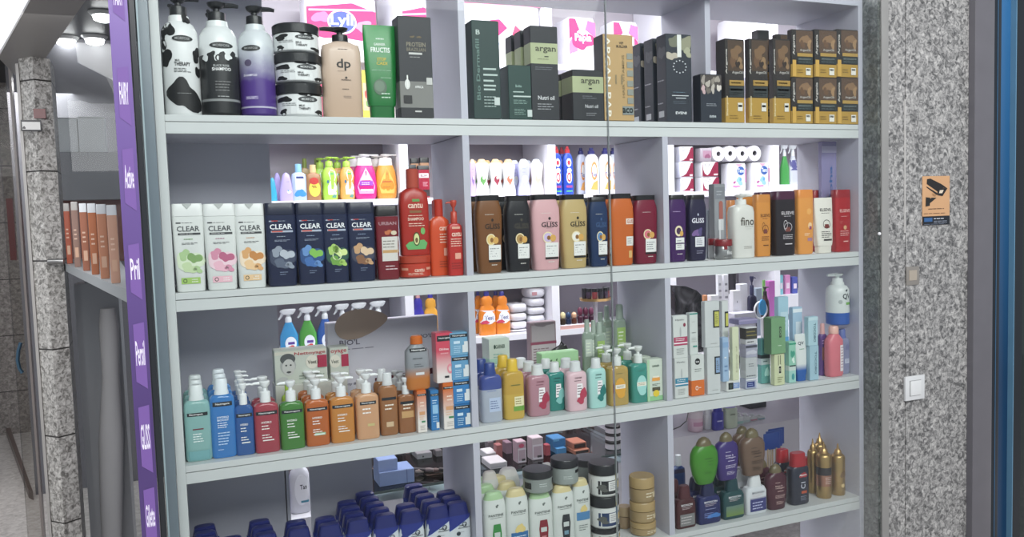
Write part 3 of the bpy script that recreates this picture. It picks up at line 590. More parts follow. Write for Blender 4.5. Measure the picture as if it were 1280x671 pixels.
sa = CT(702, 756, 87.5, .0, 1, '#25282e', 'argan_box', 'short wide black carton with argan on a pale green band', dep=.07, bands=[(.55, '#25282e'), (.87, '#a9b286')],
   decs=[('T', 'argan', .1, .755, 1.15, .12, '#4d4f3c'), ('R', 0, .2, .62, .645, '#2b2c26'), ('L', -.4, .5, .42, .5, 2, '#6c7078'), ('T', 'Nutri oil', .15, .28, .8, .07, '#c0c2c4'), ('L', -.2, .5, .08, .16, 2, '#8a8c90')])
behind(sa, 1, .08, 'second short argan carton behind the wide front one')
CT(743, 792, 43.6, -.002, 1, '#bb9760', 'gold_box', 'gold carton with white vertical lettering behind the glass seam', dep=.055, side=[('R', -1, 1, 0, .999, '#3c3d44')],
   decs=[('T', 'ARGAN BAR', -.72, .5, .36, .96, '#ece4d0', -1), ('T', 'VIP', .2, .905, .3, .03, '#40382c'), ('T', 'BUILDER', .25, .865, .75, .03, '#40382c'), ('T', '11', .0, .48, .5, .11, '#8c7a56'), ('T', 'HAIR VITAMINS', .3, .52, .16, .5, '#8a734a', 1)] + [('R', .55, .95, v, v + .07, '#8a8f86') for v in (.72, .62, .52, .4, .3, .2)] + [('R', .2, .95, .07, .17, '#7f8a88'), ('T', 'aco', .55, .12, .7, .06, '#4f5c5e')])
ev = CT(821, 864.6, 43, .0, 1, '#232a36', 'shampoo_carton', 'tall navy carton with pale leaves and a dotted ring, front of its row', dep=.05,
   side=[('B', .2, .8, .7, .08, '#4a4d55', 4), ('L', -.8, .8, .46, .5, 1, '#8d9098'), ('L', -.8, .8, .2, .24, 1, '#8d9098'), ('R', -.6, .5, .06, .13, '#a8abb2')],
   decs=[('B', .5, .9, .55, .09, '#8d8d72', 1), ('B', -.3, .92, .5, .06, '#6d705c', 2), ('B', -.55, .75, .4, .05, '#b4aa98', 4), ('R', -.12, .2, .74, .995, '#dfe0dc'), ('B', .7, .8, .3, .05, '#a3a386', 5)] + [('E', .05 + .5 * math.cos(a * .5236), .63 + .07 * math.sin(a * .5236), .05, .007, '#d7dade') for a in range(12)] + [('L', -.5, .6, .33, .345, 1, '#6d8a9c'), ('R', -.6, .7, .295, .303, '#cfd4d8'), ('R', -.3, .5, .265, .275, '#b9c0c6'), ('L', -.5, .6, .2, .24, 2, '#56616e'), ('T', 'EVENI', .1, .1, .85, .03, '#e4e8ea')])
behind(ev, 3, .068, ['tall navy leaf carton, second in its row', 'tall navy leaf carton, third in its row', 'tall navy leaf carton, last in its row'], dx=-.0015)
CT(866, 902, 93, .002, 0, z=ZS[1] + LIFT, col='#1f2836', name='mask_carton', label='short navy carton printed with pale shells beside the tall navy one', dep=.04,
   decs=[('R', -.99, .99, .7, .985, '#4a423e')] + [('B', u, v, .2, .08, c, i) for i, (u, v, c) in enumerate(((-.75, .88, '#9c938a'), (-.3, .8, '#b3aa9e'), (.2, .86, '#8a8176'), (.6, .9, '#a0978c'), (.75, .72, '#d2c8be'), (-.75, .68, '#c9a8aa'), (.15, .7, '#b9b0a6'), (-.3, .66, '#6f675f')))] + [('L', -.5, .7, .33, .4, 2, '#9aa0a8'), ('T', 'EVENI', .1, .12, .6, .05, '#cfd6da')])
def macad(front): return [('R', -.72, .99, .62 if front else .6, .985, '#4a3626'), ('B', .1, .84, .55, .08, '#7a5a3a', 2), ('B', .55, .72, .3, .06, '#8f6e48', 5), ('B', -.2, .72, .26, .07, '#6a4a2e', 7), ('B', .3, .7, .2, .045, '#2c1c12', 8), ('R', -1, -.72, .33, .998, '#26211f'), ('T', 'Argania', -.86, .73, .2, .3, '#cfcac2', 1), ('T', 'ArganOil', .25, .6, 1.1, .04, '#b8b4ae'),
    ('R', -.6, .95, .445, .51, '#a88236'), ('L', -.4, .8, .455, .5, 1, '#d8c088'), ('R', -.62, .95, .31, .435, '#2b3436'), ('R', -.5, .8, .385, .41, '#97a4a4'), ('L', -.5, .8, .32, .37, 2, '#66767a'), ('T', 'Shampoo', -.84, .2, .24, .24, '#e8d9a8', 1), ('R', .25, .75, .14, .24, '#ddd9cc'), ('R', .3, .7, .19, .215, '#2b2b2b'), ('L', -.6, .6, .04, .1, 2, '#8a6a24')]
for i, (a, b) in enumerate(((895, 930.5), (931, 960), (961, 988))):
    a2 = a if i == 0 else a - 6
    CT(a, b, 49, .004, 1, '#2a2422', 'argan_shampoo_box', ['tall black and gold carton, first of three beside the short navy carton', 'tall black and gold carton, middle one of three', 'tall black and gold carton touching the stack of small ones'][i], dep=.02 if i else .045, bands=[(.3, '#b68c30')], decs=macad(1))
def mg(a, b, yt, lab, z=None):
    return CT(a, b, yt, .0, 1, '#2a2422', 'argan_mask_box', lab, dep=.02, z=z, bands=[(.27, '#b68c30')], decs=[('R', -.6, .99, .52, .985, '#5a4230'), ('B', .3, .8, .45, .1, '#8a6746', 3), ('B', .65, .7, .2, .08, '#a07c54', 6), ('B', 0, .7, .2, .08, '#6a4a30', 9), ('R', -1, -.6, .33, .998, '#26211f'), ('T', 'Argania', -.8, .68, .24, .42, '#cfcac2', 1), ('T', 'ArganOil', .25, .57, 1.0, .06, '#b8b4ae'),
      ('R', -.5, .95, .44, .51, '#b08b3e'), ('R', -.5, .95, .29, .43, '#26302f'), ('R', -.4, .8, .37, .4, '#8f9c9c'), ('L', -.4, .8, .3, .35, 1, '#66767a'), ('R', -.95, -.62, .01, .36, '#d0a040'), ('R', .3, .75, .05, .2, '#e4e0d4'), ('R', .35, .7, .14, .18, '#2b2b2b'), ('L', -.5, .2, .08, .18, 2, '#8a6a24')])
pos = ['left', 'middle', 'right']
for i, (a, b) in enumerate(((984, 1016), (1012.5, 1045.7), (1042, 1074.5))):
    o = mg(a, b, 97, 'small black and gold carton, bottom row, %s column of the stack' % pos[i])
    o2 = mg(a, b, 37.5, 'small black and gold carton, top row, %s column of the stack' % pos[i], top(o))
    behind(o, 2, .07, 'small black and gold carton hidden in the depth of the stack', 'rear argan cartons'); behind(o2, 2, .07, 'small dark carton behind the top row of the gold stack', 'rear upper argan cartons')
CT(940, 962, 38, .16, 1, '#3b3a3d', 'dark_box', 'plain dark carton behind the tall black and gold ones', dep=.06)
# ================================================================== ROW 2
def clear_dec(ink, leaf, band, sub='#3c3e42', top_ink=None):
    return [('R', -.75, -.45, .775, .79, sub), ('L', -.4, .6, .775, .79, 1, sub), ('T', 'CLEAR', 0, .715, 1.42, .062, ink), ('R', -.65, .75, .645, .668, sub), ('L', -.55, .7, .65, .664, 1, '#c8c8c8')] + \
           [('L', -.3, .4, .585, .61, 1, leaf[0]), ('L', -.45, .6, .535, .56, 2, sub)] + \
           [('B', 0, .34, .72, .13, leaf[1], 4), ('B', -.35, .42, .3, .06, leaf[2], 2), ('B', .3, .38, .4, .06, leaf[3], 7), ('B', -.05, .27, .45, .06, leaf[4], 9), ('B', .45, .25, .25, .04, leaf[2], 12)] + band
wl = [('leafy green', ['#6c9a58', '#d6e4c4', '#a9c98c', '#7ea55e', '#c2d8a4'], '#9cc45c'), ('pink blossom', ['#b0708c', '#f0cdd8', '#d98aa6', '#c25f84', '#eeb4c6'], '#eeb6c4'), ('orange ginger', ['#c88a5c', '#f2dcc0', '#dfa364', '#cc8440', '#efc48e'], '#e8c08e')]
for i, (a, b, yt) in enumerate(((214, 254, 254.5), (255, 296, 254.5), (294, 332, 254.5))):
    n, lf, bc = wl[i]
    o = BT('flat', a, b, yt, .035, 2, ['#dcdfdc', '#e2e4e2'], 'shampoo_bottle', 'white shampoo bottle with %s print' % n, decs=clear_dec('#4a4e52', lf, [('R', -.6, .6, .09, .16, bc), ('O', -.36, .125, .13, .024, '#2f3a2c', .35), ('L', .05, .5, .1, .15, 2, '#f4f4f0')]) + [('P', [(-.3, .998), (.3, .998), (0, .94)], '#b9bdba')])
    behind(o, 2, .072, 'white shampoo bottle in the rows behind the three printed white ones', 'white bottles in rear rows')
nl = [('silver swirl', ['#9aa4b4', '#3d4660', '#8e98a8', '#b4bcc8', '#5a657c']), ('green leaf on blue', ['#8fa0c0', '#27508c', '#5f8fce', '#7cc04a', '#3a6cb4']), ('lime slices', ['#8fa0c0', '#2f5a4a', '#a8cf5e', '#d4e88e', '#6ca43c']), ('brown ginseng root', ['#8fa0c0', '#3f4258', '#c89a6c', '#e0c09a', '#8a5c3c'])]
for i, (a, b) in enumerate(((331, 371), (369, 406), (402, 436), (433, 469))):
    n, lf = nl[i]
    o = BT('flat', a, b, 253.5 - .3 * i, .035, 2, ['#1b2547', '#141c38'], 'shampoo_bottle', 'navy shampoo bottle with %s print' % n, decs=clear_dec('#eef0f4', lf, [('L', -.2, .35, .13, .18, 2, '#7c88a4')], '#a8b2c8') + [('R', -.6, -.2, .78, .79, '#c23a3a'), ('R', -.6, .1, .65, .666, '#d25a50')] + ([('O', 0, .34, .35, .06, '#e8f6c0', .2), ('E', -.1, .42, .3, .05, '#7fb03c'), ('O', -.1, .42, .3, .05, '#d8f0a0', .2)] if i == 2 else []))
    behind(o, 2, .072, 'navy shampoo bottle in the rows behind the printed navy ones', 'navy bottles in rear rows')
o = BT('flat', 468, 499, 257, .04, 2, ['#7c1a26', '#1d1a1c'], 'shampoo_bottle', 'dark red bottle with a black cap next to the navy row', decs=[('T', 'URBAN', 0, .76, 1.5, .045, '#b08a90'), ('B', 0, .64, .3, .03, '#c8683a', 2), ('E', .5, .63, .25, .03, '#d8c8a8'), ('R', -.55, .95, .25, .58, '#d4cfc8'), ('R', -.5, .9, .36, .4, '#c89a60'), ('L', -.45, .85, .42, .54, 3, '#8c8880'), ('L', -.3, .8, .12, .2, 2, '#e0c0c4')])
behind(o, 1, .09, 'dark red bottle behind the black capped one')
CA = '#c63a26'; ink = '#f0cdb8'
cj = BT('jar', 497, 538.5, 319, .06, 2, [(CA, 'p'), ('#c04028', 'p')], 'hair_jar', 'round orange red jar carrying the tall red pump-neck bottle', 'jar', decs=[('T', 'cantu', .05, .35, .6, .16, ink), ('R', -.9, -.6, .35, .46, '#e09a80'), ('R', .5, .85, .35, .46, '#e09a80'), ('L', -.6, .6, .12, .24, 2, ink)])
BT('neck', 498.5, 535, 211, .05, 2, [('#b5281c', 'p'), '#b84430'], 'shampoo_bottle', 'tall red bottle with long cap and avocado print standing on the jar', z=top(cj), decs=[('T', 'cantu', 0, .575, 1.0, .06, ink), ('R', -.2, .3, .62, .65, '#5f9a4a'), ('R', -.4, .4, .49, .52, '#8a5a30'), ('L', -.5, .5, .45, .47, 1, ink), ('T', 'SHAMPOO', 0, .42, 1.1, .035, ink), ('L', -.5, .6, .33, .38, 2, ink), ('P', [(-.6, .07), (.6, .07), (.75, .14), (.5, .18), (-.5, .16), (-.75, .12)], '#5fae5e'), ('E', 0, .19, .24, .08, '#3c4a22'), ('E', 0, .19, .18, .065, '#d6d88e'), ('E', 0, .175, .1, .03, '#6a4424'), ('E', .45, .28, .16, .04, '#6fb05a')])
BT('neck', 536, 562, 249, .06, 2, [('#dd4a1e', 'p'), '#c22f1c'], 'lotion_bottle', 'orange bottle with a square red cap between the jar and the spray', decs=[('T', 'cantu', .35, .62, .9, .06, ink), ('L', -.1, .9, .42, .56, 4, ink), ('R', .25, .95, .26, .36, '#e8a088'), ('L', -.2, .9, .1, .2, 3, '#8c2c1a')])
BT('softpump', 563, 583, 250, .03, 2, [('#c62a24', 'p'), '#c8402c'], 'spray_bottle', 'slim red mist spray bottle beside the first divider', decs=[('T', 'cantu', .1, .55, 1.3, .06, ink), ('R', -.5, .6, .62, .65, '#e0a088'), ('L', -.7, .8, .38, .5, 4, ink), ('R', -.2, .6, .22, .3, '#e8a088'), ('L', -.7, .8, .08, .18, 3, '#8c1f1a')]  , pdir=-1)
CT(541, 553, 250, .15, 2, '#b82418', 'red_box', 'plain red carton behind the orange bottle', dep=.05)
def gl(ink, circ, extra=()): return [('L', -.4, .5, .745, .76, 1, '#d8d4cc'), ('E', .15, .68, .09, .02, ink), ('L', -.1, .4, .635, .645, 1, ink), ('T', 'GLISS', .15, .6, 1.15, .068, ink), ('L', -.1, .5, .55, .56, 1, ink), ('E', .0, .43, .36, .075, circ), ('O', .0, .43, .36, .075, '#e8d8a8', .2), ('E', .35, .42, .22, .045, '#d8a24a'), ('E', .05, .425, .12, .03, '#8c5a24'),
    ('R', -.2, .75, .17, .36, '#e4e4e0'), ('L', -.1, .65, .2, .33, 4, '#7a7c80'), ('R', -.2, .75, .14, .165, '#1f1c1c'), ('L', 0, .5, .09, .12, 1, '#d8d4cc')]
BK = '#1b1a1c'
gls = [(592, 628, 244, '#7a4a22', '#2a1a10', '#e4c070', 'brown bottle with gold print, black cap, next to the divider'), (629, 663.5, 244.5, '#1d1d22', '#4a4438', '#b08a48', 'black bottle with black cap and a white label square'), (660, 700, 243, '#d8a4a8', '#34262a', '#c8b4dc', 'rose pink bottle with black cap'), (697, 734, 243, '#bfa468', '#2a241c', '#e8e4d8', 'champagne gold bottle with black cap'),
 (733, 760, 246, '#16315c', '#3c5c8c', '#5a8ac0', 'dark blue bottle with black cap beside the glass seam'), (758, 792, 242, '#cc5f1c', '#f0dcc4', '#e8d0b0', 'orange bottle with black cap'), (790, 824, 244, '#7c1430', '#7c1430', '#e0707c', 'dark red bottle with a fruit emblem')]
for i, (a, b, yt, c, ik, cc, n) in enumerate(gls):
    d = gl(ik, cc)
    if i == 5: d = [('R', .2, .95, .57, .65, '#e8d8c8'), ('T', 'GLISS', .58, .61, .6, .05, '#b23a1c'), ('R', .2, .9, .27, .4, '#e0dcd4'), ('L', .3, .8, .29, .38, 3, '#8a8c90'), ('R', .4, .7, .1, .2, '#d8a860')]
    if i == 6: d = d[:1] + d[5:]
    o = BT('gliss', a, b, yt, .045, 2, [c, BK], 'shampoo_bottle', n, decs=d)
    behind(o, 1, .085, 'second row bottle directly behind the ' + n.split(' with')[0], dx=-.004)
o = BT('gliss', 831, 857.5, 243.5, .045, 2, ['#42195e', BK], 'shampoo_bottle', 'deep purple bottle with a gold ring emblem right of the second divider', decs=[('L', -.6, .6, .74, .76, 1, '#c8b0d8'), ('E', 0, .46, .42, .08, '#e8d8b0'), ('E', 0, .46, .26, .05, '#4a2a50'), ('E', .3, .42, .2, .04, '#d8a24a'), ('R', -.35, .6, .18, .36, '#e4e4e0'), ('L', -.2, .5, .2, .33, 4, '#7a7c80'), ('R', -.4, .7, .265, .28, '#42195e'), ('L', -.2, .5, .1, .13, 1, '#d8d4cc')])
behind(o, 1, .085, 'second purple bottle behind the deep purple one', dx=-.004)
o = BT('gliss', 856, 883, 243.5, .045, 2, ['#241f3f', BK], 'shampoo_bottle', 'midnight blue bottle with large white lettering', decs=[('E', -.1, .7, .08, .02, '#c0c0d0'), ('T', 'GLISS', -.1, .61, 1.3, .075, '#eceaf4'), ('B', -.3, .42, .35, .06, '#7a5a98', 3), ('B', .1, .44, .25, .05, '#544a80', 6), ('R', -.45, .55, .21, .36, '#dcdce0'), ('L', -.3, .45, .23, .34, 4, '#6a6c80'), ('L', -.3, .5, .1, .16, 2, '#9a98b0')])
behind(o, 1, .085, 'second midnight blue bottle behind the front one', dx=-.004)
r = CT(886, 907, 230, .06, 2, '#8e9196', 'lip_colour_box', 'slim grey carton with a large lipstick picture behind the small jars', dep=.03, decs=[('R', -.9, .9, .8, .96, '#7d8088'), ('L', -.6, .6, .84, .92, 2, '#a8abb0'), ('R', -.2, .5, .52, .74, '#a85c50'), ('E', .15, .74, .35, .035, '#a85c50'), ('R', -.35, .6, .38, .53, '#c8cacc'), ('R', -.35, .6, .1, .37, '#9ea1a6'), ('R', -.2, 0, .1, .52, '#dcdee0')])
CT(880, 889, 262, .1, 2, '#9aa0ac', 'slim_box', 'slim silver blue carton between midnight bottle and lipstick picture', dep=.03)
BT('jar', 885, 900, 298, .075, 2, ['#a8a8aa', '#8a1a22'], 'small_jar', 'small silver jar with red lid, rear one of two', 'jar')
BT('jar', 892, 915.5, 299, .03, 2, [('#a4a4a4', 'm'), '#8a1a22'], 'small_jar', 'small silver jar with red lid, front one of two', 'jar', decs=[('T', 'fino', .2, .35, .8, .2, '#e8e8e8'), ('L', -.5, .5, .12, .2, 1, '#666'), ('R', -.5, -.15, .5, .68, '#8a1a22')])
BT('dp', 911, 941, 243, .045, 2, ['#dad9d2', '#e4e4e0'], 'pump_bottle', 'cream white pump bottle with large thin grey lettering', pdir=1, decs=[('T', 'fino', .15, .575, 1.25, .13, '#5a544c'), ('L', -.1, .8, .485, .5, 1, '#6c665e'), ('L', 0, .6, .45, .46, 1, '#8c867e'), ('L', -.2, .7, .14, .19, 2, '#8c867e')])
def els(ik, body, lab=True): return [('T', 'ELSEVE', .1, .66, 1.25, .05, ik), ('L', -.3, .6, .6, .62, 1, ik), ('O', .1, .44, .4, .07, ik, .12), ('P', [(-.15, .37), (.35, .37), (.3, .44), (-.1, .44)], '#7c3a30'), ('O', -.15, .48, .2, .07, ik, .15), ('L', -.4, .6, .25, .33, 3, ik), ('R', -.2, .5, .17, .185, ik)]
o = BT('elseve', 941, 963, 243, .05, 2, ['#d98a34', '#d08232'], 'shampoo_bottle', 'orange bottle left of the black one', decs=els('#6a3a14', 0)); behind(o, 1, .08, 'amber bottle behind the orange one left of the black one')
BT('elseve', 908, 928, 250, .15, 2, ['#c87c3c', '#c87c3c'], 'shampoo_bottle', 'orange brown bottle behind the cream pump bottle')
BT('elseve', 929, 943, 247, .14, 2, ['#c07434', '#b06c30'], 'shampoo_bottle', 'brown orange bottle in the gap right of the cream pump bottle')
o = BT('elseve', 963, 993.5, 239, .04, 2, ['#20181f', '#4a1438'], 'shampoo_bottle', 'black bottle with dark wine cap', decs=els('#cfc8cc', 0)); behind(o, 1, .08, 'wine coloured bottle behind the black one with wine cap')
BT('elseve', 992, 1016, 237, .045, 2, ['#e8953c', '#e88a34'], 'shampoo_bottle', 'light orange bottle between the black and the white one', decs=[('E', .3, .66, .3, .05, '#f0a850'), ('E', .4, .44, .25, .05, '#f4c890'), ('P', [(.3, .38), (.6, .38), (.6, .43), (.3, .43)], '#a04468'), ('R', .1, .7, .2, .25, '#a87a90'), ('L', -.3, .5, .28, .33, 2, '#fbe0b8')])
o = BT('tube', 1015, 1042, 247, .04, 2, ['#e4e0d4', '#dcd8cc'], 'shampoo_bottle', 'cream white bottle with dark lettering', decs=[('T', 'ELSEVE', .1, .78, 1.2, .055, '#2a2624'), ('L', -.4, .6, .71, .73, 1, '#2a2624'), ('O', .1, .52, .4, .08, '#2a2624', .12), ('P', [(-.15, .45), (.4, .45), (.3, .52), (-.1, .52)], '#7c2a24'), ('L', -.5, .7, .27, .4, 4, '#3a3634'), ('R', -.3, .6, .22, .25, '#3a3634')])
BT('elseve', 1011, 1036, 237.5, .12, 2, ['#a81c24', '#9c1820'], 'shampoo_bottle', 'red bottle standing behind the cream white one')
BT('elseve', 1040, 1064, 237, .045, 2, ['#b41a20', '#a01820'], 'shampoo_bottle', 'red bottle at the right end of the shelf', decs=[('T', 'ELSEVE', .1, .66, 1.3, .05, '#e8b0a8'), ('L', -.4, .5, .56, .58, 1, '#e8b0a8'), ('L', -.5, -.2, .45, .5, 2, '#d87068'), ('E', .1, .39, .2, .035, '#d8a070'), ('L', -.5, .7, .25, .35, 3, '#e8b0a8'), ('R', -.1, .5, .16, .175, '#e8b0a8')])
CT(1023, 1046, 177, .084, 2, '#8c86b4', 'clear_box', 'tall clear violet box with blue script near the end panel', dep=.016, kind='l', decs=[('T', 'aloha', .2, .6, .4, .36, '#2f5a9c', 1), ('O', .1, .3, .4, .05, '#2f5a9c', .2), ('R', -.98, .98, .9, .96, '#a8a4c4')])
# ================================================================== ROW 3
NB = '#20262c'
def neu(v=.55, ink='#eef2f4', hi=None): return [('R', -.85, .85, v - .025, v + .025, NB), ('T', 'Neutrogena', 0, v, 1.25, .028, '#e8e8e8')] + ([('R', -.3, .6, .16, .2, hi)] if hi else []) + [('T', 'HYDRO', -.05, .43, .8, .03, ink), ('L', -.45, .35, .32, .4, 2, ink), ('R', -.4, .5, .17, .185, ink), ('L', -.45, .4, .2, .27, 2, ink)]
def nt(*a, **k): return BT(*a, **k)
o = BT('micellar', 230, 264, 480, .045, 3, [('#8fc4c0', 'l'), '#dfe6e6'], 'toner_bottle', 'pale teal clear bottle with white cap, leftmost on its shelf', bands=None, decs=[('R', -.98, .98, .6, .645, NB), ('T', 'Neutrogena', -.1, .622, 1.0, .03, '#e8e8e8'), ('R', -.4, .4, .42, .435, '#7a2a3a'), ('L', -.4, .4, .25, .38, 4, '#eef6f6'), ('R', -.98, .98, .02, .14, '#6fa8ac')])
behind(o, 2, .068, 'pale teal clear bottle in the rows behind the leftmost one', 'rear teal bottles')
o = BT('micellar', 262, 294.5, 472, .045, 3, [('#2f86d8', 'l'), '#e4ecf2'], 'toner_bottle', 'bright blue bottle with a white domed cap and black label strip', decs=[('R', -.98, .98, .66, .715, NB), ('T', 'Neutrogena', 0, .688, 1.1, .032, '#e8e8e8'), ('T', 'HYDRO', 0, .52, .9, .026, '#e4f0fa'), ('T', 'BOOST', 0, .485, .9, .026, '#e4f0fa'), ('L', -.45, .5, .38, .46, 3, '#e4f0fa'), ('L', -.45, .5, .16, .34, 5, '#b8d8f4'), ('L', -.5, 0, .1, .12, 1, '#b8d8f4')])
behind(o, 2, .068, 'bright blue bottle in the rows behind the front blue one', 'rear blue bottles')
def pumpb(a, b, yt, c, lab, rear=2, f=.04, hi=None, kind='softpump', decs=None, rl=None, name='face_wash_bottle', pd=1):
    o = BT(kind, a, b, yt, f, 3, [(c, 'l'), '#eceff0'], name, lab, decs=decs or neu(.56, '#f2f2ee', hi), pdir=pd)
    if rear: behind(o, rear, .062, rl or ('pump bottle behind the ' + lab.split(' with')[0].replace('pump bottle ', 'one ')), 'rear pump bottles ' + lab.split(' ')[0])
    return o
pumpb(293, 317, 478, '#1f5fae', 'narrow blue pump bottle with white collar beside the bright blue toner', 3)
pumpb(316.5, 348.5, 475, '#b8384a', 'raspberry pink pump bottle beside the green one', 1, pd=-1)
pumpb(348.5, 380, 475, '#3f8a2c', 'green pump bottle between pink and orange ones', 0, pd=-1)
pumpb(380, 411, 473, '#cf6416', 'deep orange pump bottle with pale green label bar', 2, hi='#9cc8a0')
pumpb(411, 442.5, 470, '#d98a2c', 'amber pump bottle right of the deep orange one', 1)
pumpb(443, 473.5, 466, '#e0a878', 'peach pump bottle with white text', 1, decs=[('R', -.7, .7, .535, .585, NB), ('T', 'Neutrogena', 0, .56, 1.1, .028, '#e8e8e8'), ('L', -.5, .5, .38, .5, 2, '#f4f0ea'), ('R', -.1, .5, .2, .24, '#c8b878')])
foam = ('softpump')
o = BT('micellar', 473, 497, 465, .045, 3, [('#a86a34', 'l'), ('#e8ecee', 'l')], 'foam_bottle', 'brown foam bottle under a cloudy clear cap', decs=[('R', -.8, .8, .57, .615, NB), ('L', -.5, .5, .4, .52, 2, '#f0e4d4'), ('R', -.4, .4, .14, .22, '#d0b088')])
behind(o, 1, .062, 'second foam bottle behind the cloudy capped brown one')
o = BT('softpump', 496, 519, 471, .045, 3, [('#a4622c', 'l'), '#e4e8ea'], 'foam_bottle', 'small brown bottle with white pump beside the orange striped carton', decs=[('R', -.8, .8, .53, .58, NB), ('L', -.5, .6, .42, .55, 2, '#f0e4d4'), ('R', -.7, .7, .28, .4, '#c89a60')])
behind(o, 2, .055, 'white pump bottle behind the small brown one', 'rear brown bottles')
def ncar(a, b, yt, f, c, lab, z=None, dep=.04, bands=None, decs=None, **k):
    return CT(a, b, yt, f, 3, c, 'face_cream_box', lab, dep=dep, z=z, bands=bands, decs=decs if decs is not None else [('R', -.95, .95, .84, .92, NB), ('T', 'Neutrogena', 0, .88, 1.4, .05, '#e8e8e8'), ('L', -.6, .5, .5, .75, 3, '#eef4fa'), ('L', -.6, .4, .15, .4, 4, '#c8e0f4')], **k)
orr = [('R', -.95, .95, .87, .92, NB), ('T', 'Neutrogena', 0, .895, 1.4, .03, '#e8e8e8'), ('L', -.4, .5, .6, .75, 2, '#fbe4d0'), ('R', -.6, .6, .42, .5, '#d89a68'), ('R', -.2, .6, .24, .28, '#3c8a5a'), ('L', -.6, .4, .3, .4, 2, '#e8b890'), ('L', -.5, .6, .06, .18, 3, '#b8b0a8')]
og = MG('#e6ded6', '#d8641c', .03, .11)
b1 = ncar(517, 533.5, 487.7, .015, og, 'orange to white carton left of the slim blue one', decs=orr)
b2 = ncar(533.5, 549, 487.7, .02, '#2c7cc0', 'slim blue carton between two orange and white ones', decs=[('R', -.95, .95, .86, .92, NB), ('T', 'Neutrogena', 0, .89, 1.4, .03, '#e8e8e8'), ('R', -.6, .7, .42, .64, '#8cc0e6'), ('L', -.6, .6, .66, .78, 2, '#d8ecfa'), ('L', -.6, .6, .2, .38, 3, '#a8d0f0'), ('R', .2, .9, .05, .2, '#dcdedc')])
b3 = ncar(549, 569.5, 478, .012, og, 'wider orange to white carton under the pink one', decs=orr)
o = BT('domecap', 506, 536.5, 419, .04, 3, [MG('#c8742c', '#8e9298', .03, .06), '#d2641a'], 'toner_bottle', 'grey bottle with orange cap and orange base standing on two cartons', z=max(top(b1), top(b2)), decs=[('R', -.7, .7, .71, .78, NB), ('T', 'Neutrogena', 0, .745, 1.1, .035, '#e8e8e8'), ('L', -.5, .5, .56, .62, 1, '#5c6066'), ('L', -.4, .4, .42, .5, 2, '#5c6066'), ('R', -.3, .4, .28, .33, '#d8dadc')])
b4 = ncar(540, 567, 416, .012, MG('#e8dcd8', '#d8465c', .02, .085), 'tall pink fading to white carton standing on the orange one', z=top(b3), decs=[('R', -.85, .85, .84, .95, NB), ('T', 'Neutrogena', 0, .9, 1.3, .04, '#e8e8e8'), ('T', 'Oil-free', -.1, .68, 1.1, .05, '#f8dce0'), ('L', -.5, .5, .56, .63, 1, '#e8a0a8'), ('O', .55, .28, .35, .1, '#e88a98', .45), ('R', -.1, .4, .1, .14, '#2a2c30')])
zz = None; st = []
for i, (yt, a, b, c) in enumerate(((504, 569, 595, '#2470b0'), (474, 568, 594, '#2f7ec2'), (443.5, 566, 593, '#5d9cc8'), (415, 564, 592, '#6aa4c8'))):
    o = ncar(a, b, yt, .01, c, ['lowest blue carton of the stack of four against the divider', 'second lowest blue carton of the stack of four', 'third carton up in the blue stack of four', 'topmost light blue carton of the stack of four'][i], z=zz, dep=.04,
             decs=[('R', -.95, .95, .8, .94, NB), ('T', 'Neutrogena', 0, .87, 1.4, .08, '#e8e8e8'), ('R', -.6, .1, .52, .64, '#c4def0'), ('L', -.6, .2, .1, .45, 4, '#b4d8f0'), ('P', [(.35, .12), (1, .12), (1, .6), (.55, .6), (.55, .45), (.35, .45)], '#d6dcde')]); zz = top(o)
# things standing deeper on the same shelf
vee = [('R', -.99, .99, .87, .96, '#d8d4c4'), ('T', 'Nettoyage', .35, .86, 1.2, .12, '#b83a44'), ('E', -.5, .55, .3, .26, '#a8aaa8'), ('E', -.5, .74, .29, .16, '#55585a'), ('E', -.48, .5, .24, .24, '#c4c4c0'), ('E', -.57, .56, .04, .025, '#3a3c3e'), ('E', -.4, .56, .04, .025, '#3a3c3e'), ('E', -.48, .36, .09, .03, '#4a4c4c'), ('B', -.7, .12, .25, .1, '#b8bab8', 5), ('R', .62, .99, .42, .78, '#b4284a'), ('E', .42, .6, .24, .2, '#ddd8c8'), ('T', 'Veet', .42, .6, .34, .12, '#4a544c'), ('L', .6, .95, .38, .42, 1, '#9cc0b0'), ('L', -.1, .95, .1, .26, 2, '#8a9a8c')]
k0 = solve(341, 409, 436, ZS[3] + .093 + LIFT, .17, .05)
sup = CT(342, 436, 478, .165, 3, '#cfd0c8', 'wax_box', 'flat pale carton lying beneath the two baby face cartons', dep=.075)
CT(341, 409, 436, .17, 3, '#c6ccc0', 'wax_box', 'carton with a grey baby face and red lettering on top', dep=.05, z=top(sup), decs=vee)
CT(409, 436, 434, .165, 3, '#c6ccc0', 'wax_box', 'narrower carton with a red corner beside the baby face one', dep=.05, z=top(sup), decs=[('T', 'oyage', -.05, .87, 1.7, .13, '#b83a44'), ('R', .2, .99, .4, .78, '#b4284a'), ('E', -.45, .58, .6, .2, '#ddd8c8'), ('T', 'Veet', -.5, .58, .8, .12, '#4a544c'), ('L', .2, .95, .34, .38, 1, '#9cc0b0'), ('L', -.9, .9, .1, .25, 2, '#8a9a8c')])
BT('micellar', 352, 372, 478, .12, 3, ['#a8cc3a', '#a8cc3a'], 'green_bottle', 'lime green bottle glimpsed behind the pump bottles')
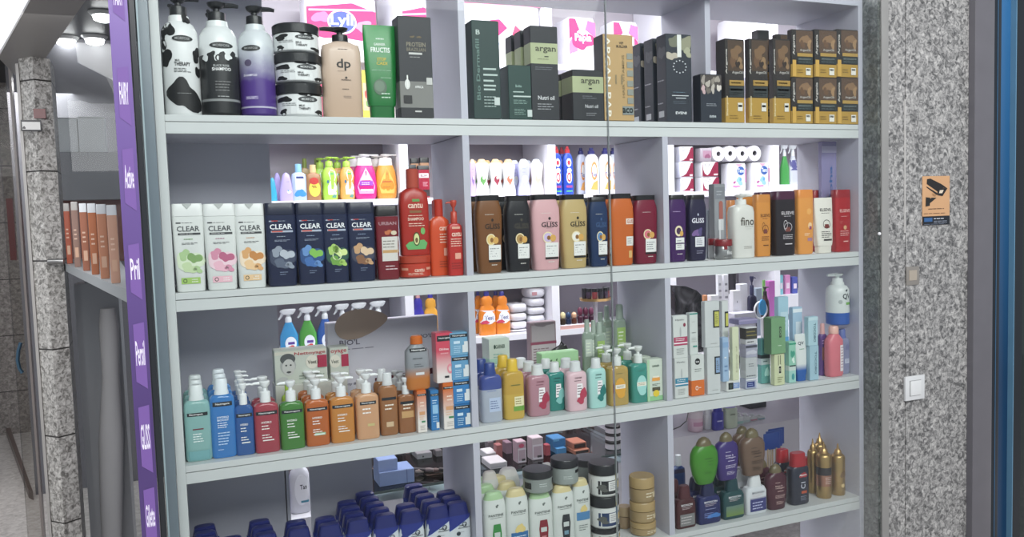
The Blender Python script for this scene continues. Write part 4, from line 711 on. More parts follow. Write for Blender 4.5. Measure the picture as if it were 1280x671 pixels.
# large white carton lying across the opening with a tan hand hole
r = solve(408, 549, 399, ZS[3] + LIFT, .225, .045)
bx = carton(r, '#cfccd8', 'beauty_device_box', 'large white carton with an oval tan hand hole and thin grey lettering', decs=[('T', "BIO'L", -.62, .8, .36, .055, '#6c6878'), ('L', -.78, -.1, .72, .745, 1, '#8c8898'), ('T', "BIO'L", .75, .8, .3, .04, '#6c6878'), ('R', -.98, .98, .505, .51, '#d4d2de', .04), ('R', -.2, .98, .38, .44, '#5a1a2a', .05), ('R', -.98, .98, 0, .25, '#a8a6b2'), ('T', 'Beauty Blends', -.6, .38, .5, .03, '#6c6878')])
bm = bmesh.new(); hw, hh = r.w * .235, .035; n = 32; fr = []; 
for k in range(n):
    t = 2 * math.pi * k / n; x = math.cos(t) * hw; fr.append((x - r.w * .2, r.h * .985 + math.sin(t) * hh * (1.12 - .38 * math.cos(t)) + x * .12))
for y in (-r.d / 2 - .0032, -r.d / 2 - .0006):
    vs = [bm.verts.new((x, y, z)) for x, z in fr]; bm.faces.new(vs)
    if y < -r.d / 2 - .002: v1 = vs
for k in range(n): bm.faces.new((v1[k], v1[(k + 1) % n], vs[(k + 1) % n], vs[k]))
link('hand_hole_flap', bm, M('#ab9280', 'c'), bx)
# second compartment
o = BT('micellar', 598, 627.5, 453, .04, 3, [('#3a50a8', 'l'), '#2a4490'], 'micellar_bottle', 'clear micellar bottle with blue collar and cap at the divider', bands=[(.56, ('#b9c2d2', 'l'))], decs=[('R', -.35, .75, .18, .42, '#b4c4e0'), ('L', -.25, .65, .22, .38, 4, '#5a6a9c'), ('L', -.5, .5, .52, .56, 1, '#7a8ab8')])
behind(o, 1, .07, 'second clear micellar bottle behind the blue capped one')
o = BT('micellar', 626.5, 655, 448, .04, 3, [('#d2a834', 'l'), '#e2b82c'], 'micellar_bottle', 'golden yellow micellar bottle with yellow cap', bands=[(.42, ('#dcb640', 'l'))], decs=[('L', -.4, .6, .55, .6, 1, '#5a6a2c'), ('R', -.1, .85, .22, .38, '#e8e0b0'), ('R', -.2, .9, .14, .22, '#6ca43c'), ('L', 0, .8, .24, .36, 3, '#8a7a30')])
behind(o, 1, .07, 'second yellow bottle behind the golden one')
tone = lambda ink, im: [('L', -.4, .3, .6, .64, 1, ink), ('T', 'GARNIER', 0, .68, .7, .03, ink), ('P', [(-.2, .28), (.45, .3), (.4, .56), (-.15, .56)], '#f4eef0'), ('L', -.12, .35, .32, .54, 4, ink), ('B', .5, .36, .3, .12, im, 3), ('B', .2, .22, .45, .06, im, 6)]
def gar(a, b, yt, c, lab, ink, im, cap='#d8dcdc', rear=1, kind='l', f=.04):
    o = BT('micellar', a, b, yt, f, 3, [(c, kind), cap], 'toner_bottle', lab, decs=tone(ink, im))
    if rear: behind(o, rear, .06, 'toner bottle behind the ' + lab.split(' with')[0], 'toners behind ' + lab[:12])
    return o
gar(657, 687, 455, '#c48c9a', 'dusty pink clear toner bottle with pale cap', '#7a3a4c', '#b0304c', rear=2)
gar(681, 706, 452, '#1f9488', 'teal toner bottle half behind the dusty pink one', '#14524c', '#7cc4bc', f=.07)
gar(705, 733.5, 451, '#e2bcc4', 'milky pink bottle with a red rose print', '#5a3a44', '#c03a54', kind='p', rear=1)
gar(732.5, 757.5, 447, '#a8dcd4', 'milky aqua bottle with dark teal leaf print beside the seam', '#1f4c4c', '#1f7a74', kind='p', rear=0)
def gp2(a, b, yt, c, lab, cc, rear, f=.04):
    o = BT('softpump', a, b, yt, f, 3, [(c, 'l'), '#dfe4e0'], 'face_wash_bottle', lab, decs=[('L', -.4, .4, .56, .58, 1, '#2c4a3c'), ('E', 0, .32, .55, .17, cc), ('R', -.5, .5, .3, .37, '#f0ead8'), ('L', -.4, .4, .31, .36, 2, '#7a6a3c'), ('E', .05, .2, .4, .07, cc)], pdir=-1)
    if rear: behind(o, rear, .062, 'pump bottle in the row behind the ' + lab.split(' with')[0])
gp2(757, 785, 435, '#c4a24c', 'honey yellow pump bottle with an orange fruit print', '#e0a030', 1)
gp2(784.5, 811, 432, '#2f9c8c', 'sea green pump bottle with a pale oval print', '#9cd8d0', 1)
o = CT(810, 836, 448, .02, 3, '#cdd8c8', 'vitamin_box', 'white and green carton with a yellow serum picture left of the divider', dep=.03, bands=[(.12, '#8cc48c')], decs=[('R', -.98, -.7, 0, .998, '#a8d0a4'), ('T', 'GARNIER', .1, .84, .9, .05, '#2c4a3c'), ('R', -.4, .6, .48, .56, '#f0a040'), ('R', -.3, .5, .56, .6, '#ece6d0'), ('L', -.4, .6, .36, .42, 2, '#3c3c3c'), ('R', -.4, .6, .24, .33, '#55503c'), ('E', .1, .18, .4, .08, '#e8c82c')])
behind(o, 1, .045, 'second white and green carton behind the yellow serum one', dx=-.012)
# behind them: cartons and stacked micellar bottles
s1 = CT(604, 640, 478, .17, 3, '#b8bcb8', 'plain_box', 'plain pale carton under the small mint one', dep=.06)
CT(603, 637.5, 423, .17, 3, '#c4d2c4', 'mint_box', 'small mint and white carton on top of a plain one', dep=.06, z=top(s1), bands=[(.55, '#a0ccb8')], decs=[('E', -.45, .82, .1, .05, '#2c4a3c'), ('T', 'GARNIER', .1, .82, .9, .09, '#2c4a3c'), ('L', -.6, .8, .55, .68, 2, '#7cb0a0'), ('L', -.6, .5, .15, .45, 4, '#e0efe6')])
CT(659, 696, 402, .245, 3, '#a58a92', 'care_carton', 'mauve carton with a torn top and a framed text panel', dep=.03, decs=[('R', -.92, .92, .4, .7, '#c8bcc0'), ('L', -.8, .7, .44, .66, 6, '#8a6a74'), ('R', -.9, .9, .74, .96, '#b8aab0'), ('B', 0, .98, .6, .05, '#8a7a82', 4), ('R', -1, 1, .7, .735, '#a04a64')])
CT(671, 724, 440, .145, 3, '#a4d49c', 'leaf_box', 'pale green carton with a row of small marks behind the toners', dep=.04, decs=[('B', -.5, .85, .05, .02, '#3c5a3c', 1), ('B', -.2, .86, .04, .02, '#3c5a3c', 2), ('B', .2, .87, .05, .02, '#3c5a3c', 3), ('L', -.8, .8, .5, .75, 3, '#6cb06c'), ('T', 'S', .25, .6, .2, .2, '#5a9c5a')])
bm = bmesh.new(); rr = random.Random(3); c = at(700, 452, .2); P_ = []
loft(bm, [(0, .09, .03, 3), (.03, .10, .035, 3), (.075, .085, .03, 2.6, .01), (.105, .05, .02, 2.4, .03), (.12, .015, .012, 2, .05)], 20)
for v in bm.verts: v.co += Vector((rr.uniform(-1, 1), rr.uniform(-1, 1), rr.uniform(-1, 1) * .6)) * .005
tube(bm, [(.02, 0, .10), (.045, .0, .128), (.08, 0, .10)], .003, 6)
bag = link('pouch_bag', bm, M('#1e1a1b'), None, (c.x - .01, .238, ZS[3] + .06 + LIFT), ang=60); tag(bag, 'crumpled black bag slumped behind the green carton', 'bag')
s2 = CT(712, 726, 446, .2, 3, '#a88a80', 'brown_box', 'brown carton beside the crumpled black bag', dep=.075); r_ = o_rec[s2.name]
bag.location = (at(690, 440, .21).x, .208, ZS[3] + .006); bag.scale = (.7, .65, (at(690, 430, .236).z - ZS[3]) / .125)
mic = []
s3 = CT(716, 792, 474, .15, 3, '#8f9c92', 'plain_box', 'grey green carton carrying the clear green micellar bottles', dep=.12)
mb = [(727.5, 741, 399, .165), (736, 749, 400, .165), (742, 756.5, 402, .155)]
def micb(a, b, yt, f, lab, green=.4, z=None):
    return BT('micellar', a, b, yt, f, 3, [('#9aae9c', 'l'), '#a4b4a6'], 'micellar_bottle', lab, z=z or top(s3), bands=[(.28, '#7fc43c'), (.3, '#8a9a8c')] if green else None, decs=[('R', -.7, .7, .4, .68, '#9cc060' if green else '#c4d0c4'), ('L', -.5, .5, .44, .64, 4, '#e8f0d8')])
micb(727.5, 741, 399, .17, 'clear grey green bottle, leftmost of the front three by the seam', 0); micb(736, 749, 400, .17, 'clear grey green bottle, middle of the front three by the seam', 0); micb(742, 757, 402, .16, 'clear grey green bottle, rightmost of the front three by the seam', 1)
micb(744, 758, 390, .225, 'clear grey green bottle behind the front three, left', 0); micb(752, 766, 382, .245, 'clear grey green bottle behind the front three, second', 0); micb(766, 783, 380, .19, 'clear bottle with a bright green label left of the narrow rear one', 1); micb(779, 792, 380, .235, 'narrow clear bottle with green label furthest right of the group', 1)
# third compartment
def C3(a, b, yt, f, c, lab, name='skincare_box', dep=.02, **k): return CT(a, b, yt, f, 3, c, name, lab, dep=dep, **k)
wh = '#d0d4d0'
hya = lambda bc: [('T', 'Hyalu', -.1, .9, 1.2, .05, '#6a6e70'), ('E', 0, .62, .12, .12, '#b0b4b4'), ('R', -.95, .95, .3, .5, bc), ('R', -.95, .95, .34, .37, '#f0e4e8'), ('L', -.7, .6, .4, .48, 2, '#f0f0f0'), ('L', -.6, .6, .08, .24, 4, '#9a9e9c')]
o1 = C3(839, 860.5, 447.5, .012, wh, 'white carton with a blue band, bottom left of its compartment', decs=hya('#2a86a8'))
o2 = C3(837, 859.5, 394.5, .012, wh, 'white carton with a pink band stacked on the blue banded one', z=top(o1), decs=hya('#b83a60') + [('E', .55, .78, .18, .045, '#8a2a44')])
o3 = C3(859.5, 880.5, 443.5, .014, wh, 'white carton with a solid orange lower third', bands=[(.38, '#e06a1e')], decs=[('E', -.05, .84, .4, .08, '#1c1e20'), ('T', 'bioxin', -.05, .84, .5, .05, '#e8e8e8'), ('L', -.5, .6, .58, .68, 2, '#8a8e8c'), ('O', -.2, .19, .22, .055, '#f4e0d0', .4), ('L', .1, .6, .17, .22, 1, '#f4e0d0')])
C3(857.5, 872.5, 391, .02, '#ccd2ce', 'white carton with a teal top edge beside the pink banded one', z=top(o3), bands=[(.96, '#ccd2ce')], decs=[('R', -.98, .98, .965, .995, '#1f8a7c'), ('L', -.5, .6, .78, .8, 1, '#8a8e8c'), ('L', -.5, .8, .5, .56, 1, '#8a8e8c'), ('L', -.6, .7, .3, .42, 3, '#a8acaa'), ('R', -.3, .7, .18, .22, '#4a9c8c')])
lb = lambda col, fr: [('R', .1, .95, .42, .8, '#23282c'), ('R', .3, .9, .45, .77, col), ('L', .4, .8, .5, .72, 5, '#4a4c34'), ('L', -.3, .6, .06, .1, 1, '#a0a4a2')]
o4 = C3(879.5, 900.5, 434, .01, '#c8cccc', 'tall white carton with a blue window label', decs=lb('#86a4cc', 0))
o5 = C3(876.5, 899.5, 376.5, .01, '#c8cccc', 'tall white carton with a yellow window label', z=top(o4), decs=lb('#c4c254', 0))
o6 = C3(899.5, 924.5, 476, .01, '#d4d6d2', 'white carton lying flat with a dark end label', dep=.05, decs=[('R', -.75, 0, .2, .85, '#22262a'), ('E', -.4, .5, .2, .2, '#3a4a44'), ('R', 0, .98, .25, .8, '#7c98cc'), ('L', .1, .9, .35, .7, 3, '#e0e6f4')])
o7 = C3(898.5, 911, 422, .01, '#9ab8d8', 'slim light blue carton on the flat white one', z=top(o6), decs=[('R', -.95, .95, .78, .9, '#84a8d0'), ('L', -.5, .5, .5, .6, 1, '#e4ecf4'), ('L', -.5, .6, .2, .4, 2, '#6a8ab4')])
o8 = C3(911.5, 924, 409, .01, '#cfd4b0', 'slim pale yellow carton on the flat white one', z=top(o6), decs=[('T', 'beauty of', .2, .4, .5, .5, '#a8a484', 1)])
C3(899, 911, 376, .05, '#ccd0ce', 'white carton with a yellow label behind the slim light blue one', z=ZS[3] + LIFT, decs=[('R', -.2, .95, .7, .88, '#23282c'), ('R', .1, .9, .715, .86, '#c4c254')])
o9 = C3(924.5, 946, 473, .012, '#a8aec4', 'flat lilac carton with a navy label at the base of its stack', dep=.05, decs=[('R', -.8, .6, .15, .7, '#2c3c80'), ('L', -.6, .4, .25, .6, 2, '#a0b0e0'), ('R', -.98, .98, .85, .97, '#e4e4e4')])
o10 = C3(924.5, 946.5, 447, .012, '#b8bcbe', 'grey white carton second from the base of its stack', z=top(o9), dep=.05, decs=[('L', -.5, .6, .55, .75, 2, '#6a6e72'), ('L', -.9, .9, .05, .2, 1, '#6a6e72')])
o11 = C3(924.5, 946.5, 430.5, .012, '#a4a4b8', 'grey lilac carton third in its stack', z=top(o10), dep=.05, decs=[('R', -.98, .98, .75, .95, '#4a4a58'), ('B', 0, .4, .8, .2, '#c0c0cc', 3)])
o12 = C3(924.5, 946.5, 409, .012, '#d0d0d2', 'carton with dark and gold stripes near the top of its stack', z=top(o11), dep=.05, bands=[(.3, '#c8c8cc'), (.95, '#3a3834')], decs=[('R', -.9, .9, .5, .56, '#8c8040'), ('R', -.9, .6, .72, .78, '#8c8040'), ('L', -.8, .8, .05, .25, 1, '#5a5a5c')])
C3(911, 946.5, 399, .04, '#8780a8', 'flat violet pouch lying on the top of the striped stack', 'violet_pouch', z=max(top(o12), top(o8)), dep=.05, decs=[('R', -.99, .99, .7, .95, '#a49cc0')])
o13 = C3(946.5, 963, 423, .05, '#4f8f8c', 'teal carton with a dark middle band', bands=[(.42, '#5ea49e'), (.56, '#b8c8cc'), (.64, '#1f2c34')], decs=[('B', .2, .25, .4, .12, '#a8dcd4', 3), ('R', 0, .95, .72, .82, '#2a5c5c'), ('L', -.6, .6, .46, .53, 1, '#5a7c80')])
o14 = C3(963, 981, 442, .008, '#ccd2a4', 'pale yellow carton with a black dropper picture', bands=None, decs=[('R', -.3, -.2, .55, .95, '#3a3a34'), ('R', .1, .2, .55, .95, '#3a3a34'), ('E', 0, .5, .4, .17, '#dce0bc'), ('R', -.2, .25, .38, .6, '#1c1e1c'), ('O', 0, .49, .12, .05, '#dce0bc', .3), ('L', -.5, .6, .08, .28, 3, '#8a8c64')])
C3(955, 982, 397, .004, '#71a070', 'sage green carton on top of the pale yellow one', z=top(o14), dep=.035, side=[('R', -.98, .98, 0, .998, '#4f7c52')], decs=[('R', .1, .4, .45, .75, '#28402a'), ('O', .25, .66, .1, .05, '#9cc49a', .3), ('O', .25, .55, .1, .05, '#9cc49a', .3), ('L', -.1, .6, .2, .26, 1, '#c4dcc0')])
o15 = C3(981, 995, 427, .015, '#8ccab0', 'mint carton with a curled pattern and black line', bands=[(.3, '#9cd0c4'), (.42, '#c8d8d0')], decs=[('B', 0, .7, .5, .1, '#3c9c80', 4), ('B', .2, .55, .4, .06, '#d8ece0', 5), ('R', -.9, .9, .4, .43, '#22403c'), ('E', .1, .15, .4, .08, '#3c9ca0'), ('R', -.99, .99, .93, .97, '#2c9c78')])
C3(968, 986, 371, .06, '#9ec6d8', 'tall pale blue carton standing behind the sage green one', z=ZS[3] + LIFT, decs=[('R', -.6, .8, .6, .82, '#b8d4e0'), ('L', -.3, .6, .64, .78, 3, '#6a9cb8'), ('R', -.98, .98, .2, .52, '#58a8dc')])
C3(986, 1003, 384, .06, '#a4c4dc', 'pale blue carton with white label behind the blue based tube', z=ZS[3] + LIFT, decs=[('R', -.98, .98, .93, .98, '#e0eaf0'), ('R', -.4, .7, .62, .8, '#dce8f0'), ('R', -.98, .98, .3, .55, '#58a8dc')])
BT('tube', 992, 1009, 417, .03, 3, [MG('#1f5cb0', '#d8dcda', .035, .055), '#1f5cb0'], 'cream_tube', 'white tube with a royal blue lower part', 'tube', decs=[('T', 'QV', -.1, .8, 1.0, .08, '#20384c'), ('L', -.4, .5, .66, .7, 1, '#4a9c6c')])
o16 = C3(1007, 1023.5, 432, .012, '#9fc4d4', 'lower pale blue carton with vertical grey lettering', decs=[('T', 'TOCOBO', .3, .5, .45, .66, '#4a6c7c', -1)])
C3(1005, 1022.5, 396, .012, '#a8ccd8', 'upper pale blue carton with vertical grey lettering', z=top(o16), decs=[('R', -.98, .98, .88, .99, '#bcd8e0'), ('T', 'TOCOBO', .3, .45, .45, .66, '#4a6c7c', -1)])
BT('micellar', 1022, 1034, 404, .06, 3, ['#5c3a80', '#d8a09c'], 'lotion_bottle', 'purple bottle with peach cap between the cartons and the pink bottle', decs=[('R', -.6, .8, .3, .55, '#8c5a44'), ('L', -.6, .6, .6, .7, 2, '#c0a0d0')])
pk = BT('domecap', 1031, 1053, 407, .035, 3, [('#e0707c', 'p'), '#e8b0a0'], 'lotion_bottle', 'coral pink bottle with a peach cap', decs=[('R', .3, .9, .1, .62, '#e8dce0'), ('L', .4, .85, .15, .6, 8, '#a08090')])
cb = BT('micellar', 1052, 1070, 410, .05, 3, [('#8c90b4', 'l'), '#5c6cae'], 'lotion_bottle', 'clear violet grey bottle against the end panel', decs=[('B', .4, .6, .3, .08, '#6a6c98', 3), ('R', -.1, .7, .24, .34, '#c4c8dc'), ('L', 0, .6, .26, .33, 3, '#5a5c80')])
qv = BT('round', 1035, 1065.5, 341.5, .055, 3, ['#d2d8d6', '#d8dedc'], 'pump_bottle', 'large white pump bottle with a royal blue base standing on two bottles', z=max(top(pk), top(cb)), bands=[(.24, '#2458b4')], pdir=-1, decs=[('T', 'QV', .1, .56, .85, .12, '#22303c'), ('B', .1, .68, .12, .02, '#22303c', 2), ('R', 0, .6, .4, .45, '#6cae4c'), ('E', -.5, .46, .16, .04, '#a8b0ae'), ('B', .85, .42, .25, .12, '#1f4c8c', 4)])
# ================================================================== ROW 4 (lowest shelf in view)
HB = '#1b2670'
hsd = [('P', [(-.97, .6), (.99, .79), (.99, .835), (-.97, .835)], '#1d2f8c'), ('P', [(-.97, .6), (.99, .79), (.99, .796), (-.97, .607)], '#a8c0e8'), ('E', -.1, .575, .17, .03, '#2a3440'), ('T', 'head &', .25, .69, .6, .025, '#2a3440'), ('T', 'shoulders', .35, .655, .95, .022, '#2a3440'), ('L', -.2, .6, .585, .6, 1, '#5a6470'), ('E', .0, .3, .5, .12, '#9ac8dc'), ('O', .4, .7, .2, .035, '#2a3440', .3)]
cols = [  # px x0, x1 of the front bottle's cap, px y of its top, how many stand behind it, depth of the front one, label
 (565, 597.5, 625, 2, .05, 'nearest the first divider'), (531, 563, 628, 4, .05, 'second file from the first divider'), (498, 529, 637, 1, .05, 'third file from the first divider'), (464.5, 499, 642, 4, .05, 'fourth file from the first divider'),
 (430, 465, 645, 3, .05, 'fifth file, before the narrow back panel'), (396.5, 429, 656, 1, .05, 'sixth file, under the open slot'), (357, 391, 658.5, 1, .06, 'seventh file, left of the open slot'), (316, 349, 659, 2, .06, 'eighth file, in front of the dark back panel'), (274, 305, 666, 0, .07, 'ninth file, a single low cap'), (236, 266, 664, 2, .09, 'leftmost file by the side panel')]
# one model, then copies; the shelf height and bottle height are the same for all
r0 = solve(565, 597.5, 625, ZS[4] + LIFT, .05, None, .5, 4)
hs = None
for i, (a, b, yt, n, f, lab) in enumerate(cols):
    x = (at(a, yt + 25, f).x + at(b, yt + 25, f).x) / 2
    nm = 'white bottle with slanted blue shoulder, ' + lab
    if hs is None:
        r0.x = clampx(x, r0.w, r0.z); x = r0.x; hs = make('hs', r0, [('#cfd6da', 'p'), HB], 'shampoo_bottle', nm, 'bottle', decs=hsd); o = hs; o.location.x = x
    else: x = clampx(x, r0.w, r0.z); o = dup(hs, (x, f, ZS[4] + LIFT), nm)
    # rows recede from the measured height of the nearest cap
    yy = f
    for k in range(n):
        dup(hs, (clampx(x - .003 * (k + 1) * (i % 2), r0.w, r0.z), f + .049 * (k + 1), ZS[4] + LIFT), 'white shampoo bottle with blue cap standing in line behind the front one', 'blue capped bottles in rear rows')
def pan(a, b, yt, f, im, cap, lab, rear=1):
    o = BT('pantene', a, b, yt, f, 4, ['#d3d9d4', cap], 'shampoo_bottle', lab, decs=[('B', .1, .82, .12, .02, '#6c7470', 2), ('T', 'PANTENE', 0, .7, 1.3, .035, '#4a5450'), ('L', -.5, .6, .655, .675, 1, '#6c7470')] + im)
    if rear: behind(o, rear, .065, 'white bottle behind the ' + lab.split(',')[0].replace('white bottle', 'one').replace(' beside the black lidded jar stack', ''), 'rear white bottles')
    return o
tubeimg = lambda c, k: [('P', [(-.25, .2), (.35, .2), (.45, .45), (.35, .58), (-.25, .58), (-.35, .45)], c), ('R', -.2, .3, .4, .47, '#c4ccc8'), ('R', -.15, .25, .28, .34, k)]
p1 = pan(603, 632, 613, .045, tubeimg('#2f8a3c', '#8cc47c'), '#a8cc98', 'white bottle with a green tube picture, leftmost of its kind', 2)
p2 = pan(631, 660, 609, .045, [('R', -.7, .8, .28, .42, '#2f6ca8'), ('B', .1, .47, .35, .07, '#e0c878', 3), ('B', 0, .22, .4, .05, '#d8c060', 5), ('L', -.5, .6, .32, .38, 2, '#d8e4f0')], '#d8c890', 'white bottle with a blue band and gold drop', 2)
p3 = pan(660, 690, 612, .045, tubeimg('#8a2430', '#c87c80'), '#a8cc98', 'white bottle with a dark red tube picture, under a black lidded tub', 1)
p4 = pan(689, 717, 604.5, .045, tubeimg('#2a2e34', '#6c94a8'), '#d8c890', 'white bottle with a black tube picture, under a black lidded tub', 1)
p5 = pan(714, 737, 597, .06, [('R', -.7, .8, .4, .52, '#4a84b8'), ('B', .1, .57, .3, .06, '#e0c878', 3), ('L', -.5, .6, .24, .34, 3, '#7a8480')], '#d8c890', 'white bottle with a blue band beside the black lidded jar stack', 1)
BT('pantene', 602, 624, 588, .16, 4, ['#d8d8d4', '#e0d8d0'], 'shampoo_bottle', 'plain white bottle at the back by the first divider'); BT('pantene', 622, 650, 584, .18, 4, ['#dcdcd8', '#e8e4e0'], 'shampoo_bottle', 'plain white bottle at the back behind the blue banded one')
BT('pantene', 676, 692, 578, .18, 4, ['#dcdcd8', '#e8e4e0'], 'shampoo_bottle', 'plain white bottle at the back behind the black lidded tub')
BT('jar', 653, 691, 585, .052, 4, [('#8c9490', 'p'), '#23252a'], 'hair_mask_tub', 'grey hair tub with a black lid, lower of the two on bottle tops', 'tub', z=top(p3) , decs=[('R', -.98, -.75, .2, .5, '#23252a'), ('R', .7, .98, .3, .6, '#23252a'), ('L', -.3, .4, .3, .5, 2, '#c4ccc8')])
BT('jar', 688, 723, 571, .06, 4, [('#8f9894', 'p'), '#23252a'], 'hair_mask_tub', 'grey hair tub with a black lid, higher of the two on bottle tops', 'tub', z=top(p4), decs=[('R', .4, .9, .45, .58, '#23252a'), ('L', -.5, .3, .25, .4, 2, '#c4ccc8')])
zj = ZS[4] + LIFT; lj = None
js = []
for i, (a, b, yt, c, im) in enumerate(((736, 775, 655, '#8a7c58', '#b89a50'), (735.5, 774, 616, '#2a4470', '#c8a860'), (735, 773, 576.5, '#26282c', '#c8b070'))):
    pass
zb0 = at(755, 617, .07).z; zb1_ = at(755, 655, .07).z
def bigjar(a, b, yt, z, c, im, lab):
    r = solve(a, b, yt, z, .07, None, 1, 2); o = make('jar', r, ['#d6d8d4', '#222428'], 'hair_mask_tub', lab, 'tub', decs=[('R', -.97, .97, .1, .52, c), ('B', .8, .35, .25, .15, im, 3), ('R', -.15, .6, .2, .5, '#dcdcda'), ('L', -.05, .5, .24, .46, 4, '#7a7c7e'), ('B', -.5, .3, .3, .1, '#5a5c58', 5)]); o_rec[o.name] = r; return o
hz = (zb1_ - (ZS[4] + LIFT)); j0 = bigjar(736, 775, 655, ZS[4] + LIFT, '#8a7c58', '#b89a50', 'big tub with gold label and black lid at the base of its stack')
j1 = bigjar(735.5, 774, 616, top(j0), '#223a66', '#c8a860', 'big tub with a navy label in the middle of its stack')
j2 = bigjar(735, 773, 576.5, top(j1), '#26282c', '#c8b070', 'big tub with a black label on top of its stack')
g = BT('jar', 716, 752, 568, .20, 4, [('#7c8480', 'p'), '#3a3c40'], 'hair_mask_tub', 'grey tub with dark grey lid behind the jar stack', 'tub', z=ZS[4] + .155)
gs = BT('pantene', 718, 748, 596, .20, 4, ['#7c807c', '#7c807c'], 'shampoo_bottle', 'grey bottle under the grey tub behind the jar stack')
g.location.z = top(gs)
zg = ZS[4] + LIFT
def gold(a, b, yt, z, lab, f=.06):
    o = BT('goldjar', a, b, yt, f, 4, [('#a48a5e', 'p'), ('#b0935f', 'p')], 'gold_jar', lab, 'jar', z=z, decs=[('L', -.2, .6, .2, .45, 2, '#e8dcc0'), ('E', .6, .3, .2, .12, '#d8c49c')]); return o
q0 = gold(787, 820, 649, zg, 'matt gold jar at the base of its stack of three'); q1 = gold(786.5, 819, 624, top(q0), 'matt gold jar in the middle of its stack of three'); q2 = gold(786, 818, 593.5, top(q1), 'matt gold jar on top of its stack of three')
BT('goldjar', 772, 789, 632, .12, 4, [('#a48a68', 'p'), ('#b39a74', 'p')], 'gold_jar', 'single matt gold jar behind the stack of three', 'jar')
# right compartment
def bio(a, b, yt, c, cap, lab, lbl, f=.04, rear=1):
    o = BT('bioxcin', a, b, yt, f, 4, [c, cap], 'shampoo_bottle', lab, decs=[('T', 'BIOXCIN', 0, .56, 1.15, .05, '#e4e4e8'), ('L', -.5, .5, .45, .52, 2, '#c8b8bc')] + lbl)
    if rear: behind(o, rear, .06, 'bottle of the same shape behind the ' + lab.split(' with')[0])
    return o
m1 = bio(841, 869, 606, '#4a1e22', '#54242a', 'maroon flat bottle with a grey label', [('R', -.7, .8, .06, .34, '#7c7c7c'), ('L', -.6, .5, .1, .3, 3, '#c0b8b8')])
m2 = bio(868, 900, 603, '#1b2562', '#1c2450', 'navy flat bottle under the green oval one', [('L', -.5, .5, .36, .4, 1, '#a0a8d0'), ('B', .3, .2, .5, .07, '#3a7ac8', 3), ('L', -.6, .2, .16, .3, 3, '#7c90d0')])
m3 = bio(898.5, 929.5, 597, '#13464a', '#124048', 'dark teal flat bottle under the purple one', [('R', -.8, .85, .08, .34, MG('#6c8a3c', '#5c7c7c', .01, .05)), ('L', -.4, .4, .5, .53, 1, '#c0d4d0')], rear=1)
m4 = bio(927, 957.5, 592, '#d4d8dc', '#dcdfe0', 'white flat bottle with a violet blue label', [('R', -.7, .85, .08, .4, '#34387c'), ('L', -.5, .6, .12, .34, 3, '#c0c4e8'), ('T', 'BIOXCIN', .05, .56, 1.15, .05, '#6c707c'), ('R', -.7, .85, .4, .43, '#a0a0b4')])
AU = ('#6e6244', 'p')
def ogx(kind, a, b, yt, c, z, lab, f=.04, ink='#d8d0e8'):
    return BT(kind, a, b, yt, f, 4, [MG(c, c, 0, .1), AU], 'shampoo_bottle', lab, z=z, decs=[('L', -.4, .1, .6, .63, 1, ink), ('T', 'biotin &', -.05, .54, .7, .035, ink), ('T', 'collagen', .05, .49, .9, .04, ink), ('L', -.2, .4, .4, .44, 1, ink), ('L', -.4, .6, .26, .34, 3, ink), ('L', -.3, .5, .12, .2, 3, ink)] if kind == 'ogxsq' else [('L', -.3, .5, .55, .6, 1, ink), ('L', -.1, .7, .5, .53, 1, ink), ('L', -.1, .5, .43, .46, 1, ink), ('L', -.3, .3, .25, .3, 2, ink)])
ogx('ogx', 862, 897.5, 546, '#3f8a22', top(m2), 'bright green oval bottle with a gold dome cap', ink='#24541a')
ogx('ogxsq', 893, 922, 540, '#3d2c78', top(m3), 'violet bottle with a gold dome cap and white text')
w4 = ogx('ogxsq', 924, 955, 535, '#6f5646', top(m4), 'brown bottle with a gold dome cap on the white flat one', ink='#2c201a')
w5 = ogx('ogxsq', 915, 940, 532, '#6a5242', top(m4), 'second brown bottle just behind the first brown one', f=.13, ink='#2c201a')
w6 = o_rec[m4.name]
o = ogx('ogxsq', 955.5, 982.5, 579.5, '#4c1a2c', ZS[4] + LIFT, 'dark maroon bottle with a gold cap standing on the shelf', ink='#d8b8b0'); behind(o, 1, .062, 'second maroon bottle behind the gold capped one', dx=-.006)
def alp(a, b, yt, f, lab):
    return BT('redcap', a, b, yt, f, 4, ['#20263a', '#b01a26'], 'shampoo_bottle', lab, decs=[('B', .15, .58, .35, .06, '#b02430', 3), ('T', 'Alpecin', .1, .58, .8, .045, '#f0f0f0'), ('T', 'C1', .1, .38, .5, .13, '#c8ccd8', 1), ('R', -.1, .5, .22, .27, '#c05030'), ('L', -.2, .5, .08, .18, 3, '#8c94a8')])
alp(984, 1009.5, 565, .045, 'dark bottle with a bright red cap, front one'); alp(968, 988, 561, .11, 'dark bottle with a bright red cap, rear left behind the maroon bottle'); alp(1000, 1015, 571, .12, 'dark bottle with a bright red cap, rear right of three')
# gold cans
GC = '#b8965c'
def can(a, b, yt, f, lab, bands=None, decs=()):
    return BT('can', a, b, yt, f, 4, [(GC, 'm'), ('#c9a064', 'm')], 'styling_spray', lab, 'spray', decs=decs or [('E', 0, .2, .3, .04, '#e0c080'), ('B', .1, .42, .4, .08, '#7c5c34', 3)], bands=bands)
can(1019.5, 1039.5, 552, .05, 'gold spray can with a black band and pink label', bands=[(.22, (GC, 'm')), (.42, ('#b88068', 'm')), (.56, '#25252c')], decs=[('L', -.5, .5, .26, .4, 4, '#e8c8b8')])
can(1038, 1056.5, 554, .05, 'gold spray can between the pink labelled and the wine banded ones')
can(1054.5, 1071, 550, .06, 'gold spray can with a wine red band at the end panel', bands=[(.42, (GC, 'm')), (.6, '#6a1c44')])
can(1009, 1023, 548, .10, 'gold spray can with a black stripe, leftmost of its group', decs=[('R', -.1, .5, .05, .7, '#1f1c1c')])
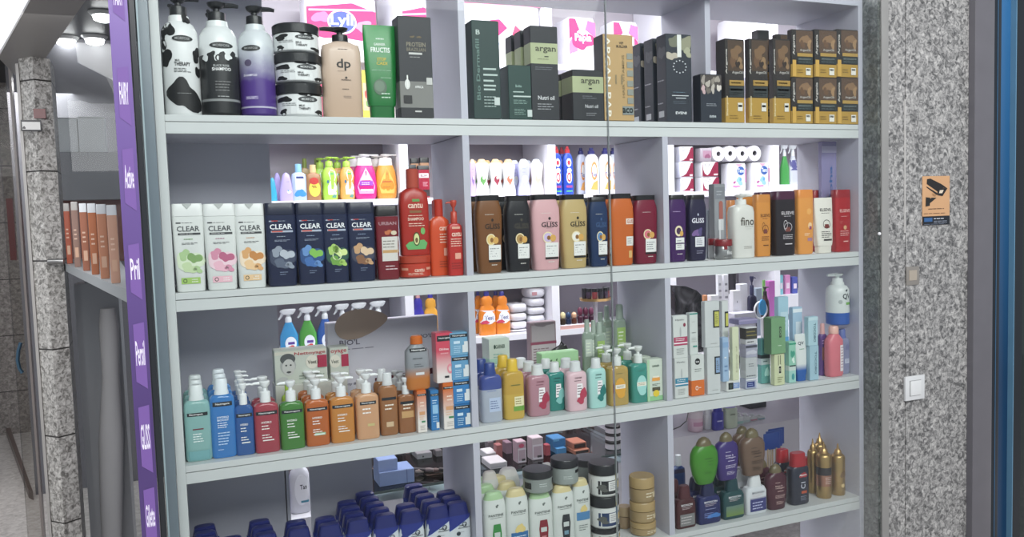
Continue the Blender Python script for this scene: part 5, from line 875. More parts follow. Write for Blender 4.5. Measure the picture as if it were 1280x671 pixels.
for i, (a, b, yt) in enumerate(((1021, 1037, 540), (1032, 1048, 541), (1046, 1060, 546))): can(a, b, yt, .16, ['gold spray can in the rear row, left, with a tall nozzle', 'gold spray can in the rear row, middle', 'gold spray can in the rear row, right'][i])
# blue foil sachets on sticks
for i in range(3):
    r = solve(954 + 3 * i, 976 + 2.5 * i, 541 - 3 * i, ZS[4] + LIFT + .0, .17 + .012 * i, .004)
    root = empty('foil_sachet', ['nearest blue foil sachet held up by tan sticks', 'middle blue foil sachet of three', 'rear blue foil sachet of three'][i], 'sachet', (r.x, r.y, r.z))
    bm = bmesh.new(); loft(bm, [(r.h * .72, r.w / 2, .0015, 4), (r.h * .86, r.w / 2 * .98, .006, 2.2), (r.h, r.w / 2, .001, 4)], 20); link('pouch', bm, M('#1a3f90'), root)
    bm = bmesh.new()
    for s in (-1, 1): tube(bm, [(s * r.w * .25, 0, 0), (s * r.w * .25, 0, r.h * .74)], .003, 8)
    link('stick', bm, M('#b09878'), root)
BT('neck', 840, 856, 568, .22, 4, ['#1f3c78', '#c8ccd0'], 'small_bottle', 'blue bottle with a white cap at the back left of its compartment', decs=[('R', -.9, .9, .64, .72, '#2a2448')])
# ================================================================== BEHIND THE WINDOW: wall shelving and counters
KINDS['pebble'] = dict(ratio=.5, sq=3, parts=[('body', 0, [(0, .9, .9, 3), (.04, 1, 1, 3), (.3, 1, 1, 3), (.55, .82, .95, 2.6), (.8, .62, .85, 2.4), (.93, .45, .7, 2.2), (1, .2, .4, 2)])])
FB = 1.965
def BB(kind, x0, x1, yt, board, cols, name, label, cat='bottle', f=FB, **k):
    z = (zb[board] if isinstance(board, str) else board) + LIFT
    K = KINDS[kind]; r = clampb(solve(x0, x1, yt, z, f, None, K['ratio'], K['sq'])); o = make(kind, r, cols, name, label, cat, **k); o_rec[o.name] = r; return o
def CB(x0, x1, yt, board, col, name, label, dep=.08, f=1.925, cat='box', **k):
    z = (zb[board] if isinstance(board, str) else board) + (LIFT if isinstance(board, str) else 0)
    r = clampb(solve(x0, x1, yt, z, f, dep)); o = carton(r, col, name, label, cat, **k); o_rec[o.name] = r; return o
# children's toiletries on the upper lit board
BB('pebble', 336, 346, 222, 'a', ['#2a9cc0'], 'bath_bottle', 'cyan rounded bottle half hidden by the grey back panel')
BB('pebble', 341, 353, 216, 'a', ['#a898dc'], 'bath_bottle', 'lilac rounded bottle behind the other lilac one', f=2.05); BB('pebble', 349, 367, 216, 'a', ['#b0a0e0'], 'bath_bottle', 'lilac rounded bottle with a small flower print, front one', decs=[('E', .3, .32, .3, .05, '#e8ecc8'), ('E', .2, .36, .12, .03, '#6a9cd0'), ('L', 0, .6, .66, .7, 1, '#7c6cc0')])
BB('neck', 364, 383, 205, 'a', ['#a4b4d8', '#88c0e8'], 'bath_bottle', 'pale blue bottle with light blue spray cap and deep blue label', decs=[('R', -.5, .7, .3, .68, '#d8e0f4'), ('R', -.4, .6, .6, .66, '#2a3c80'), ('B', .1, .2, .6, .12, '#2c84d0', 3)])
for i, (a, b, lab) in enumerate(((375, 388, 'olive capped bottle in the row behind, left'), (390, 403, 'olive capped bottle in the row behind, right'))): BB('neck', a, b, 198, 'a', ['#a88c5c', '#7c8c3c'], 'bath_bottle', lab, f=2.08)
BB('neck', 382, 401, 206, 'a', ['#9c6c44', '#e0bc84'], 'bath_bottle', 'amber brown bottle with a red and yellow label', decs=[('E', .1, .32, .75, .22, '#ecc83c'), ('E', .05, .54, .6, .1, '#c03028'), ('L', -.3, .5, .36, .44, 1, '#5c3c20'), ('T', 'Jack', .1, .36, .6, .06, '#5c3c20')])
wav = [('P', [(-.3, .12), (.7, .12), (.85, .3), (.5, .42), (.8, .56), (.6, .66), (.1, .7), (-.2, .62), (.05, .45), (-.35, .3)], '#eef4ee'), ('R', 0, .5, .58, .63, '#5cb44c'), ('E', -.3, .42, .14, .04, '#3c6c8c'), ('L', .1, .6, .3, .34, 1, '#7a9a7c'), ('P', [(.1, .06), (.6, .04), (.75, .1), (.4, .13)], '#4c8c7c')]
g1 = BB('wavy', 402, 421.5, 196, 'a', ['#9ccc3c', '#9cc43c'], 'bath_bottle', 'lime green wavy bottle with green pump', decs=wav); behind(g1, 1, .08, 'second lime green wavy bottle behind the first', dx=-.03)
g2 = BB('wavy', 424, 443, 196, 'a', ['#e89c48', '#9cc43c'], 'bath_bottle', 'orange wavy bottle with green pump', decs=wav); behind(g2, 1, .08, 'second orange wavy bottle behind the first', dx=-.03)
dr = lambda c, t: [('P', [(-.6, .12), (.6, .12), (.75, .28), (.5, .45), (.15, .62), (0, .7), (-.15, .62), (-.5, .45), (-.75, .28)], c)] + t
p = BB('babypump', 441, 470.5, 193, 'a', ['#d81c84', '#f0eaf0'], 'baby_shampoo', 'magenta pump bottle with a drop shaped label', decs=dr('#d89cd8', [('P', [(-.45, .42), (.45, .42), (.15, .6), (0, .68), (-.15, .6)], '#f4e4ee'), ('R', -.55, .55, .3, .4, '#9c3cc0'), ('R', -.5, .5, .18, .22, '#f4e4f4'), ('T', 'J', 0, .56, .12, .07, '#7c2c7c'), ('L', -.4, .4, .31, .38, 2, '#f0d8f8')])); behind(p, 1, .09, 'second magenta pump bottle behind the first', dx=-.025)
p = BB('babypump', 470, 497, 193, 'a', ['#e4902c', '#f0e8e4'], 'baby_shampoo', 'amber orange pump bottle with a drop shaped label', decs=dr('#f0b44c', [('T', "Johnson's", 0, .38, .95, .06, '#b03c2c'), ('L', -.4, .4, .24, .28, 1, '#b86c2c'), ('E', 0, .56, .1, .03, '#c07c2c')])); behind(p, 1, .09, 'second amber orange pump bottle behind the first', dx=-.025)
for a, b, yt, f, lab in ((508, 521, 206, FB, 'red bottle with black cap just right of the white divider'), (521, 537, 207, FB, 'red bottle with black cap and white label text'), (513, 524, 198, 2.06, 'tall red brown bottle with black cap behind, left'), (524, 537, 197, 2.06, 'tall red brown bottle with black cap behind, right')):
    BB('bioxcin' if 0 else 'elseve', a, b, yt, 'a', ['#9c1c34' if f == FB else '#c89470', '#1c1c20'], 'hair_bottle', lab, f=f, decs=[('R', -.8, .8, .62, .76, '#d8c8cc'), ('T', 'ELSA', 0, .69, 1.1, .07, '#5a1a28'), ('L', -.2, .7, .35, .5, 3, '#e0b0bc'), ('R', -.2, .9, .05, .25, '#2a2024')])
wst = lambda c: [('L', -.4, .4, .72, .75, 1, '#7c8c9c'), ('L', -.4, .3, .62, .66, 1, '#9c9ca8'), ('E', 0, .45, .42, .1, c), ('E', .1, .5, .2, .05, '#e8e8dc'), ('P', [(-.3, .4), (.3, .4), (0, .28)], c)]
for i, (a, b, c, cp, dc, lab) in enumerate(((587, 595, '#c8a8dc', '#e8c8b0', '#8c6cac', 'lilac waisted gel bottle half hidden by the divider'), (594, 611, '#e8e8e8', '#f0c488', '#5c9c4c', 'white waisted gel bottle with a green print'), (611.5, 628, '#e8e8e8', '#f0c080', '#9c2c44', 'white waisted gel bottle with a dark red print'), (627.5, 644, '#e8e8e8', '#f0b880', '#e06c50', 'white waisted gel bottle with a coral print'), (646.5, 663, '#b4b4e8', '#e4e8f4', '#e4ecff', 'periwinkle waisted gel bottle'), (663, 680, '#e8dcd8', '#e0e4f0', '#e8b8a8', 'cream waisted gel bottle with a peach print'))):
    o = BB('waist', a, b, 199, 'a', [c, cp], 'shower_gel', lab, decs=wst(dc)); 
    if i: behind(o, 1, .08, 'waisted gel bottle in the row behind the ' + lab.split(' waisted')[0] + ' one' + (' with ' + lab.split('with a ')[1] if 'with a' in lab else ''), dx=-.02)
cif = [('T', 'Cif', .1, .62, .55, .9, '#f4f4f4', 1)] if 0 else [('E', 0, .66, .5, .09, '#f0f0f4'), ('E', 0, .66, .3, .05, '#d03048'), ('E', .05, .5, .45, .05, '#f0f0f4'), ('E', 0, .36, .55, .13, '#f0f0f4'), ('O', 0, .36, .4, .1, '#d03048', .4), ('R', -.6, .6, .14, .19, '#9c3c8c'), ('R', -.6, .6, .06, .08, '#5cc45c')]
for a, b, yt, f, lab in ((689.5, 702, 183, FB, 'deep blue cleaner bottle with red cap, left front'), (703, 716, 183, FB, 'deep blue cleaner bottle with red cap, right front'), (697, 708, 184, 2.06, 'deep blue cleaner bottle behind the two front ones')):
    BB('domestos', a, b, yt, 'a', ['#1f48c0', '#c8303c'], 'cleaner_bottle', lab, f=f, decs=cif)
tst = [('E', .1, .5, .55, .2, '#ece8e4'), ('O', .1, .5, .5, .2, '#e08c4c', .3), ('T', 'Test', .1, .42, .9, .09, '#2c4ca0'), ('P', [(-.5, .1), (.6, .08), (.6, .3), (-.1, .24)], '#e8a04c')]
for a, b, f, c, lab in ((720, 733, 2.03, '#c4c8e0', 'pale violet cleaner bottle with navy cap, left of the white ones'), (731, 748, FB, '#e4e6ea', 'white cleaner bottle with orange ring print, left one'), (748.5, 765, FB, '#e4e6ea', 'white cleaner bottle with orange ring print behind the glass seam'), (761, 772, 2.03, '#d8dcec', 'white cleaner bottle beside the grey divider')):
    BB('domestos', a, b, 185, 'a', [c, '#2c2c70'], 'cleaner_bottle', lab, f=f, decs=tst)
BB('domestos', 828, 836, 186, 'a', ['#2c64b8', '#2c64b8'], 'cleaner_bottle', 'blue bottle half hidden by the second divider')
def pack(x0, x1, yt, board, lab, decs, col='#e4e2ea', dep=.12, f=1.93, name='tissue_pack', puff=.004, group=None):
    z = (zb[board] + LIFT) if isinstance(board, str) else board
    r = clampb(solve(x0, x1, yt, z, f, dep)); root = empty(name, lab, 'tissue pack', (r.x, r.y, r.z), group); w, h, d = r.w, r.h, r.d
    bm = bmesh.new(); loft(bm, [(0, w / 2 * .96, d / 2 * .92, 8), (h * .06, w / 2, d / 2, 8), (h * .94, w / 2, d / 2, 8), (h, w / 2 * .96, d / 2 * .92, 8)], 32); link('wrapper', bm, M(col), root)
    def surf(x, zz):
        return -d / 2
    g = decals(decs, w, h, surf); link('printed_front', g[0], g[1], root, smooth='decal'); o_rec[root.name] = r; return root
mag = '#8c1038'
wine = lambda mir: [('P', [(-.95, .06), (.95, .06), (.95, .94), (.6, .94), (.3, .6), (-.1, .25), (-.5, .12)], mag), ('O', -.55, .82, .25, .12, '#3a3c44', .2), ('R', .4, .85, .1, .2, '#e8c8d0')]
w2_ = [('R', -.98, .98, .03, .97, mag), ('P', [(-.95, .95), (-.9, .5), (-.7, .22), (-.4, .1), (-.1, .25), (.3, .7), (.6, .95)], '#ece8ee'), ('O', -.4, .8, .3, .12, '#3a3c44', .2), ('R', .4, .9, .1, .2, '#e8c8d0')]
a1 = pack(841, 867.5, 222, 'a', 'white and wine red tissue box, bottom of the left column', wine(0)); a2 = pack(841, 867, 202.5, top(a1), 'white and wine red tissue box, middle of the left column', wine(0)); a3 = pack(841, 867, 183, top(a2), 'white and wine red tissue box, top of the left column', wine(0))
b1_ = pack(867.5, 899, 221, 'a', 'wine red tissue box with white swoop, lower one of the right column', w2_); b2_ = pack(867, 898, 202, top(b1_), 'wine red tissue box with white swoop, upper one of the right column', w2_)
pack(868, 890, 185, top(b2_), 'mauve clear wrapped pack on the wine red boxes', [('R', -.6, .9, .3, .8, '#a87c94'), ('B', .2, .4, .4, .2, '#8c4c6c', 3)], '#a89ca8')
ten = [('R', -.98, -.7, .05, .95, '#e8c8dc'), ('P', [(-.3, .98), (.6, .98), (.15, .85)], '#d0a0b8'), ('E', .35, .72, .42, .16, '#2c5cb0'), ('T', 'Teno', .38, .73, .7, .15, '#f0f4fc'), ('B', .2, .35, .35, .13, '#8cc0ec', 5), ('E', .3, .4, .12, .06, '#5c9ce0'), ('B', -.4, .3, .15, .04, '#b84c94', 2), ('B', -.2, .15, .35, .04, '#d07cb4', 4), ('R', .86, .96, .3, .8, '#c4509c')]
t1 = pack(900, 933, 204, 'a', 'white toilet paper pack with a blue oval, left one', ten); t2 = pack(932, 964.5, 203, 'a', 'white toilet paper pack with a blue oval, right one', ten)
for i, (a, b) in enumerate(((890.5, 906), (905, 921), (920.5, 936), (935.5, 951.5))):
    xm = (a + b) / 2; z0 = max(top(t1), top(t2), top(b2_)) ; r = solve(a, b, 182.5, z0, 1.93, .1); rad = (at(b, 192, 1.93).x - at(a, 192, 1.93).x) / 2
    rt = empty('toilet_roll', ['leftmost toilet roll lying end on above the packs', 'second toilet roll from the left above the packs', 'third toilet roll from the left above the packs', 'rightmost toilet roll above the packs'][i], 'toilet roll', (at(xm, 192, 1.93).x, 1.93, z0 + rad), 'toilet rolls')
    bm = bmesh.new(); n = 28; rs = [(rad * .34, .1), (rad * .34, 0), (rad * .97, 0), (rad, .003), (rad, .1)]; pv = None
    for q, yy in rs:
        vs = [bm.verts.new((math.cos(6.2832 * k / n) * q, yy, math.sin(6.2832 * k / n) * q)) for k in range(n)]
        if pv:
            for k in range(n): bm.faces.new((pv[k], pv[(k + 1) % n], vs[(k + 1) % n], vs[k]))
        pv = vs
    link('paper', bm, M('#e8e4ec'), rt)
    bm = bmesh.new(); pv = None
    for q, yy in ((rad * .335, .003), (rad * .335, .097), (rad * .30, .097), (rad * .30, .003), (rad * .335, .003)):
        vs = [bm.verts.new((math.cos(6.2832 * k / n) * q, yy, math.sin(6.2832 * k / n) * q)) for k in range(n)]
        if pv:
            for k in range(n): bm.faces.new((pv[k], pv[(k + 1) % n], vs[(k + 1) % n], vs[k]))
        pv = vs
    link('core', bm, M('#8c8890'), rt)
zr = zb['a'] + .03
rs_ = slab('shelf_riser', 3.362, 4.07, 1.905, 2.2, zb['a'] + .0008, zr, LITE, kind=None); tag(rs_, 'low white riser under the green and white sprayers', 'riser')
BB('spray', 975, 986, 180, zr, ['#3c9c44', '#e4e8ec'], 'spray_cleaner', 'green and white spray bottle beside the white divider'); BB('spray', 985, 997, 180, zr, ['#c0c4d0', '#e4e8ec'], 'spray_cleaner', 'white spray bottle with violet label beside the end panel', decs=[('R', -.8, .8, .35, .6, '#4c4c8c')])
# --- top row: pink and white tissue packs
PK = '#c01464'
pj = [('P', [(-.96, .35), (-.5, .28), (0, .3), (.55, .26), (.96, .45), (.96, .75), (.3, .88), (-.4, .82), (-.96, .78)], PK), ('B', -.55, .62, .22, .1, '#e0609c', 3), ('B', .6, .5, .25, .08, '#e878ac', 6), ('R', -.9, .9, .74, .77, '#f0a4c8', .05)]
pack(374, 472, -6, 'b', 'pink and white paper pack with white script in a blue oval', pj + [('E', 0, .56, .36, .17, '#3c4c9c'), ('O', 0, .56, .4, .2, '#f0f0f4', .12), ('T', 'Lyli', 0, .57, .62, .24, '#f4f4f8')], dep=.2)
pack(471, 528, -2, 'b', 'second pink and white paper pack behind the green tube', pj, dep=.2)
pj2 = lambda t: [('P', [(-.96, .55), (-.2, .75), (-.5, .97), (-.96, .97)], PK), ('P', [(.2, .75), (.96, .6), (.96, .9), (.4, .95)], '#e4508c'), ('B', -.7, .4, .25, .2, '#e8649c', 3), ('E', .05, .82, .16, .1, '#e8ecf8'), ('B', .0, .52, .7, .2, PK, 4), ('T', t, .05, .57, 1.2, .2, '#f4f6ff'), ('E', -.3, .2, .5, .1, '#c4c8ec')]
pk0 = pack(578, 690, -8, 'b', 'large white paper pack with pink corners behind the dark green cartons', [('R', -.98, .98, .82, .99, '#e8508c'), ('B', -.5, .9, .2, .06, '#c02860', 2), ('B', .3, .85, .3, .06, '#f088b0', 5), ('P', [(-.3, .3), (.1, .5), (-.1, .62), (-.35, .6)], PK), ('P', [(.15, .3), (.5, .45), (.3, .55)], '#d82858'), ('T', 'Papia', -.35, .3, .45, .18, '#3c6cb8')], dep=.2)
pack(691, 745, 22, 'b', 'pink and white paper pack with blue script left of the seam', pj2('Papia'), dep=.2)
pack(748, 798, 27, 'b', 'pink and white paper pack right of the seam', pj2('su'), dep=.2)
pack(899, 965, 22, 'b', 'added plain white pack whitening the back wall above the black and gold cartons', [('R', -.9, .9, .1, .12, '#d0d0dc')], dep=.2)  # pack added to whiten the bright stretch of back wall
CB(449, 464, 88, zb['m'] + LIFT, '#e4c42c', 'food_box', 'yellow carton with a fruit print seen between beige and green bottles', decs=[('R', -.9, .9, .3, .78, '#d89c7c'), ('B', 0, .6, .5, .07, '#c83c30', 2), ('B', .2, .42, .4, .06, '#5c8c3c', 4)])
CB(396, 404, 98, zb['m'] + LIFT, '#d82c5c', 'pink_box', 'hot pink carton glimpsed left of the beige bottle')
# --- third row: cleaners, big packs
sp = [(349, 373, 386, '#2c9cdc', 'light blue spray cleaner with white trigger'), (373, 396, 383.5, '#4cac3c', 'green spray cleaner with white trigger'), (395, 418, 381.5, '#1f5cb8', 'royal blue spray cleaner with white trigger'), (418, 439, 379.5, '#2c9cdc', 'spray cleaner with white trigger behind the carton, left'), (438, 461, 378, '#4cac3c', 'spray cleaner with white trigger behind the hand hole'), (461, 485, 376, '#1f5cb8', 'spray cleaner with white trigger behind the carton, right')]
for a, b, yt, c, lab in sp:
    BB('spray', a, b, yt, 'c', [(c, 'l'), '#dcdfe4'], 'spray_cleaner', lab, decs=[('E', .1, .22, .6, .16, '#e4ecf4'), ('R', -.2, .5, .2, .26, '#5c3c9c'), ('B', .1, .14, .3, .04, '#d83c3c', 2)], pdir=1)
BB('detergent', 515, 531, 366, 'c', ['#3c34b0', '#e8a4a4'], 'detergent_bottle', 'violet blue bottle with a pink shoulder left of the grey divider'); BB('detergent', 529, 548, 366, 'c', ['#e8a02c', '#3c34b0'], 'detergent_bottle', 'amber bottle with violet cap beside the grey divider')
tsd = [('P', [(-.95, .3), (.95, .3), (.9, .56), (-.9, .58)], '#e8e4f0'), ('E', .1, .4, .75, .15, '#f0f0f8'), ('T', 'Test', .1, .4, 1.1, .1, '#2c3c90'), ('B', -.4, .3, .4, .05, '#d83c5c', 3)]
for a, b, f, lab in ((598, 619, FB, 'orange detergent bottle with white label, left front'), (618.5, 637, FB, 'orange detergent bottle with white label, right front'), (592, 604, 2.05, 'orange detergent bottle behind the divider edge'), (613, 627, 2.05, 'orange detergent bottle behind, between the front two')):
    BB('detergent', a, b, 364, 'c', ['#f0831c', '#3c3c94'], 'detergent_bottle', lab, f=f, decs=tsd)
def pillow(x0, x1, y0, y1, lab, f=1.96, decs=(), col='#e6e4ec', z=None):
    a, b, t = at(x0, (y0 + y1) / 2, f), at(x1, (y0 + y1) / 2, f), at((x0 + x1) / 2, y0, f); zb_ = z if z is not None else at((x0 + x1) / 2, y1, f).z
    w = b.x - a.x; h = t.z - zb_; root = empty('cotton_pack', lab, 'pack', ((a.x + b.x) / 2, f + .07, zb_))
    bm = bmesh.new(); rr = random.Random(int(x0 + y0))
    n, m = 20, 9; g = []
    for j in range(m):
        ph = -math.pi / 2 + math.pi * j / (m - 1); row = []
        for i in range(n):
            t_ = 6.2832 * i / n; e = .55
            cx = math.copysign(abs(math.cos(t_)) ** e, math.cos(t_)); sy = math.copysign(abs(math.sin(t_)) ** e, math.sin(t_)); cp = max(abs(math.cos(ph)) ** .4, .02)
            row.append(bm.verts.new((cx * cp * w / 2 + rr.uniform(-1, 1) * .002, sy * cp * .075, h / 2 + math.copysign(abs(math.sin(ph)) ** .7, math.sin(ph)) * h / 2 + rr.uniform(0, 1) * .003 * (j > 1))))
        g.append(row)
    for j in range(m - 1):
        for i in range(n): bm.faces.new((g[j][i], g[j][(i + 1) % n], g[j + 1][(i + 1) % n], g[j + 1][i]))
    bm.faces.new(g[0]); bm.faces.new(g[-1]); link('wrapper', bm, M(col), root, ang=70)
    if decs:
        q = decals(decs, w, h, lambda x, zz: -.078); link('printed_band', q[0], q[1], root, smooth='decal')
    o_rec[root.name] = type('r', (), {'top': zb_ + h})(); return root
zc = zb['c'] + LIFT; prev = zc
for i, (y0, y1) in enumerate(((412, 422), (402, 412), (391.5, 402), (380, 391.5))):
    o = pillow(638, 661, y0, y1, ['flat white cotton pack at the base of the left pile', 'flat white cotton pack second in the left pile', 'flat white cotton pack third in the left pile', 'flat white cotton pack on top of the left pile'][i], z=prev); prev = top(o)
prev = zc
for i, (y0, y1) in enumerate(((405, 415), (394, 404), (384, 394), (373, 384), (361, 373))):
    o = pillow(662, 683, y0, y1, ['white cotton pack at the base of the right pile', 'white cotton pack second in the right pile', 'white cotton pack in the middle of the right pile', 'white cotton pack fourth in the right pile', 'white cotton pack with a pink printed end on top'][i], z=prev, decs=[('R', -.8, -.2, .35, .7, '#c88c94')] if i == 4 else ()); prev = top(o)
# nail polish and make-up shelf beyond the white divider
npz = at(715, 405, 1.93).z
nt_ = empty('polish_tray', 'white tray of nail polishes right of the cotton packs', 'tray', (2.045, 2.0, zb['c'] + .0009))
bm = bmesh.new(); box(bm, -.155, .2, -.09, .12, 0, npz - zb['c'] - .001, 0, .003); link('tray', bm, M('#e2dfe8'), nt_)
bm = bmesh.new(); box(bm, -.155, .2, -.093, -.0905, .0, .018); link('pink_edge', bm, M('#d8a49c'), nt_, smooth=False)
for i, (px_, c, cp, lab) in enumerate(((697, '#4c1c2c', '#e0c8cc', 'pale pink capped'), (703.5, '#3c2c1c', '#e8d89c', 'cream capped'), (710.5, '#1c2c4c', '#22406c', 'navy capped'), (717.5, '#5c2c1c', '#e8b088', 'peach capped'), (725, '#4c1c34', '#6c2440', 'maroon capped'), (732, '#4c1c34', '#5c1c38', 'dark maroon capped'), (739, '#3c142c', '#6c2c4c', 'plum capped'))):
    r = solve(px_ - 3.6, px_ + 3.6, 390 if i < 4 else 384, npz + LIFT, 1.935, None, 1, 2); r.y = 1.935
    root = empty('nail_polish', lab + ' nail polish bottle on the white tray', 'nail polish', (r.x, r.y, r.z)); w, h = r.w / 2, r.h
    bm = bmesh.new(); loft(bm, [(0, w * .8, w * .8, 2), (h * .08, w, w, 2), (h * .4, w * .95, w * .95, 2), (h * .5, w * .4, w * .4, 2)], 14); link('bottle', bm, M(c), root)
    bm = bmesh.new(); loft(bm, [(h * .5, w * .6, w * .6, 2), (h * .6, w * .9, w * .9, 2), (h * .85, w * .9, w * .9, 2), (h, w * .4, w * .4, 2)], 14); link('cap', bm, M(cp), root)
rk = at(744, 372, 1.5); rack = empty('display_rack', 'round gold rimmed rack of small dark pots near the ceiling of its compartment', 'rack', (rk.x, 1.5, 0))
bm = bmesh.new(); loft(bm, [(rk.z - .012, .075, .075, 2), (rk.z, .078, .078, 2)], 28); link('tray', bm, M('#b08c54', 'm'), rack)
bm = bmesh.new(); loft(bm, [(0, .09, .09, 2), (.015, .09, .09, 2), (.02, .01, .01, 2), (rk.z - .013, .01, .01, 2)], 16); link('stand', bm, M('#b8b4bc'), rack)
for i in range(7):
    a_ = math.pi + i * math.pi / 6; q = BB('jar', 700, 708, 358, 0, [['#2a2630', '#3c2c40', '#7c2c30'][i % 3], '#1c1c20'], 'cosmetic_pot', 'small dark cosmetic pot on the round gold rimmed rack', 'pot', group='pots on the round rack', f=1.5)
    q.location = (rk.x + math.cos(a_) * .058, 1.5 + math.sin(a_) * .058, rk.z + LIFT); s_ = .03 / max(o_rec[q.name].w, .001)
    q.scale = (s_ * .9, s_ * .9, .05 / o_rec[q.name].h)
# --- counters in the middle of the shop
zg = ZF - .392
ct = empty('display_counter', 'white counter with a glass top holding cosmetics, low behind the window', 'counter', (0, 0, 0))
bm = bmesh.new(); box(bm, .50, 1.72, .86, 1.3, 0, zg - .06, 0, .004); link('cabinet', bm, M('#d4cfd8', 'w'), ct)
bm = bmesh.new()
for x in (.52, 1.06, 1.69): box(bm, x - .01, x + .01, .88, 1.28, zg - .06, zg - .008)
link('support', bm, M('#b0acb8', 'w'), ct)
bm = bmesh.new(); box(bm, .49, 1.73, .80, 1.32, zg - .008, zg); link('glass_top', bm, glass_mat('counter_glass', '#c8d8d8', .08), ct, smooth=False)
bm = bmesh.new(); box(bm, .49, 1.73, .797, .80, zg - .009, zg - .0005); link('glass_edge', bm, M('#3c4c4c'), ct, smooth=False)
bm = bmesh.new(); box(bm, .49, 1.73, 1.28, 1.30, zg + .0008, zg + .17); link('back_rail', bm, M('#8c7c84', 'w'), ct, smooth=False)
def CG(x0, x1, yt, f, c, name, lab, dep=.05, z=None, **k): return CB(x0, x1, yt, (zg + .0012) if z is None else z, c, name, lab, dep=dep, f=f, **k)
q1_ = CG(467, 518, 588, .84, '#7c90c0', 'blue_box', 'long periwinkle carton lying on the glass top, lower one', dep=.10, decs=[('R', .55, .6, 0, 1, '#5c6c9c')])
CG(467, 497, 574, .85, '#8498c8', 'blue_box', 'short periwinkle carton on top of the long one', dep=.08, z=top(q1_))
CG(515, 540, 566, 1.1, '#8c888c', 'grey_box', 'grey carton with a black button behind the brushes', dep=.08, decs=[('E', -.2, .4, .12, .15, '#2c2c30')]); CG(541, 553, 563, 1.1, '#6c6468', 'grey_box', 'dark grey carton next to the grey one with button', dep=.08)
CG(527, 553, 592, .88, '#4c342c', 'palette', 'flat brown make-up palette lowest near the divider', dep=.07, cat='palette', decs=[('R', -.9, .9, .3, .6, '#8c5c4c')])
rr = random.Random(5)
for i in range(9):
    p0 = Vector((.60 + .035 * i, 1.04 - .02 * i, zg + .012 + .004 * (i % 3))); an = .5 + .25 * rr.random(); L_ = .11
    p1_ = p0 + Vector((math.cos(an) * L_, -math.sin(an) * L_ * .8, 0)); root = empty('makeup_brush', 'dark brown make-up stick in the loose heap on the glass top', 'make-up brush', p0, 'make-up sticks in the loose heap')
    bm = bmesh.new(); d_ = p1_ - p0; tube(bm, [(0, 0, 0), tuple(d_ * .7)], [.0085, .007], 10); link('handle', bm, M(['#3a2c2c', '#5c4440', '#2c2426'][i % 3]), root)
    bm = bmesh.new(); tube(bm, [tuple(d_ * .7), tuple(d_ * .85), tuple(d_)], [.008, .01, .006], 10); link('tip', bm, M(['#8c7c74', '#b49c90', '#6c5c5c'][i % 3]), root)
for i in range(8):
    r = rr.random; q = CG(468 + 9 * i, 476 + 9 * i, 562 - 1.2 * i + 3 * r(), 1.2, ['#9c7c7c', '#6c5458', '#b49c98', '#4c3c40'][i % 4], 'cosmetic_box', 'small dusty pink or brown cosmetic carton in the far row', dep=.04, group='far row of small cosmetic cartons')
CG(602, 634, 578, .84, '#c4bcc0', 'grey_white_box', 'flat white carton at the left end of the second compartment', dep=.1, decs=[('R', -.9, .9, .3, .4, '#a09ca4')]); CG(600, 622, 566, .96, '#cfc8cc', 'grey_white_box', 'flat white carton behind the first flat one', dep=.08)
for i, (a, b, yt, c) in enumerate(((617, 628, 556, '#a45c5c'), (628, 640, 553, '#8c6c7c'), (620, 634, 548, '#b87c74'), (606, 617, 552, '#7c6c74'))): CG(a, b, yt, .95 + .05 * i, c, 'cosmetic_box', ['dusty red carton left of the clear framed packs', 'mauve carton left of the clear framed packs', 'salmon carton in the second row', 'grey mauve carton near the divider'][i], dep=.05)
fr_ = [('R', -.9, .9, .04, .7, '#d8ccd4'), ('R', -.75, .75, .12, .62, '#b89ca8'), ('R', -.1, .7, .1, .2, '#3c3438'), ('E', -.1, .82, .6, .1, '#c84c6c')]
CG(641, 658, 552, .86, '#b898a4', 'framed_pack', 'clear fronted pink pack with a white frame, left one', decs=fr_); CG(659, 679, 547, .87, '#c4b0b8', 'framed_pack', 'clear fronted pink pack with a white frame, right one', decs=fr_[:3])
CG(679, 688, 556, .9, '#a83c48', 'red_box', 'small red carton right of the framed packs')
z_ = CG(688, 708, 560, .9, '#3c80b8', 'blue_carton', 'bright blue carton lower one of the blue pair', dep=.1); CG(682, 707, 548, .92, '#3474ac', 'blue_carton', 'bright blue carton upper one of the blue pair', dep=.1, z=top(z_), decs=[('R', -.9, 0, .7, .95, '#5ca4d8')])
z_ = CG(708, 737, 562, .86, '#a8644c', 'palette', 'open copper palette, lower one of two', cat='palette', dep=.09, decs=[('R', -.85, .85, .15, .8, '#2c2224')]); CG(706, 733, 553, .875, '#a86048', 'palette', 'open copper palette, upper one of two', cat='palette', dep=.08, z=top(z_), decs=[('R', -.85, .85, .15, .8, '#2c2224')])
CG(644, 676, 540, 1.02, '#2c2428', 'palette', 'black palette with pink top behind the framed packs', cat='palette', dep=.09, top='#c87c8c')
for i in range(6): CG(690 + 9 * i, 698 + 9 * i, 536 - 1.5 * i, 1.2, ['#8c6c70', '#a88c8c', '#6c5054', '#9c7c80'][i % 4], 'cosmetic_box', 'small brownish cosmetic carton by the back rail', dep=.04, group='cosmetic cartons by the back rail')
zj_ = zg + .0012; 
for i, yt in enumerate((549, 540, 530)):
    o = BB('jar', 756, 777, yt, zj_ - LIFT, ['#c4bcc4', '#2c282c'], 'cream_pot', ['lowest black lidded pot of the small stack on the glass', 'middle black lidded pot of the small stack on the glass', 'top black lidded pot of the small stack on the glass'][i], 'pot', f=.87); zj_ = top(o)
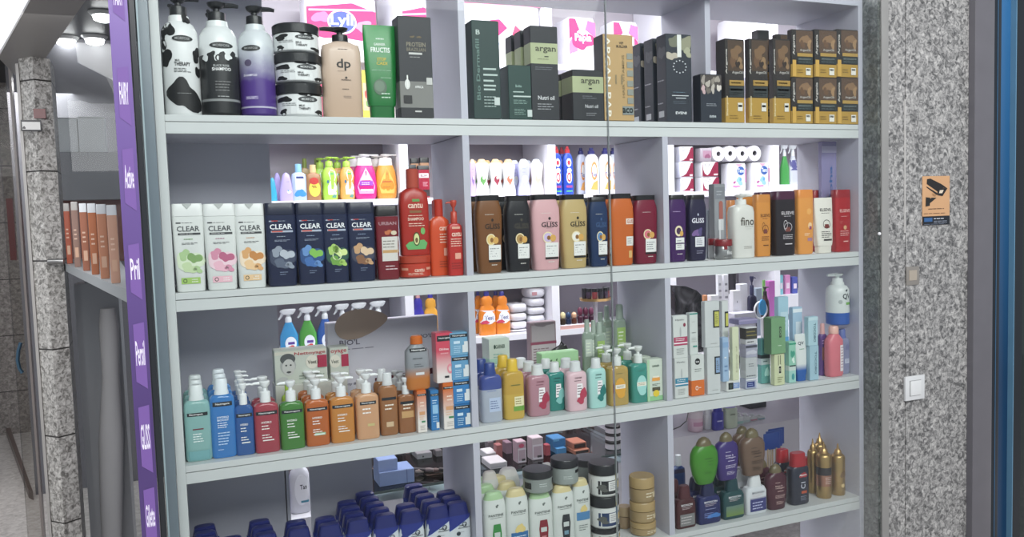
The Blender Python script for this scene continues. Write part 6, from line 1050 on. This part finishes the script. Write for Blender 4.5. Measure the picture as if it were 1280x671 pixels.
# right-hand counter
cr = empty('shop_counter', 'white two level counter with metal legs in the right compartment', 'counter', (0, 0, 0))
zl = ZF - .415; zu = ZF - .015
bm = bmesh.new(); box(bm, 1.80, 2.95, .95, 1.4, zl - .34, zl, 0, .004); link('cabinet', bm, M('#d2ced8', 'w'), cr)
bm = bmesh.new(); box(bm, 1.80, 2.95, .72, 1.4, zu - .02, zu, 0, .003); link('upper_board', bm, M('#dcd8e2', 'w'), cr)
bm = bmesh.new(); box(bm, 1.80, 1.82, .96, 1.4, zl, zu - .02); box(bm, 2.93, 2.95, .96, 1.4, zl, zu - .02); link('end_board', bm, M('#dcd8e2', 'w'), cr, smooth=False)
bm = bmesh.new()
for x in (1.85, 2.29, 2.9):
    for y in (.98, 1.37): tube(bm, [(x, y, 0), (x, y, zl - .34)], .016, 14)
link('leg', bm, M('#a8a8ae', 'm'), cr)
def BC(kind, x0, x1, yt, cols, lab, f=1.0, z=None, name='care_bottle', **k): return BB(kind, x0, x1, yt, (zl if z is None else z), cols, name, lab, f=f, **k)
BC('jar', 859, 879, 513, ['#d8b8c8', '#d8c8d0'], 'pink banded white pot on the white counter', name='cream_pot', cat='pot', decs=[('R', -.9, .9, .3, .5, '#c48ca8')]); BC('round' if 0 else 'redcap', 879, 891, 510, ['#dcdce0', '#e4e4e8'], 'plain white bottle between pink pot and violet blue bottle')
BC('redcap', 890, 904, 506, ['#3c3ca8', '#3c3ca8'], 'violet blue bottle on the white counter', f=.97, decs=[('R', -.5, .5, .35, .4, '#c0c0e8')]); BC('redcap', 904, 921, 500, ['#b8c4b0', '#a8a0e0'], 'sage bottle with a lilac top on the white counter', f=.975, decs=[('T', 'WOW', 0, .5, .8, .06, '#5c5c58')])
for i, (a, b, c) in enumerate(((917, 929, '#a8d4cc'), (926, 937, '#c8d8d8'), (935, 946, '#d88ca0'), (944, 956, '#7cc0d0'))): BC('softpump', a, b, 515 + i * 1.0, ['#dce0e0', '#e4e6ea'], ['white pump bottle with pale teal band, first of four', 'white pump bottle with grey band, second of four', 'white pump bottle with pink band, third of four', 'white pump bottle with cyan band, last of four'][i], f=1.0 + .01 * i, decs=[('R', -.9, .9, .1, .3, c)], pdir=-1)
CB(924, 958, 500, zl + .001, '#4c5058', 'dark_case', 'dark grey case behind the four pump bottles', dep=.1, f=1.2)
bm = bmesh.new(); P_ = [at(838, 538, .80), at(850, 533, .80), at(858, 526, .80), at(861, 512, .82), at(862, 497, .84)]; tube(bm, [tuple(p) for p in P_], .0022, 8); cbl = link('cable', bm, M('#2c2c30')); tag(cbl, 'thin black cable hanging beside the divider in the lower right compartment', 'cable')
# upper level clutter
def CU(x0, x1, yt, c, name, lab, f=.8, dep=.05, z=None, **k): return CB(x0, x1, yt, (zu + .001) if z is None else z, c, name, lab, dep=dep, f=f, **k)
oc = [at(x, y, .78) for x, y in ((845, 440), (843, 357), (857, 357.5), (871, 363), (877, 369), (879, 395), (880, 440))]
bm = bmesh.new(); v0_ = [bm.verts.new((p.x, .78, max(p.z, zu + .001))) for p in oc]; v1_ = [bm.verts.new((p.x, .83, max(p.z, zu + .001))) for p in oc]; bm.faces.new(v0_); bm.faces.new(v1_)
for i in range(len(oc)): bm.faces.new((v0_[i], v0_[(i + 1) % len(oc)], v1_[(i + 1) % len(oc)], v1_[i]))
scr = link('dark_screen', bm, MN('dark_painted_reflections', [(.35, '#121216'), (.5, '#26262c'), (.6, '#4c4a50'), (.75, '#8c8a90')], 9, .2, 3), smooth=False); tag(scr, 'dark angular screen standing behind the white cartons', 'screen')  # grey mottling paints reflections into the dark screen's colour
CU(895, 903, 343, '#dcdce2', 'printed_box', 'tall white carton with fine print, left of the pair', f=1.0, decs=[('L', -.7, .7, .1, .9, 8, '#8c8c98')]); CU(902.5, 911, 343, '#e0e0e6', 'printed_box', 'tall white carton with fine print, right of the pair', f=1.0, decs=[('L', -.7, .7, .1, .9, 8, '#7c7c88')])
zz_ = zu + .0; BB('jar', 910, 921, 351, zu + .10, ['#2c2830', '#e4e4e8'], 'cream_pot', 'black pot with a white lid between white cartons', 'pot', f=1.08)
bs = CU(909, 922, 368, '#c8c8d0', 'printed_box', 'pale carton under the black pot with white lid', f=1.05, dep=.06)
for o in COL.objects:
    if o.get('label') == 'black pot with a white lid between white cartons': o.location.z = top(bs)
CU(920, 935, 355, '#dcdce4', 'printed_box', 'broad white carton left of the navy pump bottle', f=.98); CU(912, 926, 363, '#e2e0e6', 'printed_box', 'white carton with a red orange base and small mark', f=.80, bands=[(.55, '#d8482c')], decs=[('E', .1, .8, .1, .02, '#5c5c6c')])
CU(884, 899, 369, '#e4e2e8', 'printed_box', 'low white carton behind the yellow labelled one', f=.84); CU(878, 885, 369, '#d88c5c', 'orange_box', 'small orange carton beside the dark screen', f=.84)
BB('softpump', 934, 946, 345, zu, ['#242440', '#2c2c50'], 'pump_bottle', 'slim navy pump bottle on the counter', f=.95); BB('round', 951, 962, 358, zu, ['#3c2024', '#241c20'], 'pump_bottle', 'small black brown bottle near the white divider', f=.9)
CU(941, 953, 360, '#8c98a8', 'grey_case', 'blue grey tray carton behind the blue hand mirror', f=1.0); CU(957, 969, 351, '#b85cb0', 'pink_box', 'orchid pink carton near the white divider', f=1.1); CU(953, 957, 350, '#6cac4c', 'green_strip_box', 'narrow green carton beside the orchid pink one', f=1.1)
p = CU(909, 945, 391, '#c4c0d0', 'paper_stack', 'thin stack of pale lilac sheets on the counter', f=.74, dep=.05)
mr = at(953, 384, .74); mroot = empty('hand_mirror', 'small blue oval mirror in a white loop frame', 'mirror', (mr.x, .74, mr.z))
bm = bmesh.new(); n = 24
def ovalring(bm, rx, rz, y, n=24, cx=0, cz=0): return [bm.verts.new((cx + math.cos(6.2832 * k / n) * rx, y, cz + math.sin(6.2832 * k / n) * rz)) for k in range(n)]
a_, b_ = ovalring(bm, .018, .034, -.004), ovalring(bm, .018, .034, .004); bm.faces.new(a_); bm.faces.new(b_)
for k in range(n): bm.faces.new((a_[k], a_[(k + 1) % n], b_[(k + 1) % n], b_[k]))
link('blue_face', bm, M('#3c9cdc'), mroot)
bm = bmesh.new(); tube(bm, [(math.cos(t) * .032 - .006, .004, math.sin(t) * .036 - .012) for t in [6.2832 * k / 20 for k in range(21)]], .004, 8); tube(bm, [(0, .004, -.045), (0, .004, zu - mr.z + .001)], .006, 8); link('loop_frame', bm, M('#e8e8ec'), mroot)
zr3 = at(985, 367, 1.95).z
rz_ = slab('shelf_riser', 3.362, 4.07, 1.905, 2.2, zb['c'] + .0008, zr3, LITE, kind=None); tag(rz_, 'tall white riser under the small coloured cartons at the right', 'riser')
for i, (a, b, yt, c) in enumerate(((972, 979, 344, '#7cc8d8'), (978, 988, 344, '#d888c0'), (987, 997, 346, '#4c58b8'))): CB(a, b, yt, zr3 + .001, c, 'small_carton', ['aqua small carton on the tall riser', 'pink small carton on the tall riser', 'royal blue small carton on the tall riser'][i], dep=.06, f=1.93, decs=[('R', -.6, .6, .3, .6, '#e8d8e8')])
# low board in the open slot of the bottom row
zw = at(372, 640, 1.0).z
st_ = slab('low_stand', at(330, 600, 1.0).x, at(390, 600, 1.0).x, .93, 1.12, 0, zw, M('#dcdae2', 'w'), kind=None); tag(st_, 'white stand under the white and blue bottles in the narrow slot', 'stand')
BB('domestos', 362, 387, 574, zw, ['#d4d4de', '#c8c8d4'], 'detergent_bottle', 'white bottle with black script in the narrow slot', f=1.0, decs=[('E', .1, .45, .7, .3, '#e8e8f0'), ('T', 'Tan', .3, .5, .7, .09, '#2c2c3c'), ('R', 0, .8, .2, .24, '#3c8ca8')]); BB('domestos', 350, 364, 584, zw, ['#2c48b8', '#2c48b8'], 'detergent_bottle', 'blue bottle behind the edge of the back panel in the slot', f=1.04)
# ================================================================== PILASTER FITTINGS AND LEFT SIDE
yw = -.0625
a, b = at(1152.5, 251, yw), at(1186.5, 251, yw); t_, m_, b_ = at(1170, 220, yw).z, at(1168, 270, yw).z, at(1168, 281, yw).z
sg = empty('camera_sign', 'orange and black security camera sign stuck on the granite', 'sign', ((a.x + b.x) / 2, yw - .0004, b_)); w = b.x - a.x; h = t_ - b_
bm = bmesh.new(); box(bm, -w / 2, w / 2, -.0012, 0, 0, h); link('backing', bm, M('#cf9c6c', 'c'), sg, smooth=False)
v = (m_ - b_) / h; o_ = '#1c1a1a'
F = lambda pts: [((x - 600) / 185 * 2 - 1, 1 - (y - 160) / 328 ) for x, y in pts]      # read off an enlarged view of the sign
g = decals([('R', -1, 1, 0, v, '#141a24'), ('P', F([(630, 180), (652, 176), (728, 215), (768, 244), (738, 240), (706, 268), (628, 212)]), o_), ('P', F([(626, 228), (702, 276), (700, 290), (628, 236)]), o_), ('P', F([(712, 240), (768, 244), (735, 296), (704, 290), (700, 268)]), o_), ('P', F([(716, 256), (742, 254), (732, 276), (710, 276)]), '#d8c8b0'),
  ('P', F([(665, 275), (692, 284), (686, 297), (668, 290)]), '#a8784c'), ('P', F([(622, 300), (650, 304), (648, 358), (620, 362)]), o_), ('P', F([(640, 318), (660, 304), (692, 306), (650, 340)]), o_), ('L', -.6, .7, .315, .345, 1, '#5a3c28'), ('L', -.9, .9, .225, .25, 1, '#5a3c28'), ('L', -.55, .55, .33, .34, 1, '#5a3c28'),
  ('R', -.9, -.3, .07, .15, '#2c5c94'), ('L', -.2, .9, .105, .15, 1, '#c8ccd4'), ('L', -.2, .9, .03, .09, 2, '#8c94a4'), ('L', -.9, .9, .005, .03, 1, '#6c7484')], w, h, lambda x, z: -.0012)
link('printed_front', g[0], g[1], sg, smooth='decal')
a, b = at(1129, 484, yw), at(1153, 484, yw); t_, b_ = at(1141, 469, yw).z, at(1141, 499, yw).z; w = b.x - a.x; h = t_ - b_
sw = empty('light_switch', 'square white light switch on the granite', 'switch', ((a.x + b.x) / 2 , yw - .0004, b_))
bm = bmesh.new(); box(bm, -w / 2, w / 2, -.009, 0, 0, h, 0, .002); link('plate', bm, M('#d4d6d6'), sw)
bm = bmesh.new(); box(bm, -w * .27, w * .27, -.0125, -.0088, h * .2, h * .8, 0, .0012); link('rocker', bm, M('#dcdedd'), sw)
bm = bmesh.new()
for x0_, x1_, z0_, z1_ in ((-w * .29, -w * .275, h * .18, h * .82), (w * .275, w * .29, h * .18, h * .82), (-w * .29, w * .29, h * .18, h * .195), (-w * .29, w * .29, h * .805, h * .82)): box(bm, x0_, x1_, -.0096, -.0088, z0_, z1_)
link('shadow_gap', bm, M('#8c8e8e'), sw, smooth=False)
a, b = at(1132, 344, yw), at(1148, 344, yw); t_, b_ = at(1140, 333, yw).z, at(1140, 356, yw).z; w = b.x - a.x; h = t_ - b_
pl = empty('socket_plate', 'small tarnished metal plate with a square hole on the granite', 'plate', ((a.x + b.x) / 2, yw - .0004, b_))
bm = bmesh.new(); box(bm, -w / 2, w / 2, -.003, 0, 0, h, 0, .0008); link('plate', bm, M('#86817a', 'p'), pl)
bm = bmesh.new(); box(bm, -w * .3, w * .3, -.0042, -.0028, h * .25, h * .8); link('recess', bm, M('#a89c8c', 'p'), pl, smooth=False)
# the glass clamp by the right post
c_ = at(1081, 293, -.07); bm = bmesh.new(); loft(bm, [(0, .005, .005, 2), (.004, .005, .005, 2), (.006, .003, .003, 2)], 16)
for v_ in bm.verts: v_.co = Vector((v_.co.x, -v_.co.z, v_.co.y))
cl = link('glass_clamp', bm, M('#e4e6e8', 'p'), None, (2.0865, -.0665, c_.z)); tag(cl, 'tiny bright round fixing on the glass edge beside the granite', 'fixing')
# ---- left side
cz_ = cz
for i, (x0_, x1_) in enumerate(((61, 97), (98, 131))):
    r = solve(x0_, x1_, 147 - i, cz_ + .001, 2.32, .12); carton(r, '#e4e7ea', 'white_carton', ['left plain white carton on the grey cabinet beyond the pillar', 'right plain white carton on the grey cabinet beyond the pillar'][i], decs=[('R', -.98, .98, .96, .98, '#9ca0a4'), ('E', .4, .4, .04, .03, '#f4f4f4')] if i else [('R', -.98, .98, .96, .98, '#9ca0a4')])
for i, (px_, w_, yt, c) in enumerate(((85, 8, 254, '#a85038'), (95, 9, 252, '#8c6c60'), (106, 10, 254, '#985c44'), (117, 11, 254, '#a8603c'), (129, 13, 255, '#b87858'), (142, 13, 256, '#c09078'))):
    yb_ = 325 + (px_ - 72) * .432 - 1; P0 = atz(px_, yb_, zsh); r = solve(px_ - w_ / 2, px_ + w_ / 2, yt, zsh + .001, P0.y, None, .55, 4)
    r.x += .0
    make('elseve', r, [c, '#c8ccd0' if i > 1 else '#a8a4a0'], 'orange_bottle', ['furthest rust orange bottle', 'grey brown bottle second from the far end', 'third bottle, orange with a pale cap', 'fourth bottle, bright orange with a pale cap', 'fifth bottle, dusty orange with a pale cap', 'nearest bottle, pale orange with a pale cap'][i] + ' on the side shelf', 'bottle', decs=[('L', -.5, .5, .4, .6, 3, '#d8b49c'), ('R', -.5, .5, .15, .3, '#c89c80')])
def spot(px_, py_, z, lab):
    p = atz(px_, py_, z); root = empty('ceiling_spot', lab, 'ceiling light', (p.x, p.y, z))
    bm = bmesh.new(); loft(bm, [(-.02, .055, .055, 2), (-.004, .07, .07, 2), (0, .07, .07, 2)], 20); link('rim', bm, M('#b8b8b8'), root)
    bm = bmesh.new(); loft(bm, [(-.05, .02, .02, 2), (-.04, .045, .045, 2), (-.021, .05, .05, 2)], 20); link('lamp', bm, LAMP, root)
LAMP = M('#ffffff', 'e'); zc_ = ZF + 1.66
for i, (x, y) in enumerate(((82, 46), (118, 45), (68, 72), (101, 72))): spot(x, y, zc_, ['nearer left bright ceiling lamp beyond the pillar', 'nearer right bright ceiling lamp beyond the pillar', 'farther left bright ceiling lamp beyond the pillar', 'farther right bright ceiling lamp beyond the pillar'][i])
spot(129, 15, zc_, 'nearest bright ceiling lamp beside the purple strip')
slab('ceiling_inner', -1.6, -.06, 2.02, 7.5, zc_ + .001, zc_ + .03, M('#2c2c32', 'w'))
slab('ceiling_front', -1.1, -.06, .6, 2.0, zc_ + .001, zc_ + .03, M('#4c4b4d', 'w'))
# pillar notices
p = at(39, 157, 1.68); r0_ = at(25, 157, 1.68)
nb = empty('door_notice', 'small white notice in a black holder on the pillar', 'notice', (at(38, 160, 1.67).x, 1.696, at(38, 163, 1.67).z))
w = at(51, 157, 1.67).x - at(25, 157, 1.67).x; h = at(38, 149, 1.67).z - at(38, 163, 1.67).z
bm = bmesh.new(); box(bm, -w / 2, w / 2, -.002, .004, 0, h, 0, .001); link('holder', bm, M('#2c2c30'), nb)
g = decals([('R', -.88, .88, .12, .82, '#dcdcd8'), ('B', -.7, .3, .12, .15, '#5c5c5c', 3)], w, h, lambda x, z: -.002); link('paper', g[0], g[1], nb, smooth='decal')
ot = slab('orange_tag', at(40, 115, 1.68).x, at(45, 115, 1.68).x, 1.71, 1.76, at(42, 125, 1.68).z, at(42, 97, 1.68).z, M('#d8902c'), kind=None); tag(ot, 'narrow orange strip stuck high on the pillar', 'sticker')
rt_ = slab('red_tag', at(41, 140, 1.68).x, at(56, 140, 1.68).x, 1.697, 1.74, at(48, 147, 1.68).z, at(48, 135, 1.68).z, M('#6c2c2c'), kind=None); tag(rt_, 'dark red patterned label above the white notice', 'sticker')
ch = at(66, 327, 1.66); bm = bmesh.new(); tube(bm, [(0, 0, 0), (.03, -.01, 0), (.055, -.012, -.002)], [.012, .010, .012], 10)
hg = link('glass_clamp', bm, M('#8c8c8c', 'm'), None, (ch.x - .02, 1.70, ch.z)); tag(hg, 'small metal clamp where glass meets the pillar', 'clamp')
hl = [at(x, y, 2.2) for x, y in ((26, 428), (23, 438), (22, 450), (24, 460), (28, 466))]; bm = bmesh.new(); tube(bm, [tuple(q) for q in hl], .008, 10); pull_bm = bm
dl = slab('door_2', at(9, 300, 2.25).x, at(30, 300, 2.25).x, 2.22, 2.25, 0, 2.6, glass_mat('door_glass', '#ecebe9', .02))
link('door_pull', pull_bm, M('#4c6c84', 'm'), dl)
slab('door_edge', at(27, 300, 2.24).x, at(30, 300, 2.24).x, 2.21, 2.26, 0, 2.6, M('#8a807c'), dl)
slab('trim_9', at(12, 300, 2.9).x, at(20, 300, 2.9).x, 2.88, 2.9, at(15, 325, 2.9).z, at(15, 248, 2.9).z, M('#6c2424'))
# mannequin-like draped pale cloth and jar behind the side glass
jr = solve(107, 122, 372, at(112, 390, 2.15).z + .0, 2.15, None, 1, 2); q = make('jar', jr, ['#8c8c90', '#a83c3c'], 'red_lid_jar', 'small jar with a red lid behind the side glass', 'jar')
q.location.z = at(100, 355, 2.1).z + .001
bm = bmesh.new(); cp = at(133, 450, 1.95); rr = random.Random(2)
prof = [(0, .035, .03, 2.4), (.10, .045, .03, 2.2, .012), (.22, .05, .035, 2.2, .03), (.32, .035, .03, 2.2, .045), (.40, .04, .03, 2, .05), (.43, .03, .02, 2, .05)]
loft(bm, prof, 20)
cl_ = link('draped_cloth', bm, M('#a8a8aa', 'c'), None, (cp.x - .03, 1.93, 0), ang=60); cl_.scale = (1, 1, (at(133, 385, 1.95).z) / .43); tag(cl_, 'pale draped cloth hanging behind the side glass', 'cloth')
